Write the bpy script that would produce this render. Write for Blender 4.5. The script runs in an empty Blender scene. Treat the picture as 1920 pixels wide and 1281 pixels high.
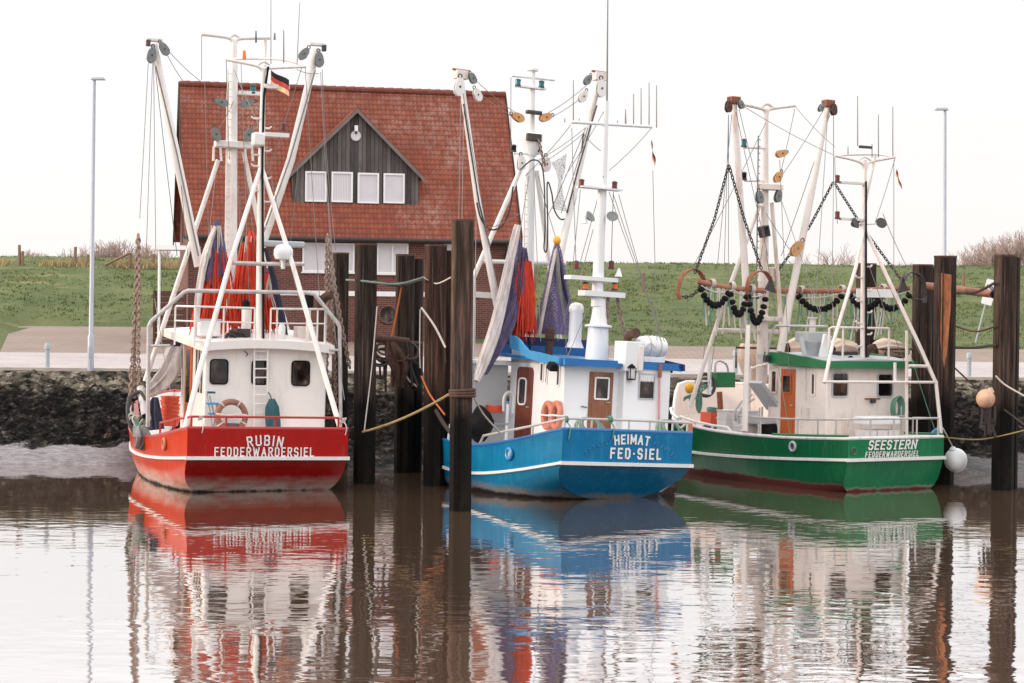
import bpy, math, random
from mathutils import Vector, Matrix, Euler, noise
R = math.radians
rnd = random.Random(11)
SC = bpy.context.scene
COL = SC.collection
V = Vector
FPX, CAMH = 3733.0, 4.35
PITCH, ROLL = math.atan((640.5 - 585.0) / FPX), 0.010
# ---------------------------------------------------------------- camera
_w = V((0, math.cos(PITCH), -math.sin(PITCH)))
_r0, _u0 = V((1, 0, 0)), V((0, math.sin(PITCH), math.cos(PITCH)))
_r = _r0 * math.cos(ROLL) + _u0 * math.sin(ROLL)
_u = _u0 * math.cos(ROLL) - _r0 * math.sin(ROLL)
CAM = V((0, 0, CAMH))
cd = bpy.data.cameras.new('camera')
cam = bpy.data.objects.new('camera', cd)
COL.objects.link(cam)
cam.matrix_world = Matrix(((_r.x, _u.x, -_w.x, 0), (_r.y, _u.y, -_w.y, 0), (_r.z, _u.z, -_w.z, CAMH), (0, 0, 0, 1)))
cd.sensor_width = 36.0
cd.lens = FPX / 1920 * 36.0
cd.clip_start, cd.clip_end = 0.5, 3000
SC.camera = cam

def ray(px, py):
    return _w + _r * ((px - 960.0) / FPX) + _u * ((640.5 - py) / FPX)

def P(px, py, D):
    """where the line of sight through a photo point reaches the distance D"""
    d = ray(px, py)
    return CAM + d * (D / d.y)

# ---------------------------------------------------------------- materials
def srgb(r, g, b):
    f = lambda c: (c / 255 / 12.92) if c <= 10 else ((c / 255 + 0.055) / 1.055) ** 2.4
    return (f(r), f(g), f(b), 1)

class NT:
    def __init__(self, name):
        self.m = bpy.data.materials.new(name)
        self.m.use_nodes = True
        self.t = self.m.node_tree
        self.b = self.t.nodes['Principled BSDF']
        self.out = self.t.nodes['Material Output']
        self._co = None
    def n(self, kind, **kw):
        x = self.t.nodes.new(kind)
        for k, v in kw.items():
            setattr(x, k, v)
        return x
    def l(self, a, b):
        self.t.links.new(a, b)
    def co(self):
        if self._co is None:
            self._co = self.n('ShaderNodeTexCoord')
        return self._co
    def mapped(self, scale, src='Object'):
        mp = self.n('ShaderNodeMapping')
        mp.inputs['Scale'].default_value = scale if hasattr(scale, '__len__') else (scale,) * 3
        self.l(self.co().outputs[src], mp.inputs['Vector'])
        return mp.outputs['Vector']
    def noise(self, scale=1.0, mscale=(1, 1, 1), detail=4, rough=.55, src='Object', dist=0):
        x = self.n('ShaderNodeTexNoise')
        x.inputs['Scale'].default_value = scale
        x.inputs['Detail'].default_value = detail
        x.inputs['Roughness'].default_value = rough
        x.inputs['Distortion'].default_value = dist
        self.l(self.mapped(mscale, src), x.inputs['Vector'])
        return x.outputs['Fac']
    def ramp(self, src, stops, interp='LINEAR'):
        x = self.n('ShaderNodeValToRGB')
        x.color_ramp.interpolation = interp
        el = x.color_ramp.elements
        while len(el) < len(stops):
            el.new(0.5)
        for e, (p, c) in zip(el, stops):
            e.position = p
            e.color = c if hasattr(c, '__len__') else (c, c, c, 1)
        self.l(src, x.inputs['Fac'])
        return x.outputs['Color']
    def mix(self, fac, a, b, mode='MIX'):
        x = self.n('ShaderNodeMix', data_type='RGBA', blend_type=mode)
        for s, i in ((fac, 0), (a, 6), (b, 7)):
            if hasattr(s, 'links'):
                self.l(s, x.inputs[i])
            else:
                x.inputs[i].default_value = s
        return x.outputs[2]
    def math(self, op, a, b=0.0, c=None):
        x = self.n('ShaderNodeMath', operation=op)
        for i, s in enumerate((a, b) if c is None else (a, b, c)):
            if hasattr(s, 'links'):
                self.l(s, x.inputs[i])
            else:
                x.inputs[i].default_value = s
        return x.outputs[0]
    def sep(self, src='Object'):
        x = self.n('ShaderNodeSeparateXYZ')
        self.l(self.co().outputs[src], x.inputs[0])
        return x.outputs
    def color(self, c):
        self.l(c, self.b.inputs['Base Color'])
    def set(self, rough=.5, metal=0, spec=.5, coat=0):
        self.b.inputs['Roughness'].default_value = rough
        self.b.inputs['Metallic'].default_value = metal
        self.b.inputs['Specular IOR Level'].default_value = spec
        self.b.inputs['Coat Weight'].default_value = coat
        self.b.inputs['Coat Roughness'].default_value = .12
    def bump(self, h, strength=.3, dist=.02):
        x = self.n('ShaderNodeBump')
        x.inputs['Strength'].default_value = strength
        x.inputs['Distance'].default_value = dist
        self.l(h, x.inputs['Height'])
        self.l(x.outputs['Normal'], self.b.inputs['Normal'])

def plain(name, col, rough=.5, var=.18, scale=4, stain=None, stain_amt=.0, mscale=(1, 1, 1), metal=0, spec=.5, bump=0, bscale=30, coat=0):
    """paint or fabric with uneven tone and, if given, streaky stains of its own"""
    k = NT(name)
    k.set(rough, metal, spec, coat)
    f = k.noise(scale, mscale, 5, .6)
    lo = tuple(c * (1 - var) for c in col[:3]) + (1,)
    hi = tuple(min(1, c * (1 + var * .6)) for c in col[:3]) + (1,)
    c = k.ramp(f, [(.3, lo), (.7, hi)])
    if stain is not None:
        s = k.noise(2.3, (3.2, 3.2, .55), 6, .7)
        g = k.noise(.9, (1, 1, 1), 3, .5)
        s2 = k.math('MULTIPLY', s, g)
        c = k.mix(k.ramp(s2, [(.30 - stain_amt * .06, 0.0), (.46, min(1, stain_amt))]), c, stain)
    k.color(c)
    if bump:
        k.bump(k.noise(bscale, (1, 1, 1), 4, .6), bump, .02)
    return k.m

M = {}
RUST = srgb(150, 92, 60)
M['white_warm'] = plain('warm_white_paint', (.80, .755, .72, 1), .38, .05, 2, srgb(176, 140, 112), .35)
M['white_pole'] = plain('white_spar_paint', (.80, .765, .735, 1), .45, .07, 2.5, srgb(185, 140, 110), .55)
M['white_cool'] = plain('cool_white_paint', (.80, .80, .81, 1), .38, .04, 2, srgb(170, 150, 135), .22)
M['cream'] = plain('cream_paint', (.80, .715, .66, 1), .42, .05, 2, srgb(176, 120, 85), .4)
M['cream_pole'] = plain('cream_spar_paint', (.77, .69, .645, 1), .45, .08, 2.5, srgb(150, 95, 65), .6)
M['red_paint'] = plain('red_paint', srgb(176, 30, 32), .35, .12, 3)
M['blue_paint'] = plain('blue_paint', srgb(16, 104, 168), .35, .12, 3)
M['blue_light'] = plain('faded_blue_paint', srgb(64, 146, 196), .4, .10, 3)
M['blue_dark'] = plain('navy_paint', srgb(8, 46, 100), .45, .12, 2)
M['green_paint'] = plain('green_paint', srgb(20, 112, 66), .35, .12, 3)
M['letter'] = plain('white_lettering', (.82, .80, .78, 1), .5, .05, 8)
M['ghost'] = plain('overpainted_lettering', srgb(44, 120, 172), .4, .06, 8)
M['rubrail'] = plain('white_rubbing_strake', (.80, .775, .755, 1), .5, .08, 5, srgb(150, 140, 130), .6)
M['galv'] = plain('galvanised_steel', srgb(188, 184, 182), .5, .2, 6, srgb(125, 95, 80), .35, metal=.25)
M['steel_dark'] = plain('dark_steel', srgb(58, 54, 54), .55, .3, 8, RUST, .4)
M['grey_block'] = plain('grey_pulley', srgb(118, 122, 120), .5, .25, 14)
M['rust'] = plain('rusty_steel', srgb(140, 84, 58), .8, .35, 9, bump=.3)
M['rust_dark'] = plain('dark_rusty_steel', srgb(82, 56, 46), .8, .4, 9, bump=.3)
M['orange_beam'] = plain('rust_orange_beam', srgb(158, 106, 84), .75, .3, 5, srgb(120, 70, 50), .7)
M['chain'] = plain('weathered_chain', srgb(150, 128, 116), .75, .5, 16)
M['black_rubber'] = plain('black_rubber', srgb(22, 21, 22), .8, .3, 12, bump=.25, spec=.2)
M['wood_door'] = plain('varnished_orange_wood', srgb(186, 92, 38), .35, .25, 3, mscale=(9, 9, .6))
M['wood_old'] = plain('worn_brown_wood', srgb(134, 84, 56), .55, .35, 3, srgb(205, 170, 140), .55, mscale=(10, 10, .6))
M['brown_door'] = plain('brown_painted_door', srgb(106, 52, 38), .4, .12, 3)
k_ = NT('cabin_glass'); k_.set(.05, 0, .55)
k_.color(k_.ramp(k_.noise(3.2, (1, 1, .7), 2, .5), [(.42, srgb(20, 16, 16)), (.52, srgb(40, 31, 29)), (.60, srgb(66, 52, 46)), (.70, srgb(104, 92, 86))], 'EASE')); M['glass_dark'] = k_.m
M['curtain'] = plain('white_curtain', (.74, .73, .72, 1), .8, .10, 4, mscale=(30, 30, .5))
M['rope_white'] = plain('pale_rope', srgb(205, 196, 186), .85, .2, 40)
M['rope_tan'] = plain('tan_rope', srgb(158, 136, 92), .9, .3, 40)
M['rope_dark'] = plain('dark_rope', srgb(62, 55, 50), .9, .3, 40)
M['rope_sage'] = plain('grey_green_rope', srgb(126, 142, 130), .9, .3, 30)
M['rope_orange'] = plain('orange_rope', srgb(190, 104, 58), .85, .25, 40)
M['rope_green'] = plain('green_rope', srgb(96, 140, 122), .85, .25, 40)
M['wire'] = plain('grey_wire', srgb(128, 122, 120), .6, .2, 30)
M['wire_dark'] = plain('dark_wire', srgb(62, 58, 58), .6, .2, 30)
M['net_orange'] = plain('orange_twine', srgb(206, 62, 36), .85, .35, 8, mscale=(4, 4, .6))
def netting(name, c1, c2, solid):
    """knotted mesh with real holes between the twines"""
    k = NT(name); k.set(.9)
    p = k.sep()
    br = k.n('ShaderNodeTexBrick'); br.inputs['Scale'].default_value = 1; br.inputs['Brick Width'].default_value = .06; br.inputs['Row Height'].default_value = .05
    br.inputs['Mortar Size'].default_value = .012; br.inputs['Mortar Smooth'].default_value = 0
    cb = k.n('ShaderNodeCombineXYZ'); k.l(k.math('ADD', p['X'], k.math('MULTIPLY', p['Y'], .8)), cb.inputs[0]); k.l(k.math('ADD', p['Z'], k.math('MULTIPLY', p['X'], .4)), cb.inputs[1]); k.l(cb.outputs[0], br.inputs['Vector'])
    tr = k.n('ShaderNodeBsdfTransparent'); mx = k.n('ShaderNodeMixShader')
    k.color(k.ramp(k.noise(3, (2, 2, .5), 5, .65), [(.3, c1), (.7, c2)]))
    gather = k.ramp(k.noise(2.2, (2.5, 2.5, .4), 4, .6), [(.35, solid), (.65, 1.0)])
    k.l(k.math('MAXIMUM', br.outputs['Fac'], gather), mx.inputs[0]); k.l(tr.outputs[0], mx.inputs[1]); k.l(k.b.outputs[0], mx.inputs[2]); k.l(mx.outputs[0], k.out.inputs['Surface'])
    M[name] = k.m
netting('net_purple', srgb(66, 58, 84), srgb(112, 100, 134), .45)
netting('net_pale', srgb(176, 166, 164), srgb(226, 216, 212), .75)
netting('net_grey', srgb(96, 94, 96), srgb(150, 148, 148), .5)
M['orange_plastic'] = plain('orange_plastic', srgb(206, 78, 50), .45, .18, 5)
M['buoy_orange'] = plain('faded_buoy', srgb(206, 164, 136), .55, .18, 6, srgb(120, 96, 80), .7)
M['lifebuoy'] = plain('faded_lifebuoy', srgb(146, 98, 82), .7, .25, 6)
M['lifebuoy_red'] = plain('orange_red_lifebuoy', srgb(200, 122, 98), .6, .2, 6)
M['white_plastic'] = plain('white_plastic', (.80, .80, .80, 1), .35, .05, 3)
M['grey_plastic'] = plain('grey_plastic', srgb(176, 180, 184), .45, .12, 4)
M['grey_paint'] = plain('grey_paint', srgb(176, 178, 180), .5, .08, 2, srgb(140, 130, 124), .4)
M['teal_cloth'] = plain('teal_oilskin', srgb(34, 84, 92), .6, .35, 7, mscale=(5, 5, .8))
M['teal_lamp'] = plain('green_lamp_glass', srgb(0, 118, 124), .2, .15, 5)
M['red_lamp'] = plain('red_lamp_glass', srgb(112, 30, 26), .25, .2, 5)
M['amber_lamp'] = plain('amber_lamp_glass', srgb(232, 112, 24), .25, .2, 5)
M['flag_black'] = plain('black_flag_cloth', srgb(34, 30, 34), .85, .1, 4)
M['flag_red'] = plain('red_flag_cloth', srgb(206, 84, 74), .85, .1, 4)
M['flag_gold'] = plain('gold_flag_cloth', srgb(240, 206, 164), .85, .1, 4)
M['yellow'] = plain('yellow_float', srgb(240, 174, 40), .5, .15, 6)
M['brass_block'] = plain('tan_pulley_wheel', srgb(206, 154, 104), .6, .2, 12)
M['tarp'] = plain('beige_canvas', srgb(208, 184, 166), .85, .2, 5, bump=.4, bscale=9)
M['crate_white'] = plain('fish_crate_plastic', srgb(214, 212, 212), .5, .08, 4)
M['navy'] = plain('navy_cloth', srgb(40, 44, 66), .8, .3, 6)
M['pink_rag'] = plain('pink_cloth', srgb(214, 150, 150), .8, .2, 6)

# ---------------------------------------------------------------- mesh building
class MB:
    def __init__(self):
        self.v, self.f, self.fm, self.uv, self.m = [], [], [], {}, 0
    def addv(self, pts):
        k = len(self.v)
        self.v.extend(V(p) for p in pts)
        return k
    def face(self, idx):
        self.f.append(tuple(idx)); self.fm.append(self.m)
    def poly(self, pts):
        k = self.addv(pts)
        self.face(range(k, k + len(pts)))
    def grid(self, rows, close_u=False):
        """rows: equally long lists of points"""
        n = len(rows[0]); k = self.addv([p for r in rows for p in r])
        for i in range(len(rows) - 1):
            for j in range(n if close_u else n - 1):
                a, b = k + i * n + j, k + i * n + (j + 1) % n
                self.face((a, b, b + n, a + n))
        return self
    def prism(self, poly, off):
        off = V(off); n = len(poly)
        k = self.addv(poly); self.addv([V(p) + off for p in poly])
        self.face(range(k + n - 1, k - 1, -1)); self.face(range(k + n, k + 2 * n))
        for i in range(n):
            j = (i + 1) % n
            self.face((k + i, k + j, k + n + j, k + n + i))
        return self
    def box(self, c, s, rot=None, top=1.0):
        c = V(c); h = V(s) * .5
        pts = []
        for z in (-1, 1):
            t = top if z > 0 else 1
            for x, y in ((-1, -1), (1, -1), (1, 1), (-1, 1)):
                p = V((x * h.x * t, y * h.y * t, z * h.z))
                pts.append(c + (rot @ p if rot else p))
        k = self.addv(pts)
        for q in ((3, 2, 1, 0), (4, 5, 6, 7), (0, 1, 5, 4), (1, 2, 6, 5), (2, 3, 7, 6), (3, 0, 4, 7)):
            self.face(k + i for i in q)
        return self
    def tube(self, pts, r, n=8, closed=False, cap=True):
        pts = [V(p) for p in pts]; m = len(pts)
        rs = r if hasattr(r, '__len__') else [r] * m
        tang = []
        for i in range(m):
            a = pts[(i - 1) % m] if closed or i > 0 else pts[0]
            b = pts[(i + 1) % m] if closed or i < m - 1 else pts[-1]
            d = b - a
            tang.append(d.normalized() if d.length > 1e-9 else V((0, 0, 1)))
        ref = V((0, 0, 1)) if abs(tang[0].z) < .9 else V((1, 0, 0))
        nrm = tang[0].cross(ref).normalized()
        rows = []
        for i in range(m):
            t = tang[i]
            nrm = (nrm - t * nrm.dot(t)).normalized()
            bn = t.cross(nrm)
            rows.append([pts[i] + (nrm * math.cos(2 * math.pi * j / n) + bn * math.sin(2 * math.pi * j / n)) * rs[i] for j in range(n)])
        if closed:
            rows.append(rows[0])
        k = len(self.v)
        self.grid(rows, True)
        if cap and not closed:
            self.face(range(k + n - 1, k - 1, -1))
            self.face(range(k + (m - 1) * n, k + m * n))
        return self
    def bar(self, a, b, r0, r1=None, n=8):
        return self.tube([a, b], [r0, r0 if r1 is None else r1], n)
    def lathe(self, c, prof, n=16, rot=None):
        c = V(c); rows = []
        for r, z in prof:
            row = []
            for j in range(n):
                a = 2 * math.pi * j / n
                p = V((r * math.cos(a), r * math.sin(a), z))
                row.append(c + (rot @ p if rot else p))
            rows.append(row)
        k = len(self.v)
        self.grid(rows, True)
        self.face(range(k + n - 1, k - 1, -1)); self.face(range(k + (len(prof) - 1) * n, k + len(prof) * n))
        return self
    def ball(self, c, r, n=12, m=8, rot=None):
        r = V(r) if hasattr(r, '__len__') else V((r, r, r)); c = V(c); rows = []
        for i in range(m + 1):
            t = math.pi * (.02 + .96 * i / m) - math.pi / 2
            row = []
            for j in range(n):
                a = 2 * math.pi * j / n
                p = V((r.x * math.cos(t) * math.cos(a), r.y * math.cos(t) * math.sin(a), r.z * math.sin(t)))
                row.append(c + (rot @ p if rot else p))
            rows.append(row)
        k = len(self.v); self.grid(rows, True)
        self.face(range(k + n - 1, k - 1, -1)); self.face(range(k + m * n, k + (m + 1) * n))
        return self
    def torus(self, c, Rr, r, ax, ay, n=20, m=8, arc=1.0, ex=1.0):
        c, ax, ay = V(c), V(ax), V(ay)
        pts = [c + ax * math.cos(2 * math.pi * arc * i / n) * Rr + ay * math.sin(2 * math.pi * arc * i / n) * Rr * ex for i in range(n if arc >= 1 else n + 1)]
        return self.tube(pts, r, m, closed=arc >= 1)
    def chain(self, pts, link=.11, w=.03):
        """interlocked oval links along a line"""
        pts = [V(p) for p in pts]
        seg = [(b - a).length for a, b in zip(pts, pts[1:])]
        tot = sum(seg); n = max(2, int(tot / (link * .72)))
        def at(d):
            for a, b, s in zip(pts, pts[1:], seg):
                if d <= s or s == seg[-1] and a is pts[-2]:
                    return a.lerp(b, min(1, d / max(s, 1e-6))), (b - a).normalized()
                d -= s
        for i in range(n):
            p, t = at(tot * (i + .5) / n)
            ref = V((0, 1, .1)).cross(t)
            ref = ref.normalized() if ref.length > .01 else V((1, 0, 0))
            o = ref if i % 2 else t.cross(ref)
            self.torus(p, link * .5, w * .5, t, o * .55, 8, 4)
        return self
    def rrect(self, o, ex, ez, w, h, r, k=4):
        pts = []
        for cx, cz, a0 in ((1, 1, 0), (-1, 1, 90), (-1, -1, 180), (1, -1, 270)):
            for i in range(k + 1):
                a = R(a0 + 90 * i / k)
                pts.append(V(o) + V(ex) * (cx * (w / 2 - r) + r * math.cos(a)) + V(ez) * (cz * (h / 2 - r) + r * math.sin(a)))
        return pts
    def panel(self, o, ex, ez, w, h, r, off):
        return self.prism(self.rrect(o, ex, ez, w, h, r), off)
    def ring(self, o, ex, ez, w, h, r, fw, off):
        off = V(off)
        a = self.rrect(o, ex, ez, w, h, r); b = self.rrect(o, ex, ez, w - 2 * fw, h - 2 * fw, max(.004, r - fw))
        a2 = [p + off for p in a]; b2 = [p + off for p in b]
        return self.grid([a, a2, b2, b, a], True)
    def text(self, s, o, ex, ez, en, h, th, gap=.3, depth=.012, arch=0.0, serif=0, shear=0.0, wide=1.0):
        """raised letters from straight strokes; arch bends the line upwards in the middle"""
        o, ex, ez, en = V(o), V(ex), V(ez), V(en)
        tot = sum(FONT[c][0] * wide for c in s) + gap * (len(s) - 1)
        x = -tot / 2
        for ch in s:
            w, strokes = FONT[ch]; w *= wide
            cx = x + w / 2
            ang = -arch * (cx / (tot / 2)) if arch else 0
            lift = -abs(arch) * (cx / (tot / 2)) ** 2 * tot / 4 if arch else 0
            ca, sa = math.cos(ang), math.sin(ang)
            def pt(u, z):
                lx, lz = u * wide - w / 2 + shear * (z - .5), z - .5
                qx, qz = lx * ca - lz * sa + cx, lx * sa + lz * ca + lift
                return o + ex * (qx * h) + ez * (qz * h)
            segs = []
            for st in strokes:
                segs += list(zip(st, st[1:]))
            if serif:
                for st in strokes:
                    for a, b in ((st[0], st[1]), (st[-1], st[-2])):
                        if abs(a[0] - b[0]) < .25 and a[1] in (0, 1):
                            segs.append(((a[0] - serif, a[1]), (a[0] + serif, a[1])))
            for q, (a, b) in enumerate(segs):
                A, B = pt(*a), pt(*b)
                d = (B - A).normalized(); nn = en.cross(d).normalized() * (th * h / 2)
                e = d * (th * h / 2)
                up = en * (depth + .0004 * (q % 5))
                self.prism([A - e - nn, B + e - nn, B + e + nn, A - e + nn], up)
            x += w + gap
        return self
    def build(self, name, mats, parent=None, M4=None, label=None, cat=None, group=None, kind=None, smooth=True, angle=35, bevel=0, loc=None):
        vs = [M4 @ p for p in self.v] if M4 else self.v
        if parent is not None:
            off = OFF.get(parent.name, V((0, 0, 0)))
        elif kind == 'structure':
            off = V((0, 0, 0))
        else:
            xs, ys, zs = [p.x for p in vs], [p.y for p in vs], [p.z for p in vs]
            off = V(loc) if loc is not None else V(((min(xs) + max(xs)) / 2, (min(ys) + max(ys)) / 2, min(zs)))
        me = bpy.data.meshes.new(name)
        me.from_pydata([tuple(p - off) for p in vs], [], self.f)
        mats = mats if isinstance(mats, (list, tuple)) else [mats]
        for m in mats:
            me.materials.append(M[m] if isinstance(m, str) else m)
        me.polygons.foreach_set('material_index', self.fm)
        if smooth:
            me.polygons.foreach_set('use_smooth', [True] * len(self.f))
        if self.uv:
            lay = me.uv_layers.new(name='UVMap')
            for lp in me.loops:
                lay.data[lp.index].uv = self.uv.get(lp.vertex_index, (0, 0))
        me.update()
        if smooth:
            me.set_sharp_from_angle(angle=R(angle))
        o = bpy.data.objects.new(name, me)
        COL.objects.link(o)
        if parent is not None:
            o.parent = parent
        else:
            o.location = off
        OFF[o.name] = off if parent is None else OFF.get(parent.name, V((0, 0, 0)))
        if bevel:
            b = o.modifiers.new('bevel', 'BEVEL'); b.width = bevel; b.segments = 2; b.limit_method = 'ANGLE'
        tag(o, label, cat, group, kind)
        return o

OFF = {}
def tag(o, label=None, cat=None, group=None, kind=None):
    for k, v in (('label', label), ('category', cat), ('group', group), ('kind', kind)):
        if v:
            o[k] = v
    return o

def thing(name, loc, label, cat, group=None, rot=(0, 0, 0)):
    o = bpy.data.objects.new(name, None)
    COL.objects.link(o)
    o.location = loc; o.rotation_euler = rot
    o.empty_display_size = .2
    OFF[o.name] = V(loc) if rot == (0, 0, 0) else V((0, 0, 0))
    return tag(o, label, cat, group)

def copy_tree(o, parent=None):
    c = o.copy(); COL.objects.link(c)
    if parent is not None:
        c.parent = parent
    for ch in list(o.children):
        copy_tree(ch, c)
    return c

def sag(a, b, drop, n=10):
    a, b = V(a), V(b)
    return [a.lerp(b, i / n) + V((0, 0, -drop * 4 * (i / n) * (1 - i / n))) for i in range(n + 1)]

def curve(pts, n=6):
    """smooth line through points"""
    pts = [V(p) for p in pts]; out = []
    for i in range(len(pts) - 1):
        p0, p1, p2, p3 = pts[max(0, i - 1)], pts[i], pts[i + 1], pts[min(len(pts) - 1, i + 2)]
        for k in range(n):
            t = k / n
            out.append(.5 * ((2 * p1) + (p2 - p0) * t + (2 * p0 - 5 * p1 + 4 * p2 - p3) * t * t + (3 * p1 - p0 - 3 * p2 + p3) * t ** 3))
    out.append(pts[-1])
    return out

FONT = {
 'R': (.62, [[(0, 0), (0, 1), (.46, 1), (.6, .88), (.6, .62), (.46, .5), (0, .5)], [(.3, .5), (.62, 0)]]),
 'U': (.62, [[(0, 1), (0, .14), (.14, 0), (.48, 0), (.62, .14), (.62, 1)]]),
 'B': (.6, [[(0, 0), (0, 1), (.44, 1), (.58, .88), (.58, .62), (.44, .52), (0, .52)], [(.44, .52), (.6, .38), (.6, .12), (.46, 0), (0, 0)]]),
 'I': (.06, [[(.03, 0), (.03, 1)]]),
 'N': (.64, [[(0, 0), (0, 1), (.64, 0), (.64, 1)]]),
 'F': (.55, [[(0, 0), (0, 1), (.55, 1)], [(0, .52), (.45, .52)]]),
 'E': (.55, [[(.55, 0), (0, 0), (0, 1), (.55, 1)], [(0, .52), (.45, .52)]]),
 'D': (.6, [[(0, 0), (0, 1), (.42, 1), (.6, .82), (.6, .18), (.42, 0), (0, 0)]]),
 'W': (.95, [[(0, 1), (.22, 0), (.475, .8), (.73, 0), (.95, 1)]]),
 'A': (.66, [[(0, 0), (.33, 1), (.66, 0)], [(.12, .33), (.54, .33)]]),
 'S': (.58, [[(.58, .84), (.44, 1), (.14, 1), (0, .86), (0, .64), (.12, .53), (.46, .47), (.58, .36), (.58, .14), (.44, 0), (.14, 0), (0, .16)]]),
 'L': (.52, [[(0, 1), (0, 0), (.52, 0)]]),
 'H': (.62, [[(0, 0), (0, 1)], [(.62, 0), (.62, 1)], [(0, .5), (.62, .5)]]),
 'M': (.8, [[(0, 0), (0, 1), (.4, .25), (.8, 1), (.8, 0)]]),
 'T': (.6, [[(.3, 0), (.3, 1)], [(0, 1), (.6, 1)]]),
 '.': (.12, [[(.055, .5), (.065, .5)]]),
}
# ================================================================ setting
# ---- sky: a bright overcast with a hint of the clear sky behind it
SUN_EL, SUN_AZ = R(14), R(-78)      # low, from the left of the picture
wd = bpy.data.worlds.new('World'); SC.world = wd
wd.use_nodes = True
wt = wd.node_tree
bg = wt.nodes['Background']
sky = wt.nodes.new('ShaderNodeTexSky'); sky.sky_type = 'NISHITA'
sky.sun_disc = False; sky.sun_elevation = SUN_EL; sky.sun_rotation = SUN_AZ
tc = wt.nodes.new('ShaderNodeTexCoord')
sx = wt.nodes.new('ShaderNodeSeparateXYZ'); wt.links.new(tc.outputs['Generated'], sx.inputs[0])
cr = wt.nodes.new('ShaderNodeValToRGB')     # cloud brightness by height above the horizon
e = cr.color_ramp.elements
for p, c in ((.0, (.755, .735, .74)), (.155, (.785, .762, .766)), (.20, (1.02, .99, .985)), (.32, (1.5, 1.46, 1.45)), (.5, (1.55, 1.52, 1.52)), (1.0, (1.5, 1.5, 1.5))):
    x = e.new(p) if p not in (0.0, 1.0) else e[0 if p == 0 else -1]
    x.color = c + (1,)
wt.links.new(sx.outputs['Z'], cr.inputs['Fac'])
nz = wt.nodes.new('ShaderNodeTexNoise'); nz.inputs['Scale'].default_value = 2.2; nz.inputs['Detail'].default_value = 4
mp = wt.nodes.new('ShaderNodeMapping'); mp.inputs['Scale'].default_value = (1, 1, 5)
wt.links.new(tc.outputs['Generated'], mp.inputs[0]); wt.links.new(mp.outputs[0], nz.inputs['Vector'])
nr = wt.nodes.new('ShaderNodeMapRange'); nr.inputs['To Min'].default_value = .955; nr.inputs['To Max'].default_value = 1.03
wt.links.new(nz.outputs['Fac'], nr.inputs['Value'])
mul = wt.nodes.new('ShaderNodeVectorMath'); mul.operation = 'SCALE'
wt.links.new(cr.outputs['Color'], mul.inputs[0]); wt.links.new(nr.outputs[0], mul.inputs['Scale'])
sc_ = wt.nodes.new('ShaderNodeVectorMath'); sc_.operation = 'SCALE'; sc_.inputs['Scale'].default_value = .02
wt.links.new(sky.outputs[0], sc_.inputs[0])
ad = wt.nodes.new('ShaderNodeVectorMath'); ad.operation = 'ADD'
wt.links.new(mul.outputs[0], ad.inputs[0]); wt.links.new(sc_.outputs[0], ad.inputs[1])
wt.links.new(ad.outputs[0], bg.inputs['Color'])
bg.inputs['Strength'].default_value = 1.0
sl = bpy.data.lights.new('sun', 'SUN'); sl.energy = 1.8; sl.angle = R(10); sl.color = (1.0, .80, .62)
so = bpy.data.objects.new('sun', sl); COL.objects.link(so)
sd = V((math.sin(SUN_AZ) * math.cos(SUN_EL), math.cos(SUN_AZ) * math.cos(SUN_EL) - .35, math.sin(SUN_EL))).normalized()
so.rotation_euler = sd.to_track_quat('Z', 'Y').to_euler()
SC.view_settings.view_transform = 'Standard'; SC.view_settings.look = 'None'
SC.view_settings.exposure = 0.28; SC.view_settings.gamma = 1.0
SC.render.engine = 'CYCLES'
SC.cycles.max_bounces = 6; SC.cycles.transparent_max_bounces = 12
SC.cycles.caustics_reflective = False; SC.cycles.caustics_refractive = False
try:
    SC.cycles.use_denoising = True
except Exception:
    pass

# ---- water
k = NT('harbour_water'); k.set(.05)
k.t.nodes.remove(k.b)
gl = k.n('ShaderNodeBsdfGlossy'); gl.inputs['Roughness'].default_value = .03
gl.inputs['Color'].default_value = (.96, .95, .95, 1)
df = k.n('ShaderNodeBsdfDiffuse'); df.inputs['Color'].default_value = srgb(118, 94, 76)
lw = k.n('ShaderNodeFresnel'); lw.inputs['IOR'].default_value = 1.9
fac = k.math('MINIMUM', k.math('ADD', k.math('MULTIPLY', lw.outputs[0], 1.0), .40), .87)
ms = k.n('ShaderNodeMixShader')
k.l(fac, ms.inputs[0]); k.l(df.outputs[0], ms.inputs[1]); k.l(gl.outputs[0], ms.inputs[2])
k.l(ms.outputs[0], k.out.inputs['Surface'])
pos = k.sep()
w1 = k.noise(1.0, (1.3, 2.3, 1), 1, .4)
w2 = k.noise(1.0, (3.4, 6.0, 1), 1, .4, dist=.3)
patch = k.ramp(k.noise(1.0, (.10, .34, 1), 3, .5), [(.35, .35), (.62, 1.0)])
# breeze reaches the open water; the lee of the boats lies calmer
lee = k.n('ShaderNodeMapRange'); lee.inputs['From Min'].default_value = 33; lee.inputs['From Max'].default_value = 46
lee.inputs['To Min'].default_value = 1.0; lee.inputs['To Max'].default_value = .30
k.l(pos['Y'], lee.inputs['Value'])
h = k.math('ADD', k.math('MULTIPLY', w1, .75), k.math('MULTIPLY', w2, .26))
h = k.math('MULTIPLY', h, k.math('MULTIPLY', patch, lee.outputs[0]))
bp = k.n('ShaderNodeBump'); bp.inputs['Strength'].default_value = 1.0; bp.inputs['Distance'].default_value = .0125
k.l(h, bp.inputs['Height'])
for nd in (gl, lw):
    k.l(bp.outputs['Normal'], nd.inputs['Normal'])
M['water'] = k.m
mb = MB(); mb.grid([[(x, y, 0) for x in (-90, -30, 0, 30, 90)] for y in (-30, 10, 30, 45, 62)])
mb.build('water', 'water', kind='structure', smooth=False)

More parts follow.
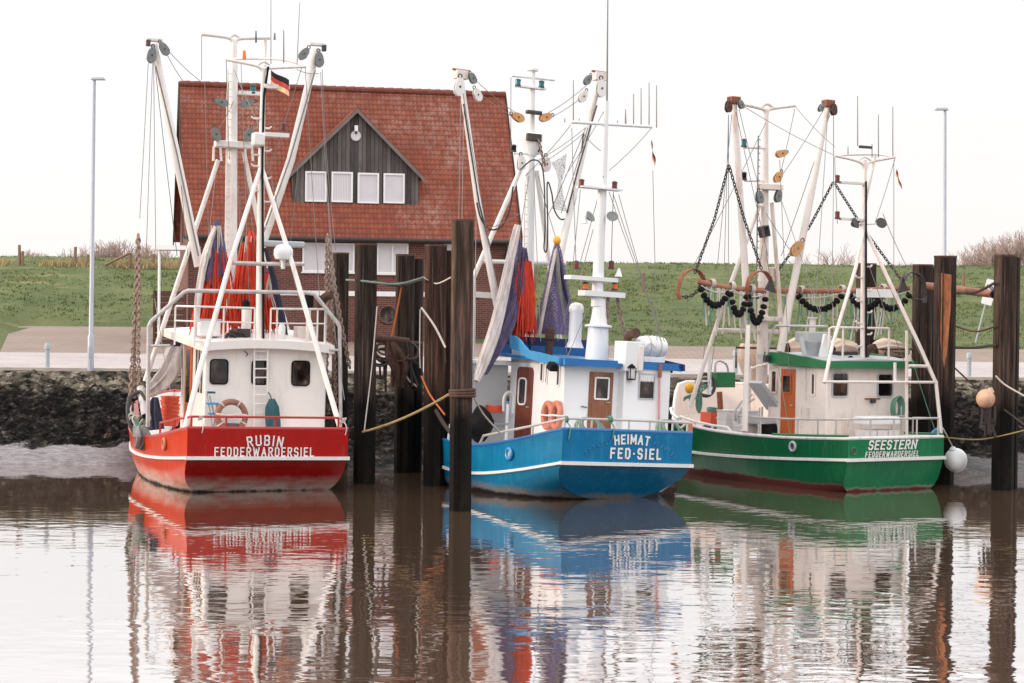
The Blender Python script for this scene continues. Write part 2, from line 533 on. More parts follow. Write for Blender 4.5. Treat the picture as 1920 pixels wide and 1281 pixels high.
# ---- foreshore: wet mud at the foot, weed-black stones in the tide zone, grey stones on top
k = NT('foreshore'); k.set(.8, 0, .10)
z = k.sep()['Z']
zn = k.math('ADD', z, k.math('MULTIPLY', k.math('SUBTRACT', k.noise(.8, (1, 1, 1), 5, .6), .5), .9))
big = k.noise(3.2, (1, 1, 1.6), 6, .7)
fine = k.noise(7, (.6, 1.4, 1.4), 5, .65)
vo = k.n('ShaderNodeTexVoronoi'); vo.inputs['Scale'].default_value = 5.0; k.l(k.mapped((1, 1.2, 1.6)), vo.inputs['Vector'])
vs = k.n('ShaderNodeSeparateColor'); k.l(vo.outputs['Color'], vs.inputs[0])
big = k.math('ADD', k.math('MULTIPLY', big, .74), k.math('MULTIPLY', vs.outputs[0], .24))
dark = k.ramp(big, [(.36, srgb(9, 8, 8)), (.50, srgb(22, 19, 18)), (.60, srgb(52, 46, 42)), (.70, srgb(96, 88, 80))])
mud = k.ramp(fine, [(.34, srgb(112, 108, 110)), (.5, srgb(136, 132, 134)), (.66, srgb(156, 152, 154))])
px_ = k.math('ADD', k.sep()['X'], k.math('MULTIPLY', k.noise(.6, (1, 1, 1), 4, .6), 3.0))
pale = k.math('ADD', k.ramp(k.math('ADD', k.math('MULTIPLY', px_, .02), .5), [(.30, 1.0), (.345, 0.0)]), k.ramp(k.math('ADD', k.math('MULTIPLY', px_, .02), .5), [(.74, 0.0), (.80, .45)]))
mud = k.mix(pale, dark, mud)
top = k.ramp(big, [(.36, srgb(30, 28, 24)), (.48, srgb(82, 76, 66)), (.64, srgb(146, 136, 122))])
c = k.mix(k.ramp(k.math('MULTIPLY', zn, .4), [(.165, 0.0), (.182, 1.0)]), mud, dark)
c = k.mix(k.ramp(k.math('MULTIPLY', zn, .4), [(.70, 0.0), (.82, 1.0)]), c, top)
k.color(c)
k.l(k.ramp(k.math('MULTIPLY', zn, .4), [(.15, .75), (.20, .9)]), k.b.inputs['Roughness'])
k.bump(k.math('ADD', big, k.math('MULTIPLY', fine, .5)), .8, .10)
M['foreshore'] = k.m
def shore(x, t):
    """t 0..1 from under water to the quay edge"""
    y = 53.9 + 7.7 * t
    base = -.35 + 2.75 * (t ** 1.05)
    n1 = noise.fractal(V((x * .9, y * 1.2, 0)), 1.0, 2.1, 5)
    n2 = noise.noise(V((x * .22, y * .3, 4.0)))
    cell = noise.voronoi(V((x * 1.6, y * 2.4, 1)))[0][0]; cell2 = noise.voronoi(V((x * 4.0, y * 6.0, 7)))[0][0]
    rough = max(0, min(1, (t - .26) / .14)) * (1 - max(0, (t - .93) / .07))
    smooth_bulge = (.13 * noise.noise(V((x * .55, y * .8, 9))) + .05 * noise.noise(V((x * 1.6, y * 3.0, 2))) - .05 * abs(noise.noise(V((x * .8, y * 2.2, 6))))) * (1 - rough)
    return V((x, y + .12 * n2, base + rough * (.26 * n1 + .10 * (.40 - cell) + .20 * (.4 - cell2) + .10 * noise.noise(V((x * 9, y * 9, 3)))) + smooth_bulge * min(1, t * 6) * (1 if t < .95 else 0)))
mb = MB(); rows = []
xs = [-60, -45, -32, -26, -22] + [-19 + .062 * i for i in range(617)] + [22, 26, 32, 45, 60]
for i in range(120):
    rows.append([shore(x, i / 119) for x in xs])
mb.grid(rows)
mb.build('mud_bank', 'foreshore', kind='structure', angle=38)

# ---- quay: kerb, paved road, ramp, dyke
def pave(name, col, s):
    k = NT(name); k.set(.8)
    br = k.n('ShaderNodeTexBrick'); br.inputs['Scale'].default_value = 1.0
    br.inputs['Brick Width'].default_value = s; br.inputs['Row Height'].default_value = s * .55
    br.inputs['Mortar Size'].default_value = .022
    br.inputs['Color1'].default_value = col; br.inputs['Color2'].default_value = tuple(c * .86 for c in col[:3]) + (1,)
    br.inputs['Mortar'].default_value = tuple(c * .6 for c in col[:3]) + (1,)
    k.l(k.co().outputs['Object'], br.inputs['Vector'])
    g = k.ramp(k.noise(.35, (1, 1, 1), 5, .65), [(.3, .82), (.7, 1.08)])
    k.color(k.mix(1.0, br.outputs['Color'], g, 'MULTIPLY'))
    k.bump(br.outputs['Fac'], -.3, .01)
    return k.m
M['pave_light'] = pave('grey_road_bricks', srgb(186, 175, 173), .42)
M['pave_tan'] = pave('brown_ramp_bricks', srgb(146, 126, 114), .5)
def strip(name, m, prof, x0=-160, x1=160, nx=2):
    b = MB(); b.grid([[(x0 + (x1 - x0) * i / nx, y, zz) for i in range(nx + 1)] for y, zz in prof])
    return b.build(name, m, kind='structure', smooth=False)
mb = MB(); mb.box((0, 61.75, 2.35), (320, .35, .26))
M['kerb'] = plain('kerb_stone', srgb(176, 166, 158), .8, .2, 2)
mb.build('quay_kerb', 'kerb', kind='structure', smooth=False)
strip('quay_road', 'pave_light', [(61.9, 2.40), (75, 2.64)])
b = MB(); b.grid([[(x0, y, zz), (20, y, zz), (60, y, zz)] for x0, y, zz in ((-19.3, 75, 2.634), (-22.2, 88.4, 3.53), (-22.2, 92, 3.77))]); b.build('paved_ramp', 'pave_tan', kind='structure', smooth=False)
# grass
k = NT('grass'); k.set(.9)
n1 = k.noise(.35, (1, 1.2, 1), 6, .65)
n2 = k.noise(2.6, (.7, 2.6, 2.6), 5, .7)
n3 = k.noise(10, (.8, 3, 3), 3, .7)
c = k.ramp(n1, [(.3, srgb(68, 82, 40)), (.5, srgb(86, 98, 50)), (.7, srgb(108, 112, 66))])
c = k.mix(k.ramp(n2, [(.38, 0.0), (.66, .45)]), c, srgb(74, 92, 44))
c = k.mix(k.ramp(n3, [(.5, 0.0), (.75, .5)]), c, srgb(150, 156, 96))
dry = k.math('MULTIPLY', k.ramp(k.noise(.5, (.5, 1.6, 1.6), 5, .7), [(.56, 0.0), (.74, .8)]), k.ramp(k.math('MULTIPLY', k.sep()['Z'], .1), [(.36, .7), (.44, .5), (.62, .9), (.7, .3)]))
c = k.mix(dry, c, srgb(168, 148, 102))
k.color(c); k.bump(k.math('ADD', n2, n3), .7, .12)
M['grass'] = k.m
YS = [75.0, 79, 80.6, 84, 88, 88.6, 92, 96, 100, 104, 106, 108, 112, 125]
ZR = [2.60, 2.84, 2.99, 3.45, 4.0, 4.08, 4.66, 5.5, 6.25, 6.85, 7.02, 7.06, 6.9, 4.0]     # turf starts close to the road
ZL = [2.60, 2.84, 2.95, 3.17, 3.46, 3.62, 4.5, 5.4, 6.2, 6.85, 7.02, 7.06, 6.9, 4.0]      # paved ramp reaches further up
def ground(x, y):
    if y < 75: return 2.40 + (y - 61.9) * .24 / 13.1
    t = max(0, min(1, (x + 6) / 6)) if x > -18 else max(0, min(1, (-19.1 - max(0, min(13, y - 75)) * .215 - x) / .7))
    for q in range(len(YS) - 1):
        if y <= YS[q + 1]:
            u = (y - YS[q]) / (YS[q + 1] - YS[q])
            l = ZL[q] + (ZL[q + 1] - ZL[q]) * u; r = ZR[q] + (ZR[q + 1] - ZR[q]) * u
            return l + (r - l) * t
    return 4.0
mb = MB(); rows = []
gx = [-160, -120, -80, -60] + [-48 + .6 * i for i in range(161)] + [60, 80, 120, 160]
for y in YS:
    rows.append([(x, y, ground(x, y) + (.10 * noise.noise(V((x * .25, y * .3, 2))) if y > 88.3 else 0)) for x in gx])
mb.grid(rows); mb.build('dyke', 'grass', kind='structure', angle=80)
strip('far_land', 'grass', [(120, 2.0), (900, 2.0)], -600, 600)
def tufts(name, n, xr, yr, hgt, m, lean=.3, dens=None):
    b = MB()
    for i in range(n):
        x, y = rnd.uniform(*xr), rnd.uniform(*yr)
        if dens and not dens(x, y): continue
        zz = ground(x, y) - .02
        if -12.6 < x < 1.2 and 79.2 < y < 90: continue
        for q in range(3):
            a = rnd.uniform(0, 6.28); hh = hgt * rnd.uniform(.5, 1.2); w = .035
            px, py = x + rnd.uniform(-.12, .12), y + rnd.uniform(-.12, .12)
            tx, ty = px + hh * rnd.uniform(-.2, lean + .2), py + hh * rnd.uniform(-.2, .2)
            b.poly([(px - w * math.cos(a), py - w * math.sin(a), zz), (px + w * math.cos(a), py + w * math.sin(a), zz), (tx, ty, zz + hh)])
    return b.build(name, m, kind='stuff', smooth=False, label={'grass_tuft': 'short green grass growing over the slope of the dyke', 'dry_reed': 'pale dry reeds along the old fence on the dyke'}[name], cat='grass')
k = NT('grass_blade'); k.set(.9)
k.color(k.ramp(k.noise(.8, (1, 1, 1), 4, .6), [(.3, srgb(72, 86, 44)), (.55, srgb(92, 104, 56)), (.75, srgb(124, 124, 80))]))
M['grass_blade'] = k.m
M['reed'] = plain('dry_reed', srgb(176, 158, 118), .9, .3, 3)
tufts('grass_tuft', 20000, (-33, 36), (81.0, 107.3), .10, 'grass_blade', dens=lambda x, y: (y > 88.6 or x > .5) and noise.noise(V((x * .25, y * .5, 5))) > -.25)
tufts('dry_reed', 1500, (-33, -12), (101.0, 102.6), .34, 'reed', dens=lambda x, y: noise.noise(V((x * .5, 0, 0))) > -.15)

# ================================================================ the house
# front wall runs from its left corner; right end lies further away
HW = thing('brick_house', tuple(P(352, 640, 80).xy) + (2.9,), 'red brick house with steep red tiled roof and grey timber dormer behind the quay', 'house', rot=(0, 0, R(12.5)))
bpy.context.view_layer.update()
HM = Matrix.Translation(HW.location) @ Matrix.Rotation(R(12.5), 4, 'Z')
HI = HM.inverted()
def hp(px, py, y=0.0):
    """house coordinates of a photo point on the plane that lies y behind the front wall"""
    o, d = HI @ CAM, HI.to_3x3() @ ray(px, py)
    return o + d * ((y - o.y) / d.y)
WL = hp(962, 500).x                     # length of the wall
ZE = hp(560, 425).z                     # eaves
k = NT('brick_wall'); k.set(.85)
br = k.n('ShaderNodeTexBrick'); br.inputs['Scale'].default_value = 1
br.inputs['Brick Width'].default_value = .25; br.inputs['Row Height'].default_value = .083; br.inputs['Mortar Size'].default_value = .011
br.inputs['Color1'].default_value = srgb(116, 62, 52); br.inputs['Color2'].default_value = srgb(84, 46, 42); br.inputs['Mortar'].default_value = srgb(122, 100, 92)
mpg = k.n('ShaderNodeMapping'); mpg.inputs['Rotation'].default_value = (R(90), 0, 0)
k.l(k.co().outputs['Object'], mpg.inputs[0])
sw = k.n('ShaderNodeCombineXYZ'); sp = k.sep(); k.l(k.math('ADD', sp['X'], sp['Y']), sw.inputs[0]); k.l(sp['Z'], sw.inputs[1])
k.l(sw.outputs[0], br.inputs['Vector'])
g = k.ramp(k.noise(.6, (1, 1, 1), 5, .65), [(.3, .8), (.7, 1.12)])
k.color(k.mix(1.0, br.outputs['Color'], g, 'MULTIPLY')); k.bump(br.outputs['Fac'], -.4, .01)
M['brick'] = k.m
DP = 6.4                                # depth of the house
RIDGE_Y = DP / 2
ZR_ = hp(640, 169, RIDGE_Y).z
mb = MB()
pent = [(0, 0, 0), (0, DP, 0), (0, DP, ZE - .1), (0, RIDGE_Y, ZR_ - .25), (0, 0, ZE - .1)]
mb.prism(pent, (WL, 0, 0))
mb.build('wall', 'brick', HW, smooth=False)
# pantiled roof: each course a rippled strip that overlaps the one below
k = NT('roof_tile'); k.set(.75)
uv = k.n('ShaderNodeUVMap'); uv.uv_map = 'UVMap'
fl = k.n('ShaderNodeVectorMath'); fl.operation = 'FLOOR'; k.l(uv.outputs[0], fl.inputs[0])
wn = k.n('ShaderNodeTexWhiteNoise'); k.l(fl.outputs[0], wn.inputs['Vector'])
c = k.ramp(wn.outputs['Value'], [(0, srgb(122, 58, 38)), (.5, srgb(133, 64, 42)), (1, srgb(144, 73, 48))])
lich = k.math('MULTIPLY', k.ramp(k.noise(.33, (1, 1, 1), 4, .6), [(.48, 0.0), (.66, 1.0)]), k.ramp(k.noise(2.4, (1.6, 1, 1), 5, .7), [(.42, 0.0), (.62, .62)]))
c = k.mix(lich, c, srgb(176, 142, 128))
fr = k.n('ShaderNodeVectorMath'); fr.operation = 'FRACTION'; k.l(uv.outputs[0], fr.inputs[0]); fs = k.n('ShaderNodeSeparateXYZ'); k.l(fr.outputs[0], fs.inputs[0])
c = k.mix(k.ramp(fs.outputs[0], [(.80, 0.0), (.90, .65), (1.0, 0.0)]), c, srgb(82, 44, 33))   # grime and shade painted dark into the joints
c = k.mix(k.ramp(fs.outputs[1], [(.02, .6), (.12, 0.0)]), c, srgb(90, 42, 34))  # overlap shade and dirt painted along each course's lower edge
c = k.mix(k.ramp(k.noise(.8, (1, 1, 1), 5, .7), [(.5, 0.0), (.8, .5)]), c, srgb(110, 56, 42))
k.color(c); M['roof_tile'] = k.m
def roof_side(front):
    mb = MB(); ncol = 80; nrow = 30; sub = 6
    x0, x1 = -.24, WL + .26
    y0, z0 = -.42, ZE - .62 + .12
    y1, z1 = RIDGE_Y, ZR_
    for r in range(nrow):
        rows = []
        for e in (0, .0, 1.12):
            t = (r + e) / nrow
            lift = .0 if (e > .5) else .045
            row = []
            if e == 0 and rows == []: lift = .0
            for cc in range(ncol * sub + 1):
                u = cc / sub
                wv = .022 * (math.sin(2 * math.pi * u) + .5 * math.sin(4 * math.pi * u + .6)) * (0 if lift == 0 and e < .5 else 1)
                row.append(V((x0 + (x1 - x0) * u / ncol, y0 + (y1 - y0) * min(t, 1.0), z0 + (z1 - z0) * min(t, 1.0) + lift + wv)))
            rows.append(row)
        kk = len(mb.v)
        mb.grid(rows)
        for i, e in enumerate((0.02, .02, .98)):
            for cc in range(ncol * sub + 1):
                mb.uv[kk + i * (ncol * sub + 1) + cc] = (cc / sub + .3, r + e)
    if not front:
        for p in mb.v: p.y = DP - p.y
    return mb
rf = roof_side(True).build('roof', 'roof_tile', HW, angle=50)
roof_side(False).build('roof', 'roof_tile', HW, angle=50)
mb = MB()
for i in range(34):
    x = -.24 + (WL + .5) * i / 34
    mb.lathe((x, RIDGE_Y, ZR_ + .03), [(.125, 0), (.15, .38), (.15, .43)], 10, Matrix.Rotation(R(90), 3, 'Y'))
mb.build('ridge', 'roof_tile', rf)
M['verge'] = plain('dark_verge_board', srgb(66, 52, 48), .8, .25, 3)
M['gutter'] = plain('dark_gutter', srgb(52, 46, 46), .6, .2, 3)
for x in (-.29, WL + .28):
    mb = MB(); dy, dz = RIDGE_Y + .42, ZR_ - (ZE - .5)
    mb.prism([(x, -.42, ZE - .78), (x, -.42, ZE - .36), (x, RIDGE_Y, ZR_ + .12), (x, DP + .42, ZE - .36), (x, DP + .42, ZE - .78), (x, RIDGE_Y, ZR_ - .30)], (.045, 0, 0))
    mb.build('verge_board', 'verge', HW, smooth=False)
mb = MB()
a, b = V((-.22, -.5, ZE - .50)), V((WL + .24, -.5, ZE - .50))
mb.tube([a, b], .085, 10)
mb.box(((a.x + b.x) / 2, -.22, ZE - .56), (b.x - a.x - .1, .42, .10))
mb.build('gutter', 'gutter', HW)
px = hp(947, 460).x
MB().tube([(px, -.48, ZE - .55), (px, -.5, ZE - .75), (px, -.09, ZE - 1.05), (px, -.09, .1)], .05, 8).build('downpipe', 'gutter', HW)
# windows of the upper floor
def hwin(a, b, n, parent, y=0.0, blind=None):
    p, q = hp(a[0], a[1], y), hp(b[0], b[1], y)
    w, hh = q.x - p.x, p.z - q.z
    mb = MB(); o = V(((p.x + q.x) / 2, y - .02, (p.z + q.z) / 2))
    mb.m = 0
    mb.ring(o, (1, 0, 0), (0, 0, 1), w, hh, .004, .075, (0, -.05, 0))
    for i in range(1, n):
        mb.box((p.x + w * i / n, y - .045, o.z), (.075, .05, hh - .14))
    mb.m = 1
    mb.box((o.x, y - .008, o.z), (w - .12, .012, hh - .12))
    ob = mb.build('window', ['window_frame', blind or 'blind'], parent, smooth=False)
    MB().box((o.x, y - .06, q.z - .03), (w + .1, .12, .05)).build('sill', 'window_frame', ob, smooth=False) if parent is HW else None
    return ob
M['window_frame'] = plain('white_window_frame', (.82, .80, .80, 1), .45, .04, 3)
k = NT('slatted_blind'); k.set(.35)
wv = k.n('ShaderNodeTexWave'); wv.inputs['Scale'].default_value = 4.6; wv.inputs['Distortion'].default_value = .2
k.l(k.co().outputs['Object'], wv.inputs[0]); wv.bands_direction = 'X'
k.color(k.ramp(wv.outputs['Fac'], [(.2, srgb(188, 184, 188)), (.8, srgb(216, 212, 214))])); M['blind'] = k.m
M['blind_plain'] = plain('pale_window_blind', srgb(206, 202, 206), .3, .06, 1.5)
hwin((567, 455), (664, 511), 2, HW, blind='blind_plain')
hwin((706, 456), (765, 514), 2, HW, blind='blind_plain')
hwin((832, 458), (886, 516), 2, HW, blind='blind_plain')
hwin((414, 453), (440, 509), 1, HW, blind='blind_plain')
# white band and round window of the lower floor
p, q = hp(470, 546), hp(930, 553)
mb = MB(); mb.box(((p.x + q.x) / 2, -.025, p.z - .05), (q.x - p.x, .05, .20)); mb.build('stone_band', 'window_frame', HW, smooth=False)
o = hp(727, 590, 0)
mb = MB(); rot = Matrix.Rotation(R(90), 3, 'X')
mb.m = 0; mb.torus(o + V((0, -.02, 0)), .36, .05, (1, 0, 0), (0, 0, 1), 24, 8)
mb.m = 1; mb.lathe(o + V((0, -.012, 0)), [(.34, 0), (.34, .02)], 24, rot)
mb.build('porthole_window', ['brick', 'glass_dark'], HW)
# dormer
DY = .42
k = NT('weathered_boards'); k.set(.85)
wv = k.n('ShaderNodeTexBrick'); wv.inputs['Scale'].default_value = 1; wv.inputs['Brick Width'].default_value = .17; wv.inputs['Row Height'].default_value = 50
wv.offset = 0; wv.inputs['Mortar Size'].default_value = .012
wv.inputs['Color1'].default_value = srgb(104, 98, 94); wv.inputs['Color2'].default_value = srgb(66, 60, 58); wv.inputs['Mortar'].default_value = srgb(30, 27, 27)
sw = k.n('ShaderNodeCombineXYZ'); sp = k.sep(); k.l(k.math('ADD', sp['X'], sp['Y']), sw.inputs[0]); k.l(sp['Z'], sw.inputs[1])
k.l(sw.outputs[0], wv.inputs['Vector'])
g = k.ramp(k.noise(2, (3, 3, .5), 6, .7), [(.3, .6), (.7, 1.35)])
k.color(k.mix(1.0, wv.outputs['Color'], g, 'MULTIPLY')); k.bump(wv.outputs['Fac'], -.5, .02)
M['boards'] = k.m
pk, bl, br_, el, er = hp(669, 207, DY), hp(549, 382, DY), hp(784, 389, DY), hp(549, 322, DY), hp(791, 327, DY)
def roof_y(z): return -.42 + (z - (ZE - .5)) / (ZR_ - (ZE - .5)) * (RIDGE_Y + .42)
mb = MB(); x0, x1 = bl.x, br_.x; pk.x = (x0 + x1) / 2; zb = (bl.z + br_.z) / 2 - .05; ze = (el.z + er.z) / 2
poly = [(x0, DY, zb), (x1, DY, zb), (x1, DY, ze), (pk.x, DY, pk.z - .08), (x0, DY, ze)]
kk = mb.addv(poly); back = [(x, max(DY + .01, roof_y(z) + .3), z) for x, y, z in poly]; mb.addv(back)
mb.face((kk, kk + 1, kk + 2, kk + 3, kk + 4))
for i in range(5):
    j = (i + 1) % 5
    mb.face((kk + j, kk + i, kk + 5 + i, kk + 5 + j))
dm = mb.build('dormer', 'boards', HW, smooth=False)
M['dormer_trim'] = plain('grey_barge_board', srgb(118, 108, 102), .8, .2, 3)
mb = MB()
sl_ = (pk.z - ze) / (pk.x - x0)
for s in (-1, 1):
    xe = pk.x + s * ((x1 - x0) / 2 + .22); zl = pk.z - sl_ * ((x1 - x0) / 2 + .22)
    for (ya, yb, up, th, mi) in ((DY - .22, None, .10, .06, 1), (DY - .25, DY - .21, .06, -.18, 0)):
        mb.m = mi
        a = [V((pk.x, ya, pk.z + up)), V((xe, ya, zl + up))]
        ybk = [roof_y(pk.z) + .2, roof_y(zl) + .2] if yb is None else [yb, yb]
        b = [V((pk.x, ybk[0], pk.z + up)), V((xe, ybk[1], zl + up))]
        lo = [p + V((0, 0, th if th < 0 else -th)) for p in (a[0], a[1], b[1], b[0])]
        kk = mb.addv([a[0], a[1], b[1], b[0]]); mb.addv(lo)
        for f in ((0, 1, 2, 3), (7, 6, 5, 4), (0, 4, 5, 1), (1, 5, 6, 2), (2, 6, 7, 3), (3, 7, 4, 0)): mb.face(kk + i for i in f)
mb.build('dormer_roof', ['dormer_trim', 'roof_tile'], dm, smooth=False)
for (a, b) in (((572, 321), (612, 379)), ((621.5, 322), (661, 380)), ((670.5, 324), (710, 382)), ((719, 325), (758, 382))):
    hwin(a, b, 1, dm, DY, 'blind' if a[0] < 650 else 'blind_plain')
p = hp(667, 255, DY)
mb = MB(); rot = Matrix.Rotation(R(90), 3, 'X')
mb.m = 0; mb.lathe(p + V((0, 0, 0)), [(.215, -.02), (.215, .05), (.19, .07)], 20, rot); mb.m = 1
mb.box(p + V((0, -.1, .30)), (.14, .16, .24)); mb.m = 2; mb.box(p + V((0, -.08, .13)), (.09, .1, .1))
mb.build('lamp', ['blind_plain', 'white_plastic', 'steel_dark'], dm)
# canopy and timber screen at the left gable
pz = P(298, 462, 79.0); qz = P(352, 458, 79.0)
t = thing('porch_canopy', (pz.x, pz.y, 3.1), 'flat white porch canopy on a white post at the left gable of the house', 'canopy')
MB().box(((pz.x + qz.x) / 2 + .1, 79.6, pz.z - .05), (qz.x - pz.x + .5, 1.6, .17)).build('roof', 'window_frame', t, smooth=False)
MB().bar((pz.x + .02, 79.0, 2.9), (pz.x + .02, 79.0, pz.z - .14), .055).build('post', 'window_frame', t)
M['screen'] = plain('brown_screen_boards', srgb(84, 52, 44), .75, .3, 2, mscale=(.6, .6, 9))
t = thing('timber_screen', tuple(P(310, 640, 79.4).xy) + (2.95,), 'dark brown slatted timber screen between white porch post and house', 'screen')
a, b = P(292, 545, 79.4), P(344, 632, 79.4)
mb = MB()
for i in range(9):
    mb.box(((a.x + b.x) / 2, 79.4, a.z + (2.9 - a.z) * (i + .5) / 9), (b.x - a.x, .04, (a.z - 2.9) / 9 - .03))
mb.build('slat_panel', 'screen', t, smooth=False)
for xx in (a.x - .05, b.x + .05):
    MB().box((xx, 79.4, (a.z + 2.85) / 2), (.09, .09, a.z - 2.8)).build('post', 'rust_dark', t, smooth=False)

# ================================================================ street furniture
M['lamp_grey'] = plain('pale_galvanised_pole', srgb(170, 174, 184), .45, .08, 3, metal=.2)
def lamp(px, py_top, D, hb, label):
    b = P(px[1], 690, D); tp = P(px[0], py_top, D)
    t = thing('street_lamp', (b.x, D, hb), label, 'street lamp', 'street lamps on the quay')
    q = V((b.x + .0, D, 0)); dx = (tp.x - b.x)
    MB().tube([(b.x, D, hb), (b.x + dx * .05, D, hb + 1.1), (b.x + dx * .06, D, hb + 1.15), (b.x + dx, D, tp.z)], [.10, .10, .072, .045], 10).build('pole', 'lamp_grey', t)
    MB().box((b.x + dx * .03, D - .09, hb + .6), (.09, .03, .34)).build('hatch', 'lamp_grey', t)
    MB().box((b.x + dx + (.12 if px[0] < 960 else -.12), D, tp.z + .04), (.46, .2, .09), top=.8).build('lamp_head', 'grey_plastic', t, bevel=.02)
lamp((177, 170), 150, 61.6, 2.38, 'tall thin grey lamp post on the quay edge left of the red boat')
lamp((1772, 1770), 207, 66.0, 2.47, 'tall grey lamp post behind the rusty piles at the right')
M['bollard'] = plain('pale_bollard', srgb(160, 170, 174), .5, .1, 3)
def bollard(px, py, D, label, first=[None]):
    p = P(px, py, D)
    if first[0] is None:
        mb = MB(); mb.lathe((0, 0, 0), [(.07, 0), (.07, .60), (.10, .62), (.10, .74), (.07, .80)], 12)
        first[0] = o = mb.build('bollard', 'bollard', loc=(0, 0, 0))
    else:
        o = copy_tree(first[0])
    o.location = (p.x, D, ground(p.x, D)); tag(o, label, 'bollard', 'bollards along the quay edge')
bollard(89, 690, 62.6, 'pale bollard on the quay left of the tall lamp post')
bollard(1817, 700, 62.6, 'pale bollard on the quay seen between the two rightmost piles')
bollard(1379, 700, 62.6, 'pale bollard on the quay behind the bow of the green boat')

# fence on the dyke: posts, one fallen rail
M['fence'] = plain('weathered_fence_wood', srgb(138, 112, 92), .9, .3, 5)
def post(px, pyb, D, hh, label, r=.09, first=[None]):
    p = P(px, pyb, D)
    if first[0] is None:
        mb = MB(); mb.tube([(0, 0, -.2), (.01, 0, .5), (0, .01, 1.0)], [.09, .085, .075], 8)
        first[0] = o = mb.build('fence_post', 'fence', loc=(0, 0, 0))
    else:
        o = copy_tree(first[0])
    o.location = (p.x, D, ground(p.x, D)); o.scale = (1, 1, hh); o.rotation_euler = (0, rnd.uniform(-.05, .05), rnd.uniform(0, 6))
    tag(o, label, 'fence post', 'old fence posts on the dyke')
for px, hh, lb in ((36, 1.0, 'leftmost tall brown fence post on the dyke, the nearest to the picture edge'), (42, .7, 'short grey fence post leaning beside the leftmost tall one'), (141, .95, 'brown fence post on the dyke just left of the tall lamp post'), (164, .6, 'low fence post on the dyke right beside the tall lamp post'), (245, .7, 'fence post at the upper end of the fallen rail on the dyke'), (287, .65, 'short pale fence post on the dyke beside the hanging chain bundle')):
    post(px, 520, 101.4, hh * 1.05, lb)
for px, D, hh, lb in ((1206, 95.5, .9, 'dry wooden stake on the grass slope right of the blue boat’s mast'), (1002, 95.6, 1.0, 'wooden stake on the grass behind the purple hanging net'), (1094, 95.4, .9, 'wooden stake on the grass just left of the blue boat’s white mast'), (1900, 98.0, 1.0, 'wooden stake on the grass at the right picture edge'), (1806, 97.0, .8, 'wooden stake on the grass between the two rightmost piles')):
    post(px, 590, D, hh, lb)
a, b = P(196, 528, 101.2), P(243, 508, 101.2)
a.z = ground(a.x, 101.2) + .12; b.z = ground(b.x, 101.2) + .75
MB().bar(a, b, .075, .06).build('fallen_rail', 'fence', label='broken fence rail slanting down to the grass of the dyke', cat='fence rail')

# leaning white sign at the right
a, b = P(1829, 642, 78.0), P(1850, 560, 78.0)
t = thing('leaning_sign', (a.x, 78.0, a.z), 'white rectangular sign plate on a leaning post between the right piles', 'sign')
MB().bar(a, b, .03).build('post', 'lamp_grey', t)
d = (b - a).normalized(); ex = d.cross(V((0, 1, 0))).normalized()
o = P(1855, 548, 77.93)
mb = MB(); mb.m = 0; mb.panel(o, ex, d, .42, 1.0, .05, (0, .03, 0)); mb.build('sign_plate', 'white_plastic', t)
mb = MB(); oo = o + V((0, -.006, 0)) + ex * .0 + d * .1
mb.torus(oo, .13, .02, ex, d, 16, 6); mb.bar(oo - d * .02 - ex * .13, oo + ex * .16 + d * .16, .022); mb.build('emblem', 'navy', t)

# ================================================================ bare trees beyond the dyke
M['twig'] = plain('winter_twigs', srgb(176, 154, 148), .9, .2, 1)
M['trunk'] = plain('winter_bark', srgb(130, 112, 106), .9, .25, 2)
def make_tree(seed, hgt, spread, depth, lean=0):
    rr = random.Random(seed); tr, cw = MB(), MB()
    def grow(p, d, ln, r, lv):
        q = p + d * ln
        mid = p.lerp(q, .5) + V((rr.uniform(-1, 1), rr.uniform(-1, 1), 0)) * ln * .06
        (tr if lv < 2 else cw).tube([p, mid, q], [r, r * .85, r * .66], 5 if lv < 2 else 3, cap=False)
        if lv >= depth: return
        for i in range(rr.choice((2, 3, 3, 4)) if lv else 5):
            ax = V((rr.uniform(-1, 1), rr.uniform(-1, 1), rr.uniform(-.2, .5))).normalized()
            nd = (d + ax * spread * rr.uniform(.55, 1.1)).normalized()
            grow(p.lerp(q, rr.uniform(.55, 1.0)), nd, ln * rr.uniform(.62, .86), max(.013, r * rr.uniform(.52, .7)), lv + 1)
    grow(V((0, 0, 0)), V((lean, 0, 1)).normalized(), hgt * .30, hgt * .016, 0)
    return tr, cw
def tree(kind, px, D, top_py, label, first={}):
    """a copy of one of the tree kinds, as tall as the photo shows it"""
    x = P(px, 500, D).x; zg = 2.0; hh = P(px, top_py, D).z - zg
    if kind not in first:
        spec = {'a': (3, 8, .62, 6), 'b': (8, 8, .5, 6), 'c': (15, 8, .85, 5)}[kind]
        t = thing('bare_tree', (0, 0, 0), label, 'tree')
        tr, cw = make_tree(*spec)
        top = max(p.z for p in cw.v)
        tr.build('trunk', 'trunk', t); cw.build('crown', 'twig', t)
        first[kind] = (t, top)
    else:
        t = copy_tree(first[kind][0])
    s = hh / first[kind][1] * .98
    t.location = (x, D, zg); t.scale = (s, s, s); t.rotation_euler = (0, 0, rnd.uniform(0, 6.28))
    tag(t, label, 'tree', 'bare trees beyond the dyke')
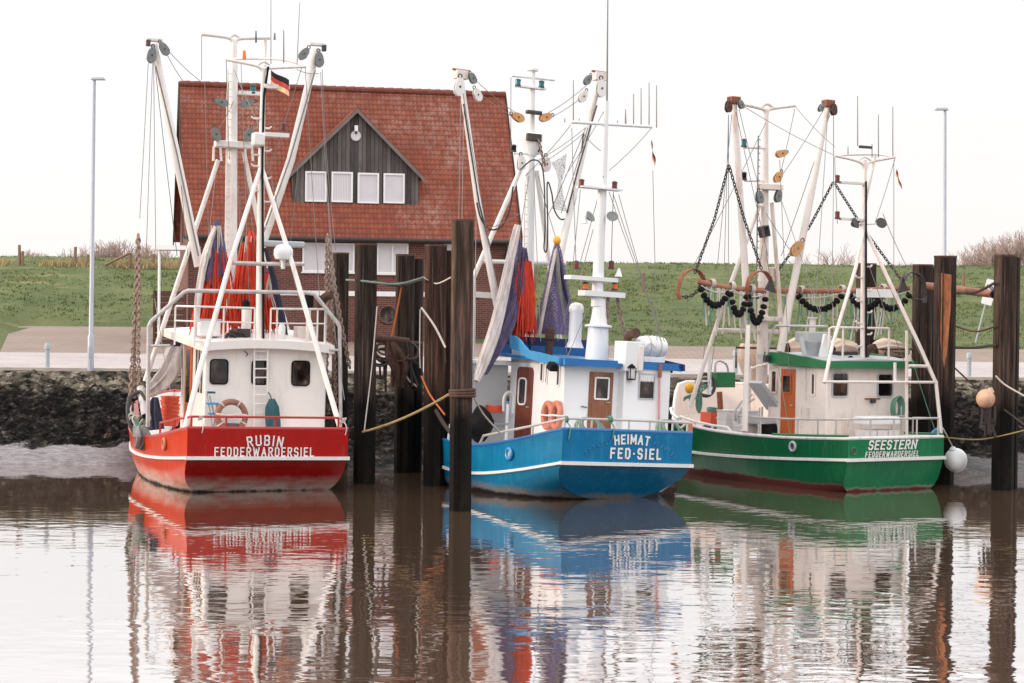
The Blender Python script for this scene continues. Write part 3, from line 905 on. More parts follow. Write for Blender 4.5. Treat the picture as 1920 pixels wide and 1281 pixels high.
for kd, px, D, ty, lb in (('b', 8, 175, 470, 'faint bare tree at the left picture edge beyond the dyke'), ('b', 46, 180, 462, 'faint bare tree beyond the dyke above the leftmost fence post'), ('b', 88, 178, 466, 'faint bare tree beyond the dyke left of the dense bush'),
    ('a', 146, 150, 452, 'dense brown bare bush just left of the tall lamp post'), ('a', 186, 155, 458, 'brown bare tree just right of the tall lamp post'), ('b', 210, 150, 446, 'tall bare tree right of the lamp post, before the chain bundle'), ('b', 236, 152, 440, 'tallest bare tree behind the hanging chain bundle'), ('b', 284, 155, 448, 'bare tree between the chain bundle and the porch canopy'), ('b', 318, 158, 456, 'bare tree beyond the dyke under the porch canopy'),
    ('c', 1490, 125, 470, 'spreading bare tree left part behind the green boat’s starboard boom'), ('c', 1556, 125, 450, 'spreading bare tree behind the green boat between boom and rear mast'), ('c', 1600, 128, 480, 'low bare tree behind the green boat’s rear mast'),
    ('b', 1200, 190, 486, 'tiny faint bare tree on the dyke behind the blue boat’s stays'), ('b', 1690, 180, 484, 'faint bare tree behind the left pile of the right group'),
    ('a', 1828, 140, 445, 'bushy bare tree between the two rightmost piles'), ('a', 1870, 140, 428, 'bushy bare tree behind the rightmost pile'), ('a', 1905, 138, 418, 'tallest bushy bare tree at the right picture edge')):
    tree(kd, px, D, ty, lb)

# ================================================================ harbour piles
k = NT('pile_steel'); k.set(.8, 0, .12)
wz = k.n('ShaderNodeNewGeometry'); wzs = k.n('ShaderNodeSeparateXYZ'); k.l(wz.outputs['Position'], wzs.inputs[0])
obi = k.n('ShaderNodeObjectInfo')
st = k.noise(2.2, (3.4, 3.4, .22), 6, .7); bl_ = k.noise(1.6, (1, 1, .5), 5, .65)
c = k.ramp(st, [(.32, srgb(36, 32, 31)), (.46, srgb(64, 54, 50)), (.58, srgb(94, 80, 73)), (.72, srgb(142, 122, 109))])
c = k.mix(k.ramp(k.math('MULTIPLY', bl_, st), [(.33, 0.0), (.42, .7)]), c, srgb(124, 74, 52))
c = k.mix(1.0, c, obi.outputs['Color'], 'MULTIPLY')
low = k.ramp(k.noise(1.4, (1.5, 1.5, .4), 5, .65), [(.35, srgb(13, 11, 11)), (.58, srgb(24, 21, 18)), (.78, srgb(48, 43, 28))])
tide = k.math('ADD', wzs.outputs['Z'], k.math('MULTIPLY', k.math('SUBTRACT', k.noise(1.1, (1.6, 1.6, .7), 6, .75), .5), 2.0))
c = k.mix(k.ramp(k.math('MULTIPLY', tide, .2), [(.36, 0.0), (.56, 1.0)]), low, c)
k.color(c); k.bump(k.noise(6, (1, 1, .5), 6, .7), .5, .03)
M['pile'] = k.m
def pile(xl, xr, top, D, label, rz=0.0, lean=0.0, tone=(.52, .51, .50), rear=0):
    """two steel sections welded to a six-sided box, the flanges standing out as seams"""
    a, b = P(xl, top, D), P(xr, top, D); w = b.x - a.x; cx = (a.x + b.x) / 2; zt = a.z
    t = thing('steel_pile', (cx, D, 0), label, 'pile', 'steel mooring piles', rot=(0, 0, rz))
    r = w / 2; OFF[t.name] = V((0, 0, 0))
    pr = [(-r, .02), (-r * .97, -.05), (-r * .60, -r * .72), (r * .55, -r * .76), (r * .80, -r * .45), (r, -.05), (r, .06), (r * .6, r * .74), (-r * .6, r * .74), (-r * .97, .08)]
    mb = MB(); rows = []
    lo = -2.0
    for z in [lo] + [zt * i / 14 for i in range(15)]:
        rows.append([(x + lean * z, y, z) for x, y in pr])
    mb.grid(rows, True)
    n = len(pr); mb.face(range(len(mb.v) - n, len(mb.v)))
    mb.build('box_section', 'pile', t, angle=25).color = tone + (1,)
    if rear:                              # second section behind, a little lower
        h2 = zt - rear; q2 = [(-.16, -.1), (.10, -.14), (.19, -.03), (.19, .2), (-.16, .2)]; m2 = MB()
        m2.grid([[(x + r * .98, y + r * .9, z) for x, y in q2] for z in [lo] + [h2 * i / 8 for i in range(9)]], True); m2.face(range(len(m2.v) - 5, len(m2.v)))
        m2.build('rear_section', 'pile', t, angle=25).color = tuple(c * .8 for c in tone) + (1,)
    s = MB(); s.box((-r * .30 + lean * zt / 2, -r * .76, zt / 2 - .5), (.035, .03, zt + .9), Matrix.Rotation(lean, 3, 'Y')); s.build('weld_seam', 'pile', t, smooth=False)
    q = MB(); rows = [[(x * 1.03 + lean * zt, y * 1.03, zt - .03) for x, y in pr], [(x * 1.03 + lean * zt, y * 1.03, zt + .02) for x, y in pr]]
    q.grid(rows, True); q.face(range(n, 2 * n)); q.build('rim', 'rust_dark', t, smooth=False)
    return t
P1 = pile(847, 888.5, 413, 43.4, 'tall brown steel pile standing nearest, between the red and blue boats', tone=(1.05, .95, .88))
pile(666, 707, 458, 50.0, 'steel pile right beside the red boat’s stern', .15)
pile(742, 778, 478, 53.5, 'shorter dark pile behind the rope tangle, second left of the nearest pile', -.1, rear=.10)
pile(797, 838, 460, 49.6, 'reddish brown pile directly left of the tall nearest pile', .05, rear=.12, tone=(.72, .54, .48))
pile(624, 654, 475, 54.5, 'dark pile half hidden behind the red boat’s exhaust and chains', .2)
pile(1606, 1643, 495, 56.5, 'dark pile standing behind the green boat’s rear mast', .1)
pile(1712, 1749, 497, 55.0, 'dark pile carrying the end of the rusty beam, right of the green wheelhouse', .05, rear=.06)
P8 = pile(1752, 1793, 481, 51.5, 'pile with a long bright orange rust patch beside the green boat’s stern', -.05, tone=(.62, .58, .56))
P9 = pile(1865, 1906, 479, 50.0, 'grey brown pile nearest the right picture edge', .08, rear=.04, tone=(.70, .65, .62))
# the big rust patch
a = P(1771, 570, 51.2); 
k = NT('bright_rust'); k.set(.85)
k.color(k.ramp(k.noise(2.5, (3, 3, .7), 5, .7), [(.3, srgb(112, 66, 46)), (.5, srgb(168, 100, 64)), (.75, srgb(196, 138, 100))])); M['bright_rust'] = k.m
mb = MB(); pts = []
ww = .135
prof = [(-ww, 0), (-ww * .9, .9), (-ww, 1.75), (ww, 1.70), (ww * .9, .8), (ww * .4, -.25), (-ww * .2, -.7)]
r8 = (P(1793, 481, 51.5).x - P(1752, 481, 51.5).x) / 2
mb.prism([(x - .005, -r8 * .765, a.z - .95 + z) for x, z in prof], (0, -.004, 0))
OFF[P8.name] = V((0, 0, 0)); mb.build('rust_patch', 'bright_rust', P8, smooth=False)
# ================================================================ boats
class Boat:
    """boat coordinates: x to starboard, y forward from the transom, z up from the water"""
    def __init__(s, name, O, head, lst, label):
        s.root = thing(name, (O[0], O[1], 0), label, 'fishing boat', rot=(0, lst, head))
        s.root.rotation_mode = 'XYZ'
        s.M = Matrix.Translation(V((O[0], O[1], 0))) @ Euler((0, lst, head), 'XYZ').to_matrix().to_4x4()
        s.I = s.M.inverted(); s.o = s.I @ CAM
    def Y(s, px, py, y):
        d = s.I.to_3x3() @ ray(px, py)
        return s.o + d * ((y - s.o.y) / d.y)
    def X(s, px, py, x):
        d = s.I.to_3x3() @ ray(px, py)
        return s.o + d * ((x - s.o.x) / d.x)
    def Z(s, px, py, z):
        d = s.I.to_3x3() @ ray(px, py)
        return s.o + d * ((z - s.o.z) / d.z)
    def ys(s, y, *pp):
        return [s.Y(a, b, y) for a, b in pp]
    # small parts in one call
    def bar(s, name, m, a, b, r0, r1=None, par=None, n=10, **k):
        return MB().bar(a, b, r0, r1, n).build(name, m, par or s.root, **k)
    def tube(s, name, m, pts, r, par=None, n=8, **k):
        return MB().tube(pts, r, n).build(name, m, par or s.root, **k)
    def box(s, name, m, c, sz, par=None, rot=None, bevel=0, top=1.0, **k):
        return MB().box(c, sz, rot, top).build(name, m, par or s.root, smooth=bool(bevel), bevel=bevel, **k)
    def free(s, mb, name, m, label, cat, group=None, **k):
        """a loose thing on board: its own top-level object in the world"""
        return mb.build(name, m, None, s.M, label, cat, group, **k)

def hull(B, L, wt, bm, sm, zs, zk, zd, zb0, p0, rake, cols, boot, flare=.12, stripe_h=.085, bowfull=2.2, wl_boot=.16):
    """zs, zk: height of the bulwark top and of the white strake along the hull; zd deck; zb0, p0: shape of the transom's lower edge"""
    zd_in = zd
    zd = lambda t: max(zd_in(t), zk(t) + .03) if t < .3 else zd_in(t)
    def bhalf(t):
        if t < sm: return wt + (bm - wt) * math.sin(math.pi / 2 * t / sm)
        return bm * max(0.0, 1 - ((t - sm) / (1 - sm)) ** bowfull) ** .75
    def sec(t):
        """profile from the bulwark top down to the keel: (half breadth, y, z)"""
        b = bhalf(t); top, kn = zs(t), zk(t)
        zb = zb0 + (-1.1 - zb0) * min(1, t / .35); pw = p0 + (2.0 - p0) * min(1, t / .5)
        fl = flare * min(1, t / .6)
        out = []
        for u in (0, .33, .66, 1):
            z = top + (kn - top) * u
            out.append((b * (1 + fl * .25 * (1 - u)) , z))
        for q in range(1, 10):
            a = q / 9
            z = kn + (zb - kn) * math.sin(a * math.pi / 2) ** 1.0
            f = (kn - z) / (kn - zb)
            x = b * max(0, 1 - min(1, f) ** pw) ** (1 / pw) * (1 - fl * f * .8)
            out.append((x, z))
        res = []
        for x, z in out:
            y = t * L + rake * max(0, kn - z) * max(0, 1 - t / .25) ** 1.5 + .42 * z * t ** 5
            res.append(V((x, y, z)))
        return res
    NS = 56
    ts = [(i / NS) ** 1.15 for i in range(NS + 1)]; ts[-1] = .9995
    S_ = [sec(t) for t in ts]
    mb = MB()
    mb.grid([[V((-p.x, p.y, p.z)) for p in s] for s in S_])
    mb.grid([[p.copy() for p in reversed(s)] for s in S_])
    mb.m = 1                                                # inside of the bulwark, and the deck
    def inner(t, s):
        if t < .05:
            return V((s[0].x - .07, s[0].y + .06, s[0].z)), V((s[0].x - .09, s[0].y + .06, zd(t)))
        a, b = sec(max(0, t - .01))[0], sec(min(.9995, t + .01))[0]
        d = (b - a); n = V((-d.y, d.x, 0)); n = n.normalized() if n.length > 1e-6 else V((-1, 0, 0))
        def put(o, z): return V((max(0, s[0].x + n.x * o), s[0].y + n.y * o, z))
        fl_ = max(0, min(1, (t - .6) / .3))
        return put(.07, s[0].z), put(.10 + .30 * fl_, zd(t))
    for sg in (-1, 1):
        rows = []
        for t, s in zip(ts, S_):
            a, b = inner(t, s)
            rows.append([V((sg * q.x, q.y, q.z)) for q in (s[0], a, b, V((0, b.y, zd(t))))])
        if sg > 0: rows = [list(reversed(r)) for r in rows]
        mb.grid(rows)
    a, b = inner(0, S_[0])
    w, zt = S_[0][0].x, zs(0)
    mb.poly([(-w, .07, zt), (w, .07, zt), (w, .07, zd(0)), (-w, .07, zd(0))])
    mb.poly([(-w, 0, zt), (w, 0, zt), (w, .07, zt), (-w, .07, zt)])
    h = mb.build('hull', [cols['hull'], cols['inner']], B.root, angle=40)
    # transom: flat above the strake, raking forward below it
    mb = MB(); t0 = S_[0]
    mb.grid([[V((p.x * e, p.y - .012, p.z)) for p in t0] for e in (-1, -.5, 0, .5, 1)])
    tr = mb.build('transom', cols['transom'], B.root, angle=30)
    # strake
    def strake(zo, hh, out, name, m, sides=True, transom=True, y1=1.0):
        mb = MB()
        def at(t):
            s = sec(t); kn = zk(t)
            return V((s[3].x, s[3].y, kn + zo))
        for sg in (-1, 1):
            rows = []
            for t in ts:
                if t > y1: break
                p = at(t); o = out if t < .97 else out * .4
                rows.append([V((sg * (p.x - .01), p.y, p.z + hh / 2)), V((sg * (p.x + o), p.y - (out if t == 0 else 0), p.z + hh * .35)), V((sg * (p.x + o), p.y - (out if t == 0 else 0), p.z - hh * .35)), V((sg * (p.x - .01), p.y, p.z - hh / 2))])
            mb.grid(rows)
        p = at(0)
        mb.box((0, -out / 2 - .01, p.z), (2 * (p.x + out) - .004, out + .02, hh * .96))
        return mb.build(name, m, h, angle=50)
    strake(0, stripe_h, .045, 'rubbing_strake', 'rubrail')
    # capping of the bulwark
    mb = MB()
    for sg in (-1, 1):
        mb.tube([V((sg * (s[0].x - .03), s[0].y + (.02 if i == 0 else 0), s[0].z + .015)) for i, s in enumerate(S_)], .045, 8)
    mb.bar((-w, .02, zt + .015), (w, .02, zt + .015), .045)
    mb.build('capping', cols['cap'], h)
    B.sec, B.bhalf, B.zs, B.zk, B.wt, B.L, B.hull, B.transom = sec, bhalf, zs, zk, wt, L, h, tr
    def side(t, u=0.0, sg=-1, off=0.0):
        """point on the outer bulwark: t along, u from top (0) to strake (1)"""
        s = sec(t); a = s[0].lerp(s[3], u)
        return V((sg * (a.x + off), a.y, a.z))
    B.side = side
    return h

def hullmat(name, upper, sun_wear, boot_col, scum, z0, z1, zb):
    """painted steel: streaks of rust and salt, a pale scum line above a dark boot-top"""
    k = NT(name); k.set(.32, 0, .20, .0)
    z = k.sep()['Z']
    zn = k.math('ADD', z, k.math('MULTIPLY', k.math('SUBTRACT', k.noise(1.3, (2, 2, .8), 5, .7), .5), .22))
    base = k.ramp(k.noise(1.6, (1.2, 1.2, .5), 5, .6), [(.3, tuple(c * .86 for c in upper[:3]) + (1,)), (.7, tuple(min(1, c * 1.1) for c in upper[:3]) + (1,))])
    wear = k.ramp(k.noise(2.2, (3.5, 3.5, .5), 6, .72), [(.52, 0.0), (.76, .55)])
    c = k.mix(wear, base, sun_wear)
    streak = k.ramp(k.math('MULTIPLY', k.noise(5, (4, 4, .35), 4, .6), k.noise(.9, (1, 1, .6), 3, .5)), [(.33, 0.0), (.46, .55)])
    c = k.mix(streak, c, tuple(q * .55 for q in upper[:3]) + (1,))
    lo = k.math('MULTIPLY', k.math('ADD', zn, .5), .5)
    sc = k.ramp(lo, [((z0 + .5) * .5, 1.0), ((z1 + .5) * .5, 0.0)])
    scn = k.ramp(k.noise(4, (.5, .5, 2.2), 5, .65), [(.36, .40), (.62, 1.0)])
    c = k.mix(k.math('MULTIPLY', sc, scn), c, scum)
    rs = k.ramp(k.math('MULTIPLY', k.noise(3.2, (5, 5, .45), 5, .7), k.noise(1.3, (1.4, 1.4, .5), 4, .6)), [(.37, 0.0), (.45, .6)])
    c = k.mix(rs, c, srgb(128, 84, 62))
    bt = k.ramp(lo, [((zb + .47) * .5, 1.0), ((zb + .53) * .5, 0.0)])
    c = k.mix(bt, c, boot_col)
    k.color(c)
    k.l(k.ramp(lo, [((z0 + .5) * .5, .7), ((z1 + .5) * .5, .28)]), k.b.inputs['Roughness'])
    pl = k.n('ShaderNodeTexBrick'); pl.inputs['Scale'].default_value = 1; pl.inputs['Brick Width'].default_value = 1.7; pl.inputs['Row Height'].default_value = .62; pl.inputs['Mortar Size'].default_value = .014
    cbx = k.n('ShaderNodeCombineXYZ'); q_ = k.sep(); k.l(k.math('ADD', q_['Y'], k.math('MULTIPLY', q_['X'], .9)), cbx.inputs[0]); k.l(q_['Z'], cbx.inputs[1]); k.l(cbx.outputs[0], pl.inputs['Vector'])
    k.bump(k.math('ADD', k.noise(1.7, (1, 1, .8), 3, .5), k.math('MULTIPLY', pl.outputs['Fac'], .10)), .34, .05)
    M[name] = k.m
    return name

def wheelhouse(B, x0, x1, y0, y1, zt0, zt1, zb, m, cham=0.0):
    """cabin with bevelled corners; the top rises from zt0 aft to zt1 forward"""
    fp = [(x0, y0), (x1, y0), (x1, y1), (x0, y1)] if not cham else [(x0, y0 + cham), (x0 + cham, y0), (x1 - cham, y0), (x1, y0 + cham), (x1, y1), (x0, y1)]
    mb = MB()
    zt = lambda y: zt0 + (zt1 - zt0) * (y - y0) / (y1 - y0)
    n = len(fp); k = mb.addv([(x, y, zb) for x, y in fp]); mb.addv([(x, y, zt(y)) for x, y in fp])
    for i in range(n):
        j = (i + 1) % n; mb.face((k + i, k + j, k + n + j, k + n + i))
    mb.face(range(k + n, k + 2 * n))
    return mb.build('wheelhouse', m, B.root, angle=20, bevel=.03)

def wh_window(B, par, box, plane, off, r=.09, frame='black_rubber', fw=.03, glass='glass_dark', name='window', mull=0):
    """window from its photo box on an aft wall ('Y') or a port wall ('X')"""
    (px0, py0, px1, py1) = box
    f = B.Y if plane == 'Y' else B.X
    a, b, c = f(px0, (py0 + py1) / 2, off), f(px1, (py0 + py1) / 2, off), f((px0 + px1) / 2, py0, off)
    d = f((px0 + px1) / 2, py1, off)
    o = V(((a.x + b.x) / 2, (a.y + b.y) / 2, (c.z + d.z) / 2)); h = c.z - d.z
    if plane == 'Y': ex, nn, w = V((1, 0, 0)), V((0, -1, 0)), abs(b.x - a.x)
    else: ex, nn, w = V((0, -1, 0)), V((-1, 0, 0)), abs(b.y - a.y)
    ez = V((0, 0, 1)); r = min(r, w * .45, h * .45)
    mb = MB(); mb.m = 0
    mb.ring(o - nn * .02, ex, ez, w, h, r, fw, nn * .05)
    mb.m = 1
    mb.panel(o - nn * .02, ex, ez, w - fw * 1.2, h - fw * 1.2, max(.005, r - fw * .6), nn * .028)
    return mb.build(name, [frame, glass], par, angle=30)

def wh_door(B, par, box, plane, off, m, win=None, r=.02, frame=None, name='door', wframe='window_frame', wr=.05):
    px0, py0, px1, py1 = box
    f = B.Y if plane == 'Y' else B.X
    a, b, c, d = f(px0, (py0 + py1) / 2, off), f(px1, (py0 + py1) / 2, off), f((px0 + px1) / 2, py0, off), f((px0 + px1) / 2, py1, off)
    o = V(((a.x + b.x) / 2, (a.y + b.y) / 2, (c.z + d.z) / 2)); h = c.z - d.z
    if plane == 'Y': ex, nn, w = V((1, 0, 0)), V((0, -1, 0)), abs(b.x - a.x)
    else: ex, nn, w = V((0, -1, 0)), V((-1, 0, 0)), abs(b.y - a.y)
    ez = V((0, 0, 1))
    mb = MB(); mb.m = 0
    mb.panel(o - nn * .03, ex, ez, w, h, r, nn * .055)
    mb.m = 1
    if frame: mb.ring(o - nn * .03, ex, ez, w + .10, h + .10, r + .05, .05, nn * .075)
    # lower panel mouldings and handle
    mb.m = 0
    for s in (-1, 1):
        mb.panel(o + nn * .022 + ex * (s * w * .22) - ez * h * .25, ex, ez, w * .34, h * .36, .01, nn * .012)
    mb.m = 2
    mb.bar(o + nn * .05 + ex * (w * .40) - ez * h * .02, o + nn * .05 + ex * (w * .24) - ez * h * .02, .012)
    if win:
        q0, q1, q2, q3 = win
        A, Bq, Cq, D = f(q0, (q1 + q3) / 2, off), f(q2, (q1 + q3) / 2, off), f((q0 + q2) / 2, q1, off), f((q0 + q2) / 2, q3, off)
        wo = V(((A.x + Bq.x) / 2, (A.y + Bq.y) / 2, (Cq.z + D.z) / 2)); ww = abs(A.x - Bq.x) + abs(A.y - Bq.y); wh = Cq.z - D.z
        mb.m = 1; mb.ring(wo + nn * .02, ex, ez, ww, wh, wr, .04, nn * .03)
        mb.m = 3; mb.panel(wo + nn * .02, ex, ez, ww - .06, wh - .06, max(.01, wr - .03), nn * .014)
    return mb.build(name, [m, wframe, 'galv', 'glass_dark'], par, angle=30)

def block(B, name, m, c, rr, par, ang=0.0, t=.12):
    """pulley block: two cheeks, a sheave and a shackle, hanging at angle ang in the boat's cross plane"""
    c = V(c); mb = MB(); ca, sa = math.cos(ang), math.sin(ang)
    ex, ez = V((ca, 0, sa)), V((-sa, 0, ca))
    pts = [c + ex * (rr * .8 * math.cos(a) * (1 if math.sin(a) < 0 else .86)) + ez * (rr * 1.25 * math.sin(a)) for a in [2 * math.pi * i / 14 for i in range(14)]]
    for y in (-t / 2, t / 2 - .03):
        mb.prism([p + V((0, y, 0)) for p in pts], (0, .03, 0))
    rot = Matrix.Rotation(R(90), 3, 'X')
    mb.m = 1; mb.lathe(c + V((0, t * .4, 0)), [(rr * .62, 0), (rr * .55, t * .4), (rr * .62, t * .8)], 14, rot)
    mb.bar(c + V((0, -t * .6, 0)), c + V((0, t * .6, 0)), rr * .16)
    top = c + ez * rr * 1.45
    mb.torus(top, rr * .28, rr * .09, ex, ez, 10, 5)
    return mb.build(name, [m, 'steel_dark'], par)

def navlight(B, name, m, c, par, hh=.22, r=.075):
    mb = MB(); mb.m = 0; mb.lathe(V(c) + V((0, 0, hh * .2)), [(r * .85, 0), (r * .85, hh * .6)], 12)
    mb.m = 1; mb.lathe(V(c), [(r, 0), (r, hh * .2)], 12); mb.lathe(V(c) + V((0, 0, hh * .8)), [(r, 0), (r * .9, hh * .12), (r * .4, hh * .22)], 12)
    return mb.build(name, [m, 'steel_dark'], par)

def rail(B, name, m, pts, posts, r=.022, par=None, rows=1, gap=.3, pr=None):
    """guard rail: one bent tube, its lower courses, and posts as (top point, bottom z)"""
    mb = MB(); mb.tube(pts, r, 8)
    for q in range(1, rows):
        mb.tube([p + V((0, 0, -gap * q)) for p in pts], r * .8, 6)
    for p, zb in posts:
        mb.bar(p, (p.x, p.y, zb), pr or r * .9, n=6)
    return mb.build(name, m, par or B.root)

def strands(mb, top, n, spread, ln, r, jit, rr, sway=.1):
    for i in range(n):
        a = rr.uniform(0, 6.28); d = rr.uniform(0, 1) ** .5
        p = V(top) + V((spread[0] * d * math.cos(a) * .5, spread[1] * d * math.sin(a) * .5, rr.uniform(-.05, .05)))
        pts = [p]
        q = p.copy()
        wid = rr.uniform(.8, 1.5)
        for j in range(5):
            q = q + V(((p.x - top[0]) * .22 * wid + rr.uniform(-jit, jit), (p.y - top[1]) * .22 + rr.uniform(-jit, jit), -ln * rr.uniform(.15, .24)))
            pts.append(q.copy())
        mb.tube(pts, [r, r * 1.2, r * 1.3, r * 1.2, r, r * .6], 4, cap=False)

def loft_net(path, radii, n=14, fold=.25, seed=1):
    """draped netting: a folded tube of cloth along a path"""
    rr = random.Random(seed); mb = MB(); ph = [rr.uniform(0, 6.28) for _ in range(4)]
    pts = curve(path, 6); m = len(pts); rows = []
    for i, p in enumerate(pts):
        u = i / (m - 1) * (len(radii) - 1); a = int(min(u, len(radii) - 2)); r = radii[a] + (radii[a + 1] - radii[a]) * (u - a)
        t = (pts[min(i + 1, m - 1)] - pts[max(0, i - 1)]).normalized()
        e1 = V((0, 1, 0)).cross(t); e1 = e1.normalized() if e1.length > .05 else V((1, 0, 0)); e2 = t.cross(e1)
        row = []
        for j in range(n * 2):
            th = math.pi * j / n
            k = 1 + fold * (math.sin(3 * th + ph[0] + i * .12) + .7 * math.sin(7 * th + ph[1] - i * .2) + .5 * math.sin(11 * th + ph[2]))
            row.append(p + e1 * (math.cos(th) * r * k) + e2 * (math.sin(th) * r * k))
        rows.append(row)
    mb.grid(rows, True)
    return mb

def flag(B, a, b, rows3, label, name='flag'):
    """hanging or flying cloth with three stripes: rows3 = four edges, each a list of points from hoist to fly"""
    mb = MB()
    for i in range(3):
        mb.m = i; mb.grid([rows3[i], rows3[i + 1]])
    return B.free(mb, name, ['flag_black', 'flag_red', 'flag_gold'], label, 'flag', angle=80)
# ================================================================ the red boat
B = RB = Boat('fishing_boat', (-5.74, 46.95), R(20), R(1.0), 'red fishing trawler with RUBIN FEDDERWARDERSIEL in white letters on its stern')
Rt = B.root
hullmat('red_hull', srgb(196, 56, 16), srgb(204, 92, 52), srgb(30, 27, 28), srgb(196, 182, 172), .10, .42, .02)  # orange of the low sun put into the side's base colour
hullmat('red_transom', srgb(164, 18, 14), srgb(172, 40, 32), srgb(30, 27, 28), srgb(196, 182, 172), .10, .42, .02)  # same red paint in its shaded tone, for the stern
hull(B, 11.5, 1.93, 2.24, .42, lambda t: 1.52 - .50 * math.sin(math.pi * min(1, t / .9)) ** 1.2 + 1.6 * max(0, t - .6) ** 1.5, lambda t: .84 - .25 * math.sin(math.pi * min(1, t / .9)) + 1.2 * max(0, t - .6) ** 1.5, lambda t: .62 + .5 * max(0, t - .6),
     -.22, 3.4, .85, dict(hull='red_hull', inner='white_warm', transom='red_transom', cap='red_paint'), None)
# name on the stern
a = B.Y(497, 826, -.02); b = B.Y(496, 847.5, -.02)
MB().text('RUBIN', a, (1, 0, 0), (0, 0, 1), (0, -1, 0), .215, .16, gap=.46, arch=.20, wide=.80).build('boat_name', 'letter', B.transom, smooth=False)
MB().text('FEDDERWARDERSIEL', b, (1, 0, 0), (0, 0, 1), (0, -1, 0), .19, .155, gap=.40, wide=.70).build('home_port_lettering', 'letter', B.transom, smooth=False)
# mooring ring on the port quarter
q = B.side(.16, .42, -1, .0)
mb = MB(); mb.torus(q + V((-.03, 0, 0)), .13, .035, (0, 1, 0), (0, 0, 1), 18, 8); mb.m = 1; mb.lathe(q, [(.10, 0), (.10, .02)], 14, Matrix.Rotation(R(-90), 3, 'Y'))
mb.build('fairlead', ['lifebuoy_red', 'steel_dark'], B.hull)
# red stern rail
rp = [B.side(.22, 0, -1, -.06) + V((0, 0, .32)), B.side(.11, 0, -1, -.06) + V((0, 0, .30)), V((-1.82, .12, 1.80)), V((1.72, .12, 1.80)), B.side(.06, 0, 1, -.06) + V((0, 0, .28))]
rail(B, 'stern_rail', 'red_paint', rp, [(p, p.z - .32) for p in (rp[0], rp[1], rp[2], V((0.18, .12, 1.80)), V((-1.0, .12, 1.8)), rp[3], rp[4])], .028, pr=.026)
# ---- wheelhouse
yw = 2.3
A0, A1 = B.Y(384, 700, yw), B.Y(612, 700, yw)
zr = B.Y(500, 652, yw).z
xw0, xw1 = A0.x, A1.x
wh = wheelhouse(B, xw0, xw1, yw, yw + 3.1, zr, zr + .25, .62, 'white_warm', .0)
for bx in ((393, 673, 428, 721), (471, 675, 503, 722), (546, 676, 581, 724)):
    wh_window(B, wh, bx, 'Y', yw, .10)
# port side: door and slim windows
def pxl(dy): return None
def side_panel(par, y0, y1, z0, z1, m, name, x, t=.04, r=.02):
    o = V((x, (y0 + y1) / 2, (z0 + z1) / 2))
    return MB().panel(o + V((.01, 0, 0)), (0, -1, 0), (0, 0, 1), abs(y1 - y0), z1 - z0, r, (-t, 0, 0)).build(name, m, par, smooth=False)
d = side_panel(wh, yw + 1.55, yw + 2.35, .75, zr + .08, 'wood_door', 'door', xw0, .05)
side_panel(d, yw + 1.72, yw + 2.18, 1.95, zr - .12, 'glass_dark', 'pane', xw0 - .04, .02, .05)
MB().bar((xw0 - .07, yw + 1.62, 1.85), (xw0 - .07, yw + 1.75, 1.85), .015).build('handle', 'galv', d)
for k_, yy in enumerate((.28, .62, .96)):
    w_ = side_panel(wh, yw + yy, yw + yy + .16, 2.25, zr - .1, 'glass_dark', 'window', xw0, .03, .04)
side_panel(wh, yw + 2.42, yw + 2.62, .75, zr + .08, 'white_warm', 'door_post', xw0, .07)
# roof slab with overhang and camber
mb = MB(); rows = []
rz0 = B.Y(500, 661, yw - .25).z
for y, dz, wx in ((yw - .28, 0, .12), (yw + 3.5, .30, .42)):
    rows.append([V((xw0 - wx + (xw1 - xw0 + 2 * wx) * i / 10, y, rz0 + dz + .10 * (1 - (2 * i / 10 - 1) ** 2))) for i in range(11)])
top = [[p + V((0, 0, .20)) for p in r] for r in rows]
mb.grid(rows); mb.grid([list(reversed(r)) for r in top])
mb.grid([rows[0], top[0]]); mb.grid([rows[1], top[1]])
mb.grid([[r[0] for r in rows], [r[0] for r in top]]); mb.grid([[r[-1] for r in rows], [r[-1] for r in top]])
roof = mb.build('wheelhouse_roof', 'white_warm', Rt, angle=40)
zd_ = rz0 + .22
# flybridge guard rail
yr = yw - .15
r1 = [B.Y(329, 577, yr + 1.1), B.Y(331, 574, yr + .9), B.Y(366, 575, yr), B.Y(478, 578, yr)]
r2 = [B.Y(508, 579, yr), B.Y(610, 580, yr), B.Y(612, 578, yr + 1.0)]
rail(B, 'guard_rail', 'white_pole', r1, [(p, zd_ - .1) for p in (r1[0], r1[2], B.Y(420, 577, yr), r1[3])], .026, rows=2, gap=.36)
rail(B, 'guard_rail', 'white_pole', r2, [(p, zd_ - .1) for p in (r2[0], B.Y(520, 579, yr), B.Y(596, 580, yr), r2[1], r2[2])], .026, rows=2, gap=.36)
mb = MB(); mb.tube([B.Y(366, 640, yr), B.Y(478, 642, yr)], .022); mb.tube([B.Y(508, 642, yr), B.Y(610, 644, yr)], .022); mb.build('foot_rail', 'white_pole', Rt)
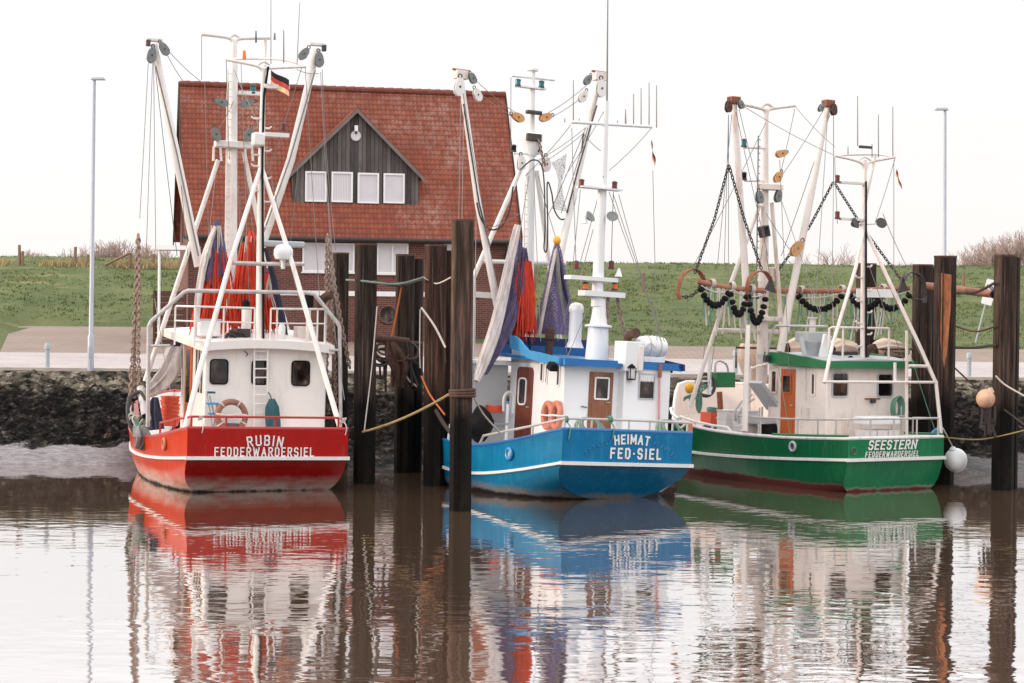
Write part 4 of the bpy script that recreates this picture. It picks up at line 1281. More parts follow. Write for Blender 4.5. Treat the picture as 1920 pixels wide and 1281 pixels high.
# gear on the roof
p = B.Y(391, 616, yw + .7)
mb = MB(); mb.box(p + V((0, 0, 0)), (.52, .42, .38)); mb.build('deck_box', 'white_plastic', Rt, bevel=.03)
B.box('deck_box_lid', 'grey_plastic', p + V((0, 0, .21)), (.56, .46, .05), bevel=.01)
mb = MB(); mb.lathe(B.Y(528, 640, yw + .5), [(.07, 0), (.09, .08), (.09, .36), (.05, .44)], 14); mb.build('vent_pipe', 'white_plastic', Rt)
mb = MB(); mb.lathe(B.Y(440, 642, yw + .6), [(.15, -.05), (.16, .28), (.08, .34)], 14); mb.box(B.Y(456, 630, yw + .6), (.30, .3, .36)); mb.build('winch_motor', 'steel_dark', Rt)
mb = MB(); mb.tube([B.Y(421, 638, yw + .4), B.Y(432, 622, yw + .4), B.Y(455, 624, yw + .4), B.Y(470, 640, yw + .4)], .03); mb.torus(B.Y(432, 634, yw + .35), .12, .035, (1, 0, 0), (0, 0, 1), 14, 6); mb.build('cable_coil', 'rope_dark', Rt)
mb = MB(); mb.lathe(B.Y(461, 640, yw + .9), [(.12, 0), (.13, .75), (.13, .8)], 14); mb.m = 1; mb.lathe(B.Y(461, 580, yw + .9), [(.10, -.05), (.10, .18), (.05, .24)], 14); mb.build('ventilator', ['white_warm', 'black_rubber'], Rt)
B.box('box_locker', 'cream', B.Y(580, 628, yw + 1.3), (.72, .5, .42), bevel=.02)
mb = MB(); mb.tube(curve([B.Y(600, 646, yw + .7), B.Y(601, 590, yw + .7), B.Y(604, 565, yw + .7), B.Y(612, 556, yw + .6), B.Y(622, 553, yw + .5)]), .11, 12); mb.build('exhaust_pipe', 'rust_dark', Rt)
mb = MB(); mb.lathe(B.Y(579, 578, yw + .5), [(.10, 0), (.115, .05), (.115, .36), (.07, .42)], 14); mb.build('smoke_stack', 'black_rubber', Rt)
mb = MB(); mb.bar(B.Y(577, 640, yw + .5), B.Y(579, 576, yw + .5), .06); mb.build('stack_pipe', 'white_warm', Rt)
# ladder on the aft wall
mb = MB(); a, b = B.Y(477, 652, yw - .16), B.Y(476, 800, yw - .16); c, d = B.Y(502, 652, yw - .16), B.Y(501, 800, yw - .16)
mb.bar(a, b, .026); mb.bar(c, d, .026)
for i in range(9): mb.bar(a.lerp(b, (i + .4) / 9), c.lerp(d, (i + .4) / 9), .018, n=6)
mb.build('ladder', 'white_warm', Rt)
# lamp bracket, hook
B.tube('wall_cable', 'rope_dark', [B.Y(458, 658, yw - .03), B.Y(465, 664, yw - .03), B.Y(462, 668, yw - .03)], .012)
# ---- gantry over the working deck
yg = .9
g = [B.Y(277, 800, 2.3), B.Y(279, 612, 2.0), B.Y(283, 603, 2.0), B.Y(344, 549, 2.0), B.Y(352, 545, 2.0), B.Y(575, 549, 2.0), B.Y(590, 552, 2.0), B.Y(633, 606, 2.0), B.Y(637, 614, 2.0), B.Y(639, 790, 2.0)]
B.tube('gantry', 'galv', g, .049, n=12)
for a_, b_ in (((282, 649), (318, 648)), ((618, 656), (638, 657))): B.bar('gantry_brace', 'galv', B.Y(*a_, 2.0), B.Y(*b_, 2.0), .035)
# ---- tripod rear mast
ym = 2.6
B.tube('rear_mast', 'white_pole', [B.Y(487, 646, ym), B.Y(488, 480, ym), B.Y(490, 300, ym), B.Y(494, 128, ym)], [.105, .095, .08, .055], n=14)
B.tube('mast_cable', 'black_rubber', [B.Y(494, 640, ym - .13), B.Y(493, 460, ym - .13), B.Y(492, 300, ym - .12), B.Y(495, 180, ym - .1), B.Y(503, 125, ym - .1)], .03)
for pts in ([(488, 318, 2.55), (430, 497, 1.8), (396, 620, 1.2), (375, 692, .9), (347, 804, .35)], [(492, 318, 2.55), (549, 497, 1.8), (602, 680, .9), (637, 800, .2)]):
    B.tube('mast_leg', 'white_pole', [B.Y(*q) for q in pts], [.055, .06, .064, .066, .068][:len(pts)], n=12)
B.tube('mast_brace', 'galv', [B.Y(436, 493, 1.8), B.Y(488, 495, 2.3), B.Y(571, 495, 1.8)], .05)
for i, (yy, s) in enumerate(((240, 1), (223, -1), (252, 1), (283, 1), (291, -1), (312, -1), (334, 1), (358, -1), (378, 1), (425, 1))):
    q = B.Y(490, yy, ym); MB().tube([q + V((s * .06, 0, 0)), q + V((s * .20, 0, .0)), q + V((s * .26, 0, .05))], [.03, .025, .02], 6).build('mast_step', 'white_pole', Rt)
for (px, py, px2, lamp) in ((492, 253, 540, None), (494, 163, 541, None)):
    B.box('lamp_shelf', 'white_warm', (B.Y(px, py, ym) + B.Y(px2, py + 1, ym)) / 2, (B.Y(px2, py, ym).x - B.Y(px, py, ym).x, .3, .10))
navlight(B, 'navigation_light', 'red_lamp', B.Y(531, 246, ym), Rt, .20)
# radar dome on the brace, hailer
mb = MB(); c0 = B.Y(531, 489, 2.0); mb.lathe(c0, [(.05, -.2), (.05, 0), (.20, .04), (.24, .14), (.235, .27), (.17, .37), (.06, .41)], 20); mb.build('satellite_dome', 'white_plastic', Rt)
B.box('radar_scanner', 'grey_plastic', (B.Y(489, 457, 3.2) + B.Y(571, 459, 3.2)) / 2, (B.Y(571, 459, 3.2).x - B.Y(489, 457, 3.2).x, .16, .16), bevel=.04)
B.bar('radar_post', 'white_pole', B.Y(530, 500, 3.2), B.Y(530, 462, 3.2), .07)
B.box('loudhailer', 'white_warm', B.Y(484, 262, ym - .1), (.30, .3, .34), bevel=.05)
# cross tubes with aerials
mb = MB()
mb.tube(curve([B.Y(424, 112, ym), B.Y(470, 121, ym), B.Y(487, 127, ym), B.Y(494, 140, ym), B.Y(494, 165, ym)]), .035)
mb.tube(curve([B.Y(494, 165, ym), B.Y(497, 132, ym), B.Y(512, 128, ym), B.Y(574, 125, ym)]), .035)
mb.tube(curve([B.Y(424, 112, ym), B.Y(470, 110, ym + 1.2), B.Y(530, 112, ym + .5), B.Y(572, 124, ym)]), .03)
mb.tube(curve([B.Y(483, 122, ym), B.Y(495, 116, ym), B.Y(506, 122, ym)]), .03)
mb.build('aerial_frame', 'white_pole', Rt)
for px, y0, y1, mm, r_ in ((458, 112, 95, 'amber_lamp', .055), (532, 118, 57, 'wire', .02), (480, 80, 58, 'wire_dark', .025), (515, 75, 62, 'wire', .03), (508, 120, -20, 'wire', .012), (557, 120, 5, 'wire', .012)):
    B.bar('aerial', mm, B.Y(px, y0, ym), B.Y(px + (0 if px != 557 else 5), y1, ym), r_, r_ * .6, n=6)
# ---- main mast
yf = 5.6
B.tube('main_mast', 'white_pole', [B.Y(432, 640, yf), B.Y(434, 480, yf), B.Y(436, 270, yf), B.Y(438, 130, yf), B.Y(439, 75, yf)], [.155, .15, .125, .11, .07], n=16)
mb = MB()
mb.tube(curve([B.Y(378, 64, yf), B.Y(425, 70, yf), B.Y(436, 78, yf), B.Y(439, 96, yf)]), .05); mb.tube(curve([B.Y(439, 96, yf), B.Y(443, 77, yf), B.Y(455, 72, yf), B.Y(506, 71, yf)]), .05)
mb.tube(curve([B.Y(430, 72, yf), B.Y(439, 65, yf), B.Y(450, 71, yf)]), .045); mb.bar(B.Y(498, 72, yf), B.Y(497, 125, yf), .04)
mb.build('mast_arms', 'white_pole', Rt)
mb = MB(); a0, b0 = B.Y(427, 130, yf - .15), B.Y(421, 560, yf - .15)
mb.bar(a0, b0, .022)
for i in range(30): q = a0.lerp(b0, (i + .5) / 30); mb.bar(q, q + V((.13, .1, 0)), .014, n=5)
mb.build('mast_ladder', 'white_pole', Rt)
B.box('crosstree', 'white_warm', (B.Y(411, 271, yf - .1) + B.Y(462, 272, yf - .1)) / 2, (B.Y(478, 270, yf).x - B.Y(411, 270, yf).x, .34, .17), bevel=.02)
mb = MB(); a0, b0 = B.Y(447, 173, yf), B.Y(492, 178, yf); mb.box((a0 + b0) / 2, ((b0 - a0).length, .25, .10)); mb.build('lamp_shelf', 'white_warm', Rt)
navlight(B, 'navigation_light', 'teal_lamp', B.Y(474, 176, yf - .05), Rt, .24, .09)
for a_, b_ in (((409, 300, yf), (272, 715, yf + .3)), ((457, 285, yf), (494, 465, yf)), ((494, 465, yf), (545, 640, yf + .2))):
    B.bar('mast_strut', 'white_pole', B.Y(*a_), B.Y(*b_), .06, .065)
for xx in (404, 463):
    mb = MB(); mb.tube([B.Y(xx - 4, 302, yf - .2), B.Y(xx - 3, 276, yf - .2), B.Y(xx + 9, 274, yf - .2), B.Y(xx + 11, 302, yf - .2)], .035)
    mb.build('block_yoke', 'white_warm', Rt)
for xx, yy, an in ((415, 192, 1.3), (463, 193, -1.3), (405, 252, .35), (466, 253, -.35)):
    block(B, 'pulley_block', 'grey_block', B.Y(xx, yy, yf - .35), .15, Rt, an)
# derricks
for tip, mid, heel, s in (((289, 84, 5.4), (330, 290, 5.2), (373, 500, 5.0), 1), ((594, 92, 5.4), (545, 300, 5.2), (478, 498, 5.0), -1)):
    dk = B.tube('derrick', 'white_pole', [B.Y(*tip), B.Y(*mid), B.Y(*heel)], [.088, .112, .12], n=14)
    q = B.Y(*tip)
    B.box('derrick_head', 'white_pole', q + V((0, 0, .12)), (.42, .22, .08), par=dk, bevel=.01)
    mb = MB(); mb.box(q + V((-s * .17, -.1, .02)), (.10, .14, .16)); mb.build('head_shackle', 'steel_dark', dk)
    block(B, 'pulley_block', 'grey_block', B.Y(tip[0] - s * 4.5, tip[1] + 20, 5.2), .165, dk, -s * .1)
    block(B, 'pulley_block', 'grey_block', B.Y(tip[0] + s * 19 if s > 0 else 570, tip[1] + 8 if s > 0 else 101, 5.2), .15, dk, s * .6)
    B.tube('derrick_rail', 'wire', [B.Y(tip[0] + s * 3, tip[1] + 40, 5.0), B.Y(mid[0] + s * 2, mid[1], 4.95), B.Y(heel[0] - s, heel[1] - 20, 4.8)], .022, par=dk)
# standing and running wires
def stays(B, lst, m='wire', r=.009):
    for q in lst:
        y = q[4] if len(q) > 4 else 5.2; y2 = q[5] if len(q) > 5 else y
        B.tube('stay', q[6] if len(q) > 6 else m, sag(B.Y(q[0], q[1], y), B.Y(q[2], q[3], y2), .05, 5), r, n=5)
stays(B, [(278, 118, 262, 410), (288, 112, 292, 470), (290, 118, 332, 480, 5.2, 4.6, 'wire_dark'), (312, 100, 348, 158, 5.2, 6), (318, 98, 384, 158, 5.2, 6), (384, 158, 392, 490, 6), (604, 130, 612, 290, 5.2), (612, 290, 629, 470, 5.2, 4.5), (598, 138, 556, 130), (438, 190, 405, 250), (560, 300, 540, 500), (447, 350, 455, 560, 5), (450, 360, 460, 560, 5), (620, 560, 646, 750, 3, 1), (290, 560, 320, 735, 3, 1), (404, 330, 380, 545, 4.5, 3), (458, 300, 500, 640, 4), (438, 130, 494, 250, 5, 3), (286, 118, 274, 480), (378, 66, 378, 150, 5.6), (452, 120, 470, 640, 5.5, 3), (424, 112, 430, 300, 2.6, 4), (566, 126, 500, 330, 2.6), (601, 135, 620, 470, 5.2, 4), (572, 124, 600, 570, 2.6, 2), (610, 300, 640, 700, 5, 2.4), (336, 300, 352, 480, 5.2, 4.6), (497, 280, 560, 560, 2.6, 2.2), (480, 320, 420, 600, 2.6, 2.4), (433, 500, 410, 640, 5.4, 4)])
# ---- nets, chains and loose gear (each a thing of its own)
def net_bundle(B, px, pt, pb, y, topm, seed, label, split=.45, w=.30):
    rr = random.Random(seed); a = B.Y(px, pt, y); b = B.Y(px, pb, y); ln = a.z - b.z
    loc = B.M @ b
    t = thing('hanging_net', tuple(loc), label, 'fishing net', 'nets hung up in the rigging')
    def bld(mb, name, m):
        return mb.build(name, m, t, B.M)
    bld(loft_net([a + V((0, 0, .1)), a + V((.02, 0, -ln * .2)), a + V((-.02, 0, -ln * .5)), a + V((.03, 0, -ln * (split + .12)))], [.05, w * .5, w * .85, w * .5], 12, .22, seed), 'net_bag', topm)
    mb = MB(); strands(mb, a + V((0, 0, -ln * (split - .15))), 90, (w * 1.5, w * 1.2), ln * (1.05 - split + .15), .020, .03, rr); bld(mb, 'net_fringe', 'net_orange')
    bld(loft_net([a + V((.03, 0, -ln * split)), a + V((0, 0, -ln * .7)), a + V((.02, 0, -ln * .98))], [w * .45, w * .62, w * .28], 12, .3, seed + 1), 'net_body', 'net_orange')
    mb = MB()
    for i in range(5):
        q = a + V((rr.uniform(-w, w) * .5, -.15, -.05)); mb.tube(curve([q, q + V((rr.uniform(-.12, .12), 0, -ln * .3)), q + V((rr.uniform(-.2, .2), 0, -ln * .62))]), .018, 5)
    bld(mb, 'lifting_line', 'rope_white')
    return t
net_bundle(B, 407, 420, 612, 3.8, 'net_purple', 3, 'violet and orange net hanging left of the red boat’s main mast', .42, .34)
net_bundle(B, 470, 440, 612, 4.2, 'net_orange', 5, 'orange net hanging between the two masts of the red boat', .25, .30)
net_bundle(B, 505, 510, 612, 4.6, 'net_purple', 9, 'small orange and violet net bundle right of the red boat’s rear mast', .2, .16)
mb = loft_net([B.Y(404, 425, 3.6), B.Y(386, 480, 3.6), B.Y(372, 560, 3.5), B.Y(368, 640, 3.4)], [.04, .09, .08, .05], 10, .2, 2)
B.free(mb, 'net_wing', 'net_pale', 'pale net wing gathered down from the violet net on the red boat', 'fishing net')
mb = loft_net([B.Y(331, 655, 5.2), B.Y(320, 690, 5.0), B.Y(303, 715, 5.0), B.Y(280, 735, 5.2)], [.20, .24, .22, .12], 10, .2, 4)
B.free(mb, 'draped_net', 'net_pale', 'pale net draped over the red boat’s port bulwark beside the gantry', 'fishing net')
mb = loft_net([B.Y(332, 640, 5.4), B.Y(318, 675, 5.3), B.Y(298, 712, 5.3), B.Y(282, 728, 5.4)], [.08, .12, .11, .06], 8, .25, 6)
B.free(mb, 'draped_net', 'net_purple', 'violet edge of net draped beside the pale net on the red boat’s port side', 'fishing net')
mb = loft_net([B.Y(497, 465, 4.0), B.Y(512, 520, 4.0), B.Y(527, 590, 4.0), B.Y(535, 640, 4.0)], [.03, .07, .08, .06], 8, .2, 8)
B.free(mb, 'net_wing', 'navy', 'narrow dark blue net rope slanting down right of the red boat’s rear mast', 'fishing net')
def chain_thing(B, pts, label, lk=.14, w=.036, m='chain'):
    B.free(MB().chain([B.Y(*q) for q in pts], lk, w), 'hanging_chain', m, label, 'chain', 'chains of the trawl gear')
chain_thing(B, [(259, 440, 5.2), (256, 540, 5.1), (249, 660, 5.0), (243, 780, 4.8)], 'heavy rusty chain hanging at the far left of the red boat, outer strand', .16, .052)
chain_thing(B, [(260, 440, 5.1), (261, 540, 5.0), (259, 660, 4.9), (264, 770, 4.7)], 'heavy rusty chain hanging at the far left of the red boat, inner strand', .14, .045)
chain_thing(B, [(258, 470, 5.3), (253, 560, 5.2), (253, 650, 5.1), (252, 745, 5.0)], 'thin rusty chain between the two heavy strands left of the red boat', .13, .04)
chain_thing(B, [(614, 440, 4.6), (612, 520, 4.4), (614, 610, 4.2), (612, 700, 4.0)], 'pale chain hanging at the starboard side of the red boat, left strand', .14, .05)
chain_thing(B, [(616, 450, 4.4), (628, 540, 4.2), (640, 610, 4.0), (656, 690, 3.8)], 'pale chain slanting out towards the pile beside the red boat', .15, .055)
chain_thing(B, [(618, 470, 4.7), (621, 560, 4.5), (626, 640, 4.3), (630, 760, 4.0)], 'pale chain in the middle of the bundle at the red boat’s starboard side', .13, .045)
# beam trawl gear slung outside the port bulwark
c0 = B.Y(262, 780, 4.6); wl = B.M @ c0
t = thing('trawl_gear', (wl.x, wl.y, wl.z - .7), 'tangle of trawl shoe, pipe and ropes slung at the port side of the red boat', 'trawl gear')
def tg(mb, n, m): return mb.build(n, m, t, B.M)
mb = MB(); mb.m = 0; mb.tube([B.Y(264, 728, 4.8), B.Y(268, 752, 4.5), B.Y(273, 778, 4.2)], .11, 14, cap=False); mb.tube([B.Y(273, 778, 4.2), B.Y(273.3, 780, 4.18)], [.12, .12], 14); mb.m = 1; mb.tube([B.Y(273.3, 780, 4.17), B.Y(273.5, 781, 4.155)], [.09, .09], 14); tg(mb, 'beam', ['galv', 'black_rubber'])
mb = MB(); mb.tube(curve([B.Y(243, 745, 4.6), B.Y(240, 770, 4.5), B.Y(246, 800, 4.4), B.Y(262, 822, 4.3), B.Y(274, 815, 4.2)]), .06, 8); mb.tube(curve([B.Y(243, 745, 4.6), B.Y(262, 735, 4.6), B.Y(272, 752, 4.4)]), .05, 8); mb.prism([B.Y(242, 760, 4.55), B.Y(256, 790, 4.55), B.Y(262, 822, 4.35), B.Y(248, 805, 4.45)], (0, .05, 0)); tg(mb, 'trawl_shoe', 'steel_dark')
rr = random.Random(4)
for m_, n_ in (('rope_green', 12), ('rope_white', 10), ('rope_dark', 9)):
    mb = MB()
    for i in range(n_):
        p0 = B.Y(rr.uniform(255, 276), rr.uniform(770, 795), 4.4 + rr.uniform(-.1, .1)); p1 = B.Y(rr.uniform(250, 272), rr.uniform(800, 838), 4.2)
        mb.tube(curve([p0, p0.lerp(p1, .4) + V((rr.uniform(-.2, .15), rr.uniform(-.1, .1), .02)), p1]), .022, 5)
        if i % 3 == 0:
            q = B.Y(rr.uniform(246, 262), rr.uniform(760, 792), 4.4); mb.torus(q, rr.uniform(.08, .17), .02, (1, 0, 0), (0, rr.uniform(-.5, .5), 1), 14, 5)
    tg(mb, 'rope_tangle', m_)
tg(MB().prism([B.Y(251, 755, 4.4), B.Y(258, 750, 4.4), B.Y(262, 785, 4.3), B.Y(256, 806, 4.25), B.Y(252, 790, 4.3)], (0, .04, 0)), 'rag', 'pink_rag')
mb = loft_net([B.Y(262, 800, 4.2), B.Y(266, 822, 4.1), B.Y(258, 842, 4.1)], [.12, .20, .1], 10, .25, 12); tg(mb, 'net_bag', 'net_grey')
# lifebuoy, stool, oilskin, baskets
c0 = B.Y(434, 780, 1.7)
mb = MB(); mb.m = 0; mb.torus(c0, .345, .075, (1, 0, 0), (0, .12, .99), 32, 12)
mb.m = 1
for a_ in (60, 130, 215, 330):
    q = c0 + V((math.cos(R(a_)) * .345, math.sin(R(a_)) * .04, math.sin(R(a_)) * .345)); ax = V((math.cos(R(a_)), 0, math.sin(R(a_)))); mb.torus(q, .080, .018, ax, (0, 1, 0), 12, 5)
mb.tube(curve([c0 + V((-.4, -.1, .05)), c0 + V((-.1, -.12, .02)), c0 + V((.2, -.12, .04)), c0 + V((.4, -.1, 0))]), .03, 6)
B.free(mb, 'lifebuoy', ['lifebuoy', 'rope_white'], 'faded brown lifebuoy with white bands on the red boat’s aft deck', 'lifebuoy')
mb = MB(); p = B.Y(434, 800, 1.9); mb.lathe(p + V((0, 0, -.15)), [(.30, 0), (.34, .12), (.30, .22)], 16); B.free(mb, 'rope_tub', 'steel_dark', 'dark tub behind the brown lifebuoy on the red boat', 'tub')
mb = MB(); sx = lambda px, py, y=1.9: B.Y(px, py, y)
mb.m = 0; mb.bar(sx(388, 738), sx(400, 815), .022); mb.bar(sx(407, 758), sx(398, 815, 2.1), .02); mb.bar(sx(393, 742, 2.0), sx(410, 815, 2.1), .02)
mb.m = 1; mb.box(sx(396, 736), (.18, .16, .05)); mb.m = 2; mb.box(sx(398, 757), (.28, .2, .05)); mb.box(sx(399, 776), (.22, .2, .04))
B.free(mb, 'step_stool', ['galv', 'teal_cloth', 'blue_light'], 'folding step stool with blue treads at the red boat’s cabin wall', 'step stool')
mb = MB(); a0 = B.Y(510, 748, 2.0); rows = []
rr = random.Random(8)
for i in range(9):
    u = i / 8; row = []
    for j in range(18):
        th = 2 * math.pi * j / 18; w_ = (.06 + .085 * min(1, u * 4.5)) * (1 + .30 * math.sin(4 * th + u * 1.2) * min(1, u * 2) + .18 * math.sin(9 * th + 1))
        row.append(a0 + V((math.cos(th) * w_ + .04 * u, math.sin(th) * w_ * .45, -.78 * u)))
    rows.append(row)
mb.grid(rows, True); mb.face(range(18)); mb.tube([a0 + V((0, .02, -.02)), a0 + V((-.05, .05, .12)), a0 + V((-.09, .2, .18))], .014, 6)
B.free(mb, 'oilskin_jacket', 'teal_cloth', 'dark teal oilskin hanging beside the ladder on the red boat', 'jacket')
c0 = B.Y(318, 800, 6.3)
for i in range(7):
    mb = MB(); z0 = c0.z + .02 + i * .105; c_ = V((c0.x + .015 * math.sin(i * 2.1), c0.y, z0))
    mb.lathe(c_, [(.215, 0), (.245, .12), (.262, .125), (.262, .155), (.235, .155), (.20, .03)], 20)
    B.free(mb, 'fish_basket', 'orange_plastic', ['orange fish basket, lowest of the stack on the red boat', 'orange fish basket, second from the bottom of the stack', 'orange fish basket, third from the bottom of the stack', 'orange fish basket, middle of the seven stacked on the red boat', 'orange fish basket, third from the top of the stack', 'orange fish basket, second from the top of the stack', 'orange fish basket, topmost of the stack on the red boat'][i], 'basket', 'stacked orange baskets')
mb = loft_net([B.Y(291, 745, 5.8), B.Y(290, 770, 5.8), B.Y(294, 805, 5.8)], [.06, .16, .2], 9, .2, 31)
B.free(mb, 'oilskin_bundle', 'navy', 'dark blue cloth bundle hanging inside the red boat’s port rail', 'cloth')
# white lashings on the rail
for px, py in ((375, 790), (643, 795)):
    mb = MB(); q = B.Y(px, py - 6, .12)
    for i in range(4): mb.torus(q + V((.01 * i, 0, .03 * i - .04)), .05, .014, (1, 0, .2), (0, 1, 0), 12, 5)
    mb.tube(curve([q, q + V((.05, -.15, -.14)), q + V((.02, -.17, -.34))]), .014, 5)
    B.free(mb, 'rope_lashing', 'rope_white', 'pale rope lashing on the red boat’s %s stern rail corner' % ('port' if px < 500 else 'starboard'), 'rope')
# flag
h0, h1 = B.Y(508, 131, 2.4), B.Y(507.5, 159, 2.4)
def fl(u, v):
    p = h0.lerp(h1, v) + (B.Y(541, 158, 2.4) - B.Y(508, 140, 2.4)) * u + V((0, .10 * math.sin(u * 5.5), 0)); return p + V((0, 0, (B.Y(508, 140, 2.4).z - h0.z) * u * (0.2 if v == 0 else .5)))
mb_rows = [[fl(u / 8, v) for u in range(9)] for v in (0, .33, .66, 1)]
flag(B, None, None, mb_rows, 'black red and gold flag flying from the red boat’s rear mast')
# ================================================================ the blue boat
B = BB = Boat('fishing_boat', (2.66, 46.0), R(28), R(2.7), 'blue fishing trawler with HEIMAT FED·SIEL in white letters on its stern')
Rt = B.root
hullmat('blue_hull', srgb(4, 116, 160), srgb(64, 150, 182), srgb(34, 30, 29), srgb(146, 132, 118), .04, .20, .0)
hullmat('blue_transom', srgb(4, 110, 158), srgb(64, 150, 186), srgb(34, 30, 29), srgb(140, 128, 112), .02, .16, -.02)
hull(B, 8.9, 1.75, 2.3, .42, lambda t: 1.60 - .62 * math.sin(math.pi * min(1, t / .9)) ** 1.1 + 2.4 * max(0, t - .62) ** 1.4, lambda t: .85 - .52 * math.sin(math.pi * min(1, t / .92)) + 1.6 * max(0, t - .62) ** 1.4, lambda t: .55 + .6 * max(0, t - .6),
     -.06, 2.05, .85, dict(hull='blue_hull', inner='white_cool', transom='blue_transom', cap='blue_paint'), None)
a = B.Y(1185, 824, -.02); b = B.Y(1192, 851, -.02)
MB().text('HEIMAT', a, (1, 0, 0), (0, 0, 1), (0, -1, 0), .19, .21, gap=.42, arch=.16, wide=.84).build('boat_name', 'letter', B.transom, smooth=False)
MB().text('FED.SIEL', b, (1, 0, 0), (0, 0, 1), (0, -1, 0), .215, .20, gap=.50, wide=.78).build('home_port_lettering', 'letter', B.transom, smooth=False)
# worn traces of an earlier name, too faint to read
rr = random.Random(6)
mb = MB()
for s in (-1, 1):
    for i in range(7):
        q = V((a.x + s * (.62 + .10 * i), -.02, a.z - .05 - .030 * i - .004 * i * i)); an = -s * (.30 + .05 * i)
        d = V((math.sin(-an), 0, math.cos(an))); e_ = V((math.cos(an), 0, math.sin(an)))
        mb.bar(q - d * .07, q + d * rr.uniform(.02, .07), .009, n=4)
        if rr.random() < .7: mb.bar(q + d * rr.choice((-.06, 0, .05)), q + d * rr.choice((-.05, .02, .05)) + e_ * .06, .008, n=4)
o_ = mb.build('worn_lettering', 'ghost', B.transom, smooth=False); o_['kind'] = 'stuff'
q = B.side(.20, .42, -1, .0)
mb = MB(); mb.torus(q + V((-.03, 0, 0)), .12, .04, (0, 1, 0), (0, 0, 1), 18, 8); mb.m = 1; mb.lathe(q, [(.10, 0), (.10, .02)], 14, Matrix.Rotation(R(-90), 3, 'Y'))
mb.build('fairlead', ['blue_light', 'grey_plastic'], B.hull)
# grey rail round the stern
rp = [B.side(.35, 0, -1, -.05) + V((0, 0, .02)), B.side(.33, 0, -1, -.05) + V((0, 0, .24)), B.side(.12, 0, -1, -.05) + V((0, 0, .26)), V((-1.66, .1, 1.86)), V((0, .1, 1.87)), V((1.66, .1, 1.86)), B.side(.08, 0, 1, -.05) + V((0, 0, .25))]
rail(B, 'stern_rail', 'galv', rp, [(p, p.z - .28) for p in (rp[2], rp[3], V((-.95, .1, 1.865)), V((.05, .1, 1.87)), V((.62, .1, 1.87)), V((1.25, .1, 1.87)), rp[5], rp[6])], .03, pr=.024)
rp = [B.side(.55, 0, -1, -.08), B.side(.54, 0, -1, -.08) + V((0, 0, .42)), B.side(.435, 0, -1, -.08) + V((0, 0, .42)), B.side(.42, 0, -1, -.08)]
rail(B, 'gangway_rail', 'white_cool', rp, [(rp[2].lerp(rp[1], .5), rp[0].z)], .032)
# ---- wheelhouse
yw = 2.1
A0, A1 = B.Y(1058, 700, yw), B.Y(1246, 700, yw)
xw0, xw1 = A0.x, A1.x
zr = B.Y(1105, 683, yw).z
yl = B.X(957, 700, xw0).y
zf = B.X(960, 652, xw0).z
wh = wheelhouse(B, xw0, xw1, yw, yl, zr, zr + .06, .5, 'white_cool')
MB().prism([(xw0, yw + .02, zr - .05), (xw0, yl, zr - .05), (xw0, yl, zf), (xw0, yl - .35, zf - .02), (xw0, yl - .8, zr + .08)], (.05, 0, 0)).build('side_wall', 'white_cool', wh, smooth=False)
# starboard part stands a step further aft
xs = B.Y(1160, 700, yw).x
mb = MB(); zt_ = zr + .02
mb.box(((xs + xw1 + .004) / 2, yw - .14, (zt_ + .5) / 2), (xw1 - xs + .004, .30, zt_ - .5)); mb.build('cabin_extension', 'white_cool', wh, bevel=.03)
ye = yw - .29
wh_door(B, wh, (1103, 698, 1147, 806), 'Y', yw, 'wood_old', (1113, 707, 1141, 750), name='door', wr=.05)
wh_door(B, wh, (968, 688, 998, 832), 'X', xw0, 'brown_door', (974, 708, 989, 760), r=.14, wr=.12)
w_ = wh_window(B, wh, (1197, 700, 1227, 749), 'Y', ye, .02, 'grey_plastic', .03)
a, b = B.Y(1199, 701, ye), B.Y(1225, 716, ye)
mb = MB(); n_ = 20
mb.grid([[V((a.x + (b.x - a.x) * i / n_, ye - .016 - .006 * math.sin(i * 2.2), a.z)) for i in range(n_ + 1)], [V((a.x + (b.x - a.x) * i / n_, ye - .016 - .006 * math.sin(i * 2.2), b.z + (.02 if i % 2 else -.02))) for i in range(n_ + 1)]])
mb.build('curtain', 'curtain', w_, smooth=False)
for bx in ((1014, 680, 1020, 716), (1024, 681, 1028, 720), (1045, 684, 1051, 724)):
    wh_window(B, wh, bx, 'X', xw0, .03, 'window_frame', .03)
p = B.Y(1100, 764, yw); MB().bar(p + V((-.18, -.05, .02)), p + V((-.02, -.05, 0)), .014).build('grab_handle', 'steel_dark', wh)
# lantern, red boathook, pipes on the wall
c0 = B.Y(1184, 698, ye - .1)
mb = MB(); mb.m = 0
for x in (-1, 1):
    for y in (-1, 1): mb.bar(c0 + V((x * .07, y * .07, -.16)), c0 + V((x * .08, y * .08, .10)), .012, n=5)
mb.lathe(c0, [(.13, .10), (.10, .14), (.02, .20)], 4); mb.lathe(c0, [(.11, -.19), (.11, -.16)], 8); mb.m = 1; mb.lathe(c0, [(.06, -.15), (.07, .09)], 8)
mb.build('lantern', ['black_rubber', 'curtain'], Rt)
mb = MB(); mb.m = 0; mb.bar(B.Y(1235, 800, ye - .06), B.Y(1237, 684, ye - .06), .025); mb.m = 1; mb.lathe(B.Y(1237, 708, ye - .06), [(.045, 0), (.05, .2), (.045, .33)], 10)
B.free(mb, 'boat_hook', ['pink_rag', 'lifebuoy'], 'red and pink pole standing upright beside the curtained window of the blue boat', 'pole')
B.bar('drain_pipe', 'white_cool', B.Y(1249, 812, ye + .4), B.Y(1250, 690, ye + .4), .045)
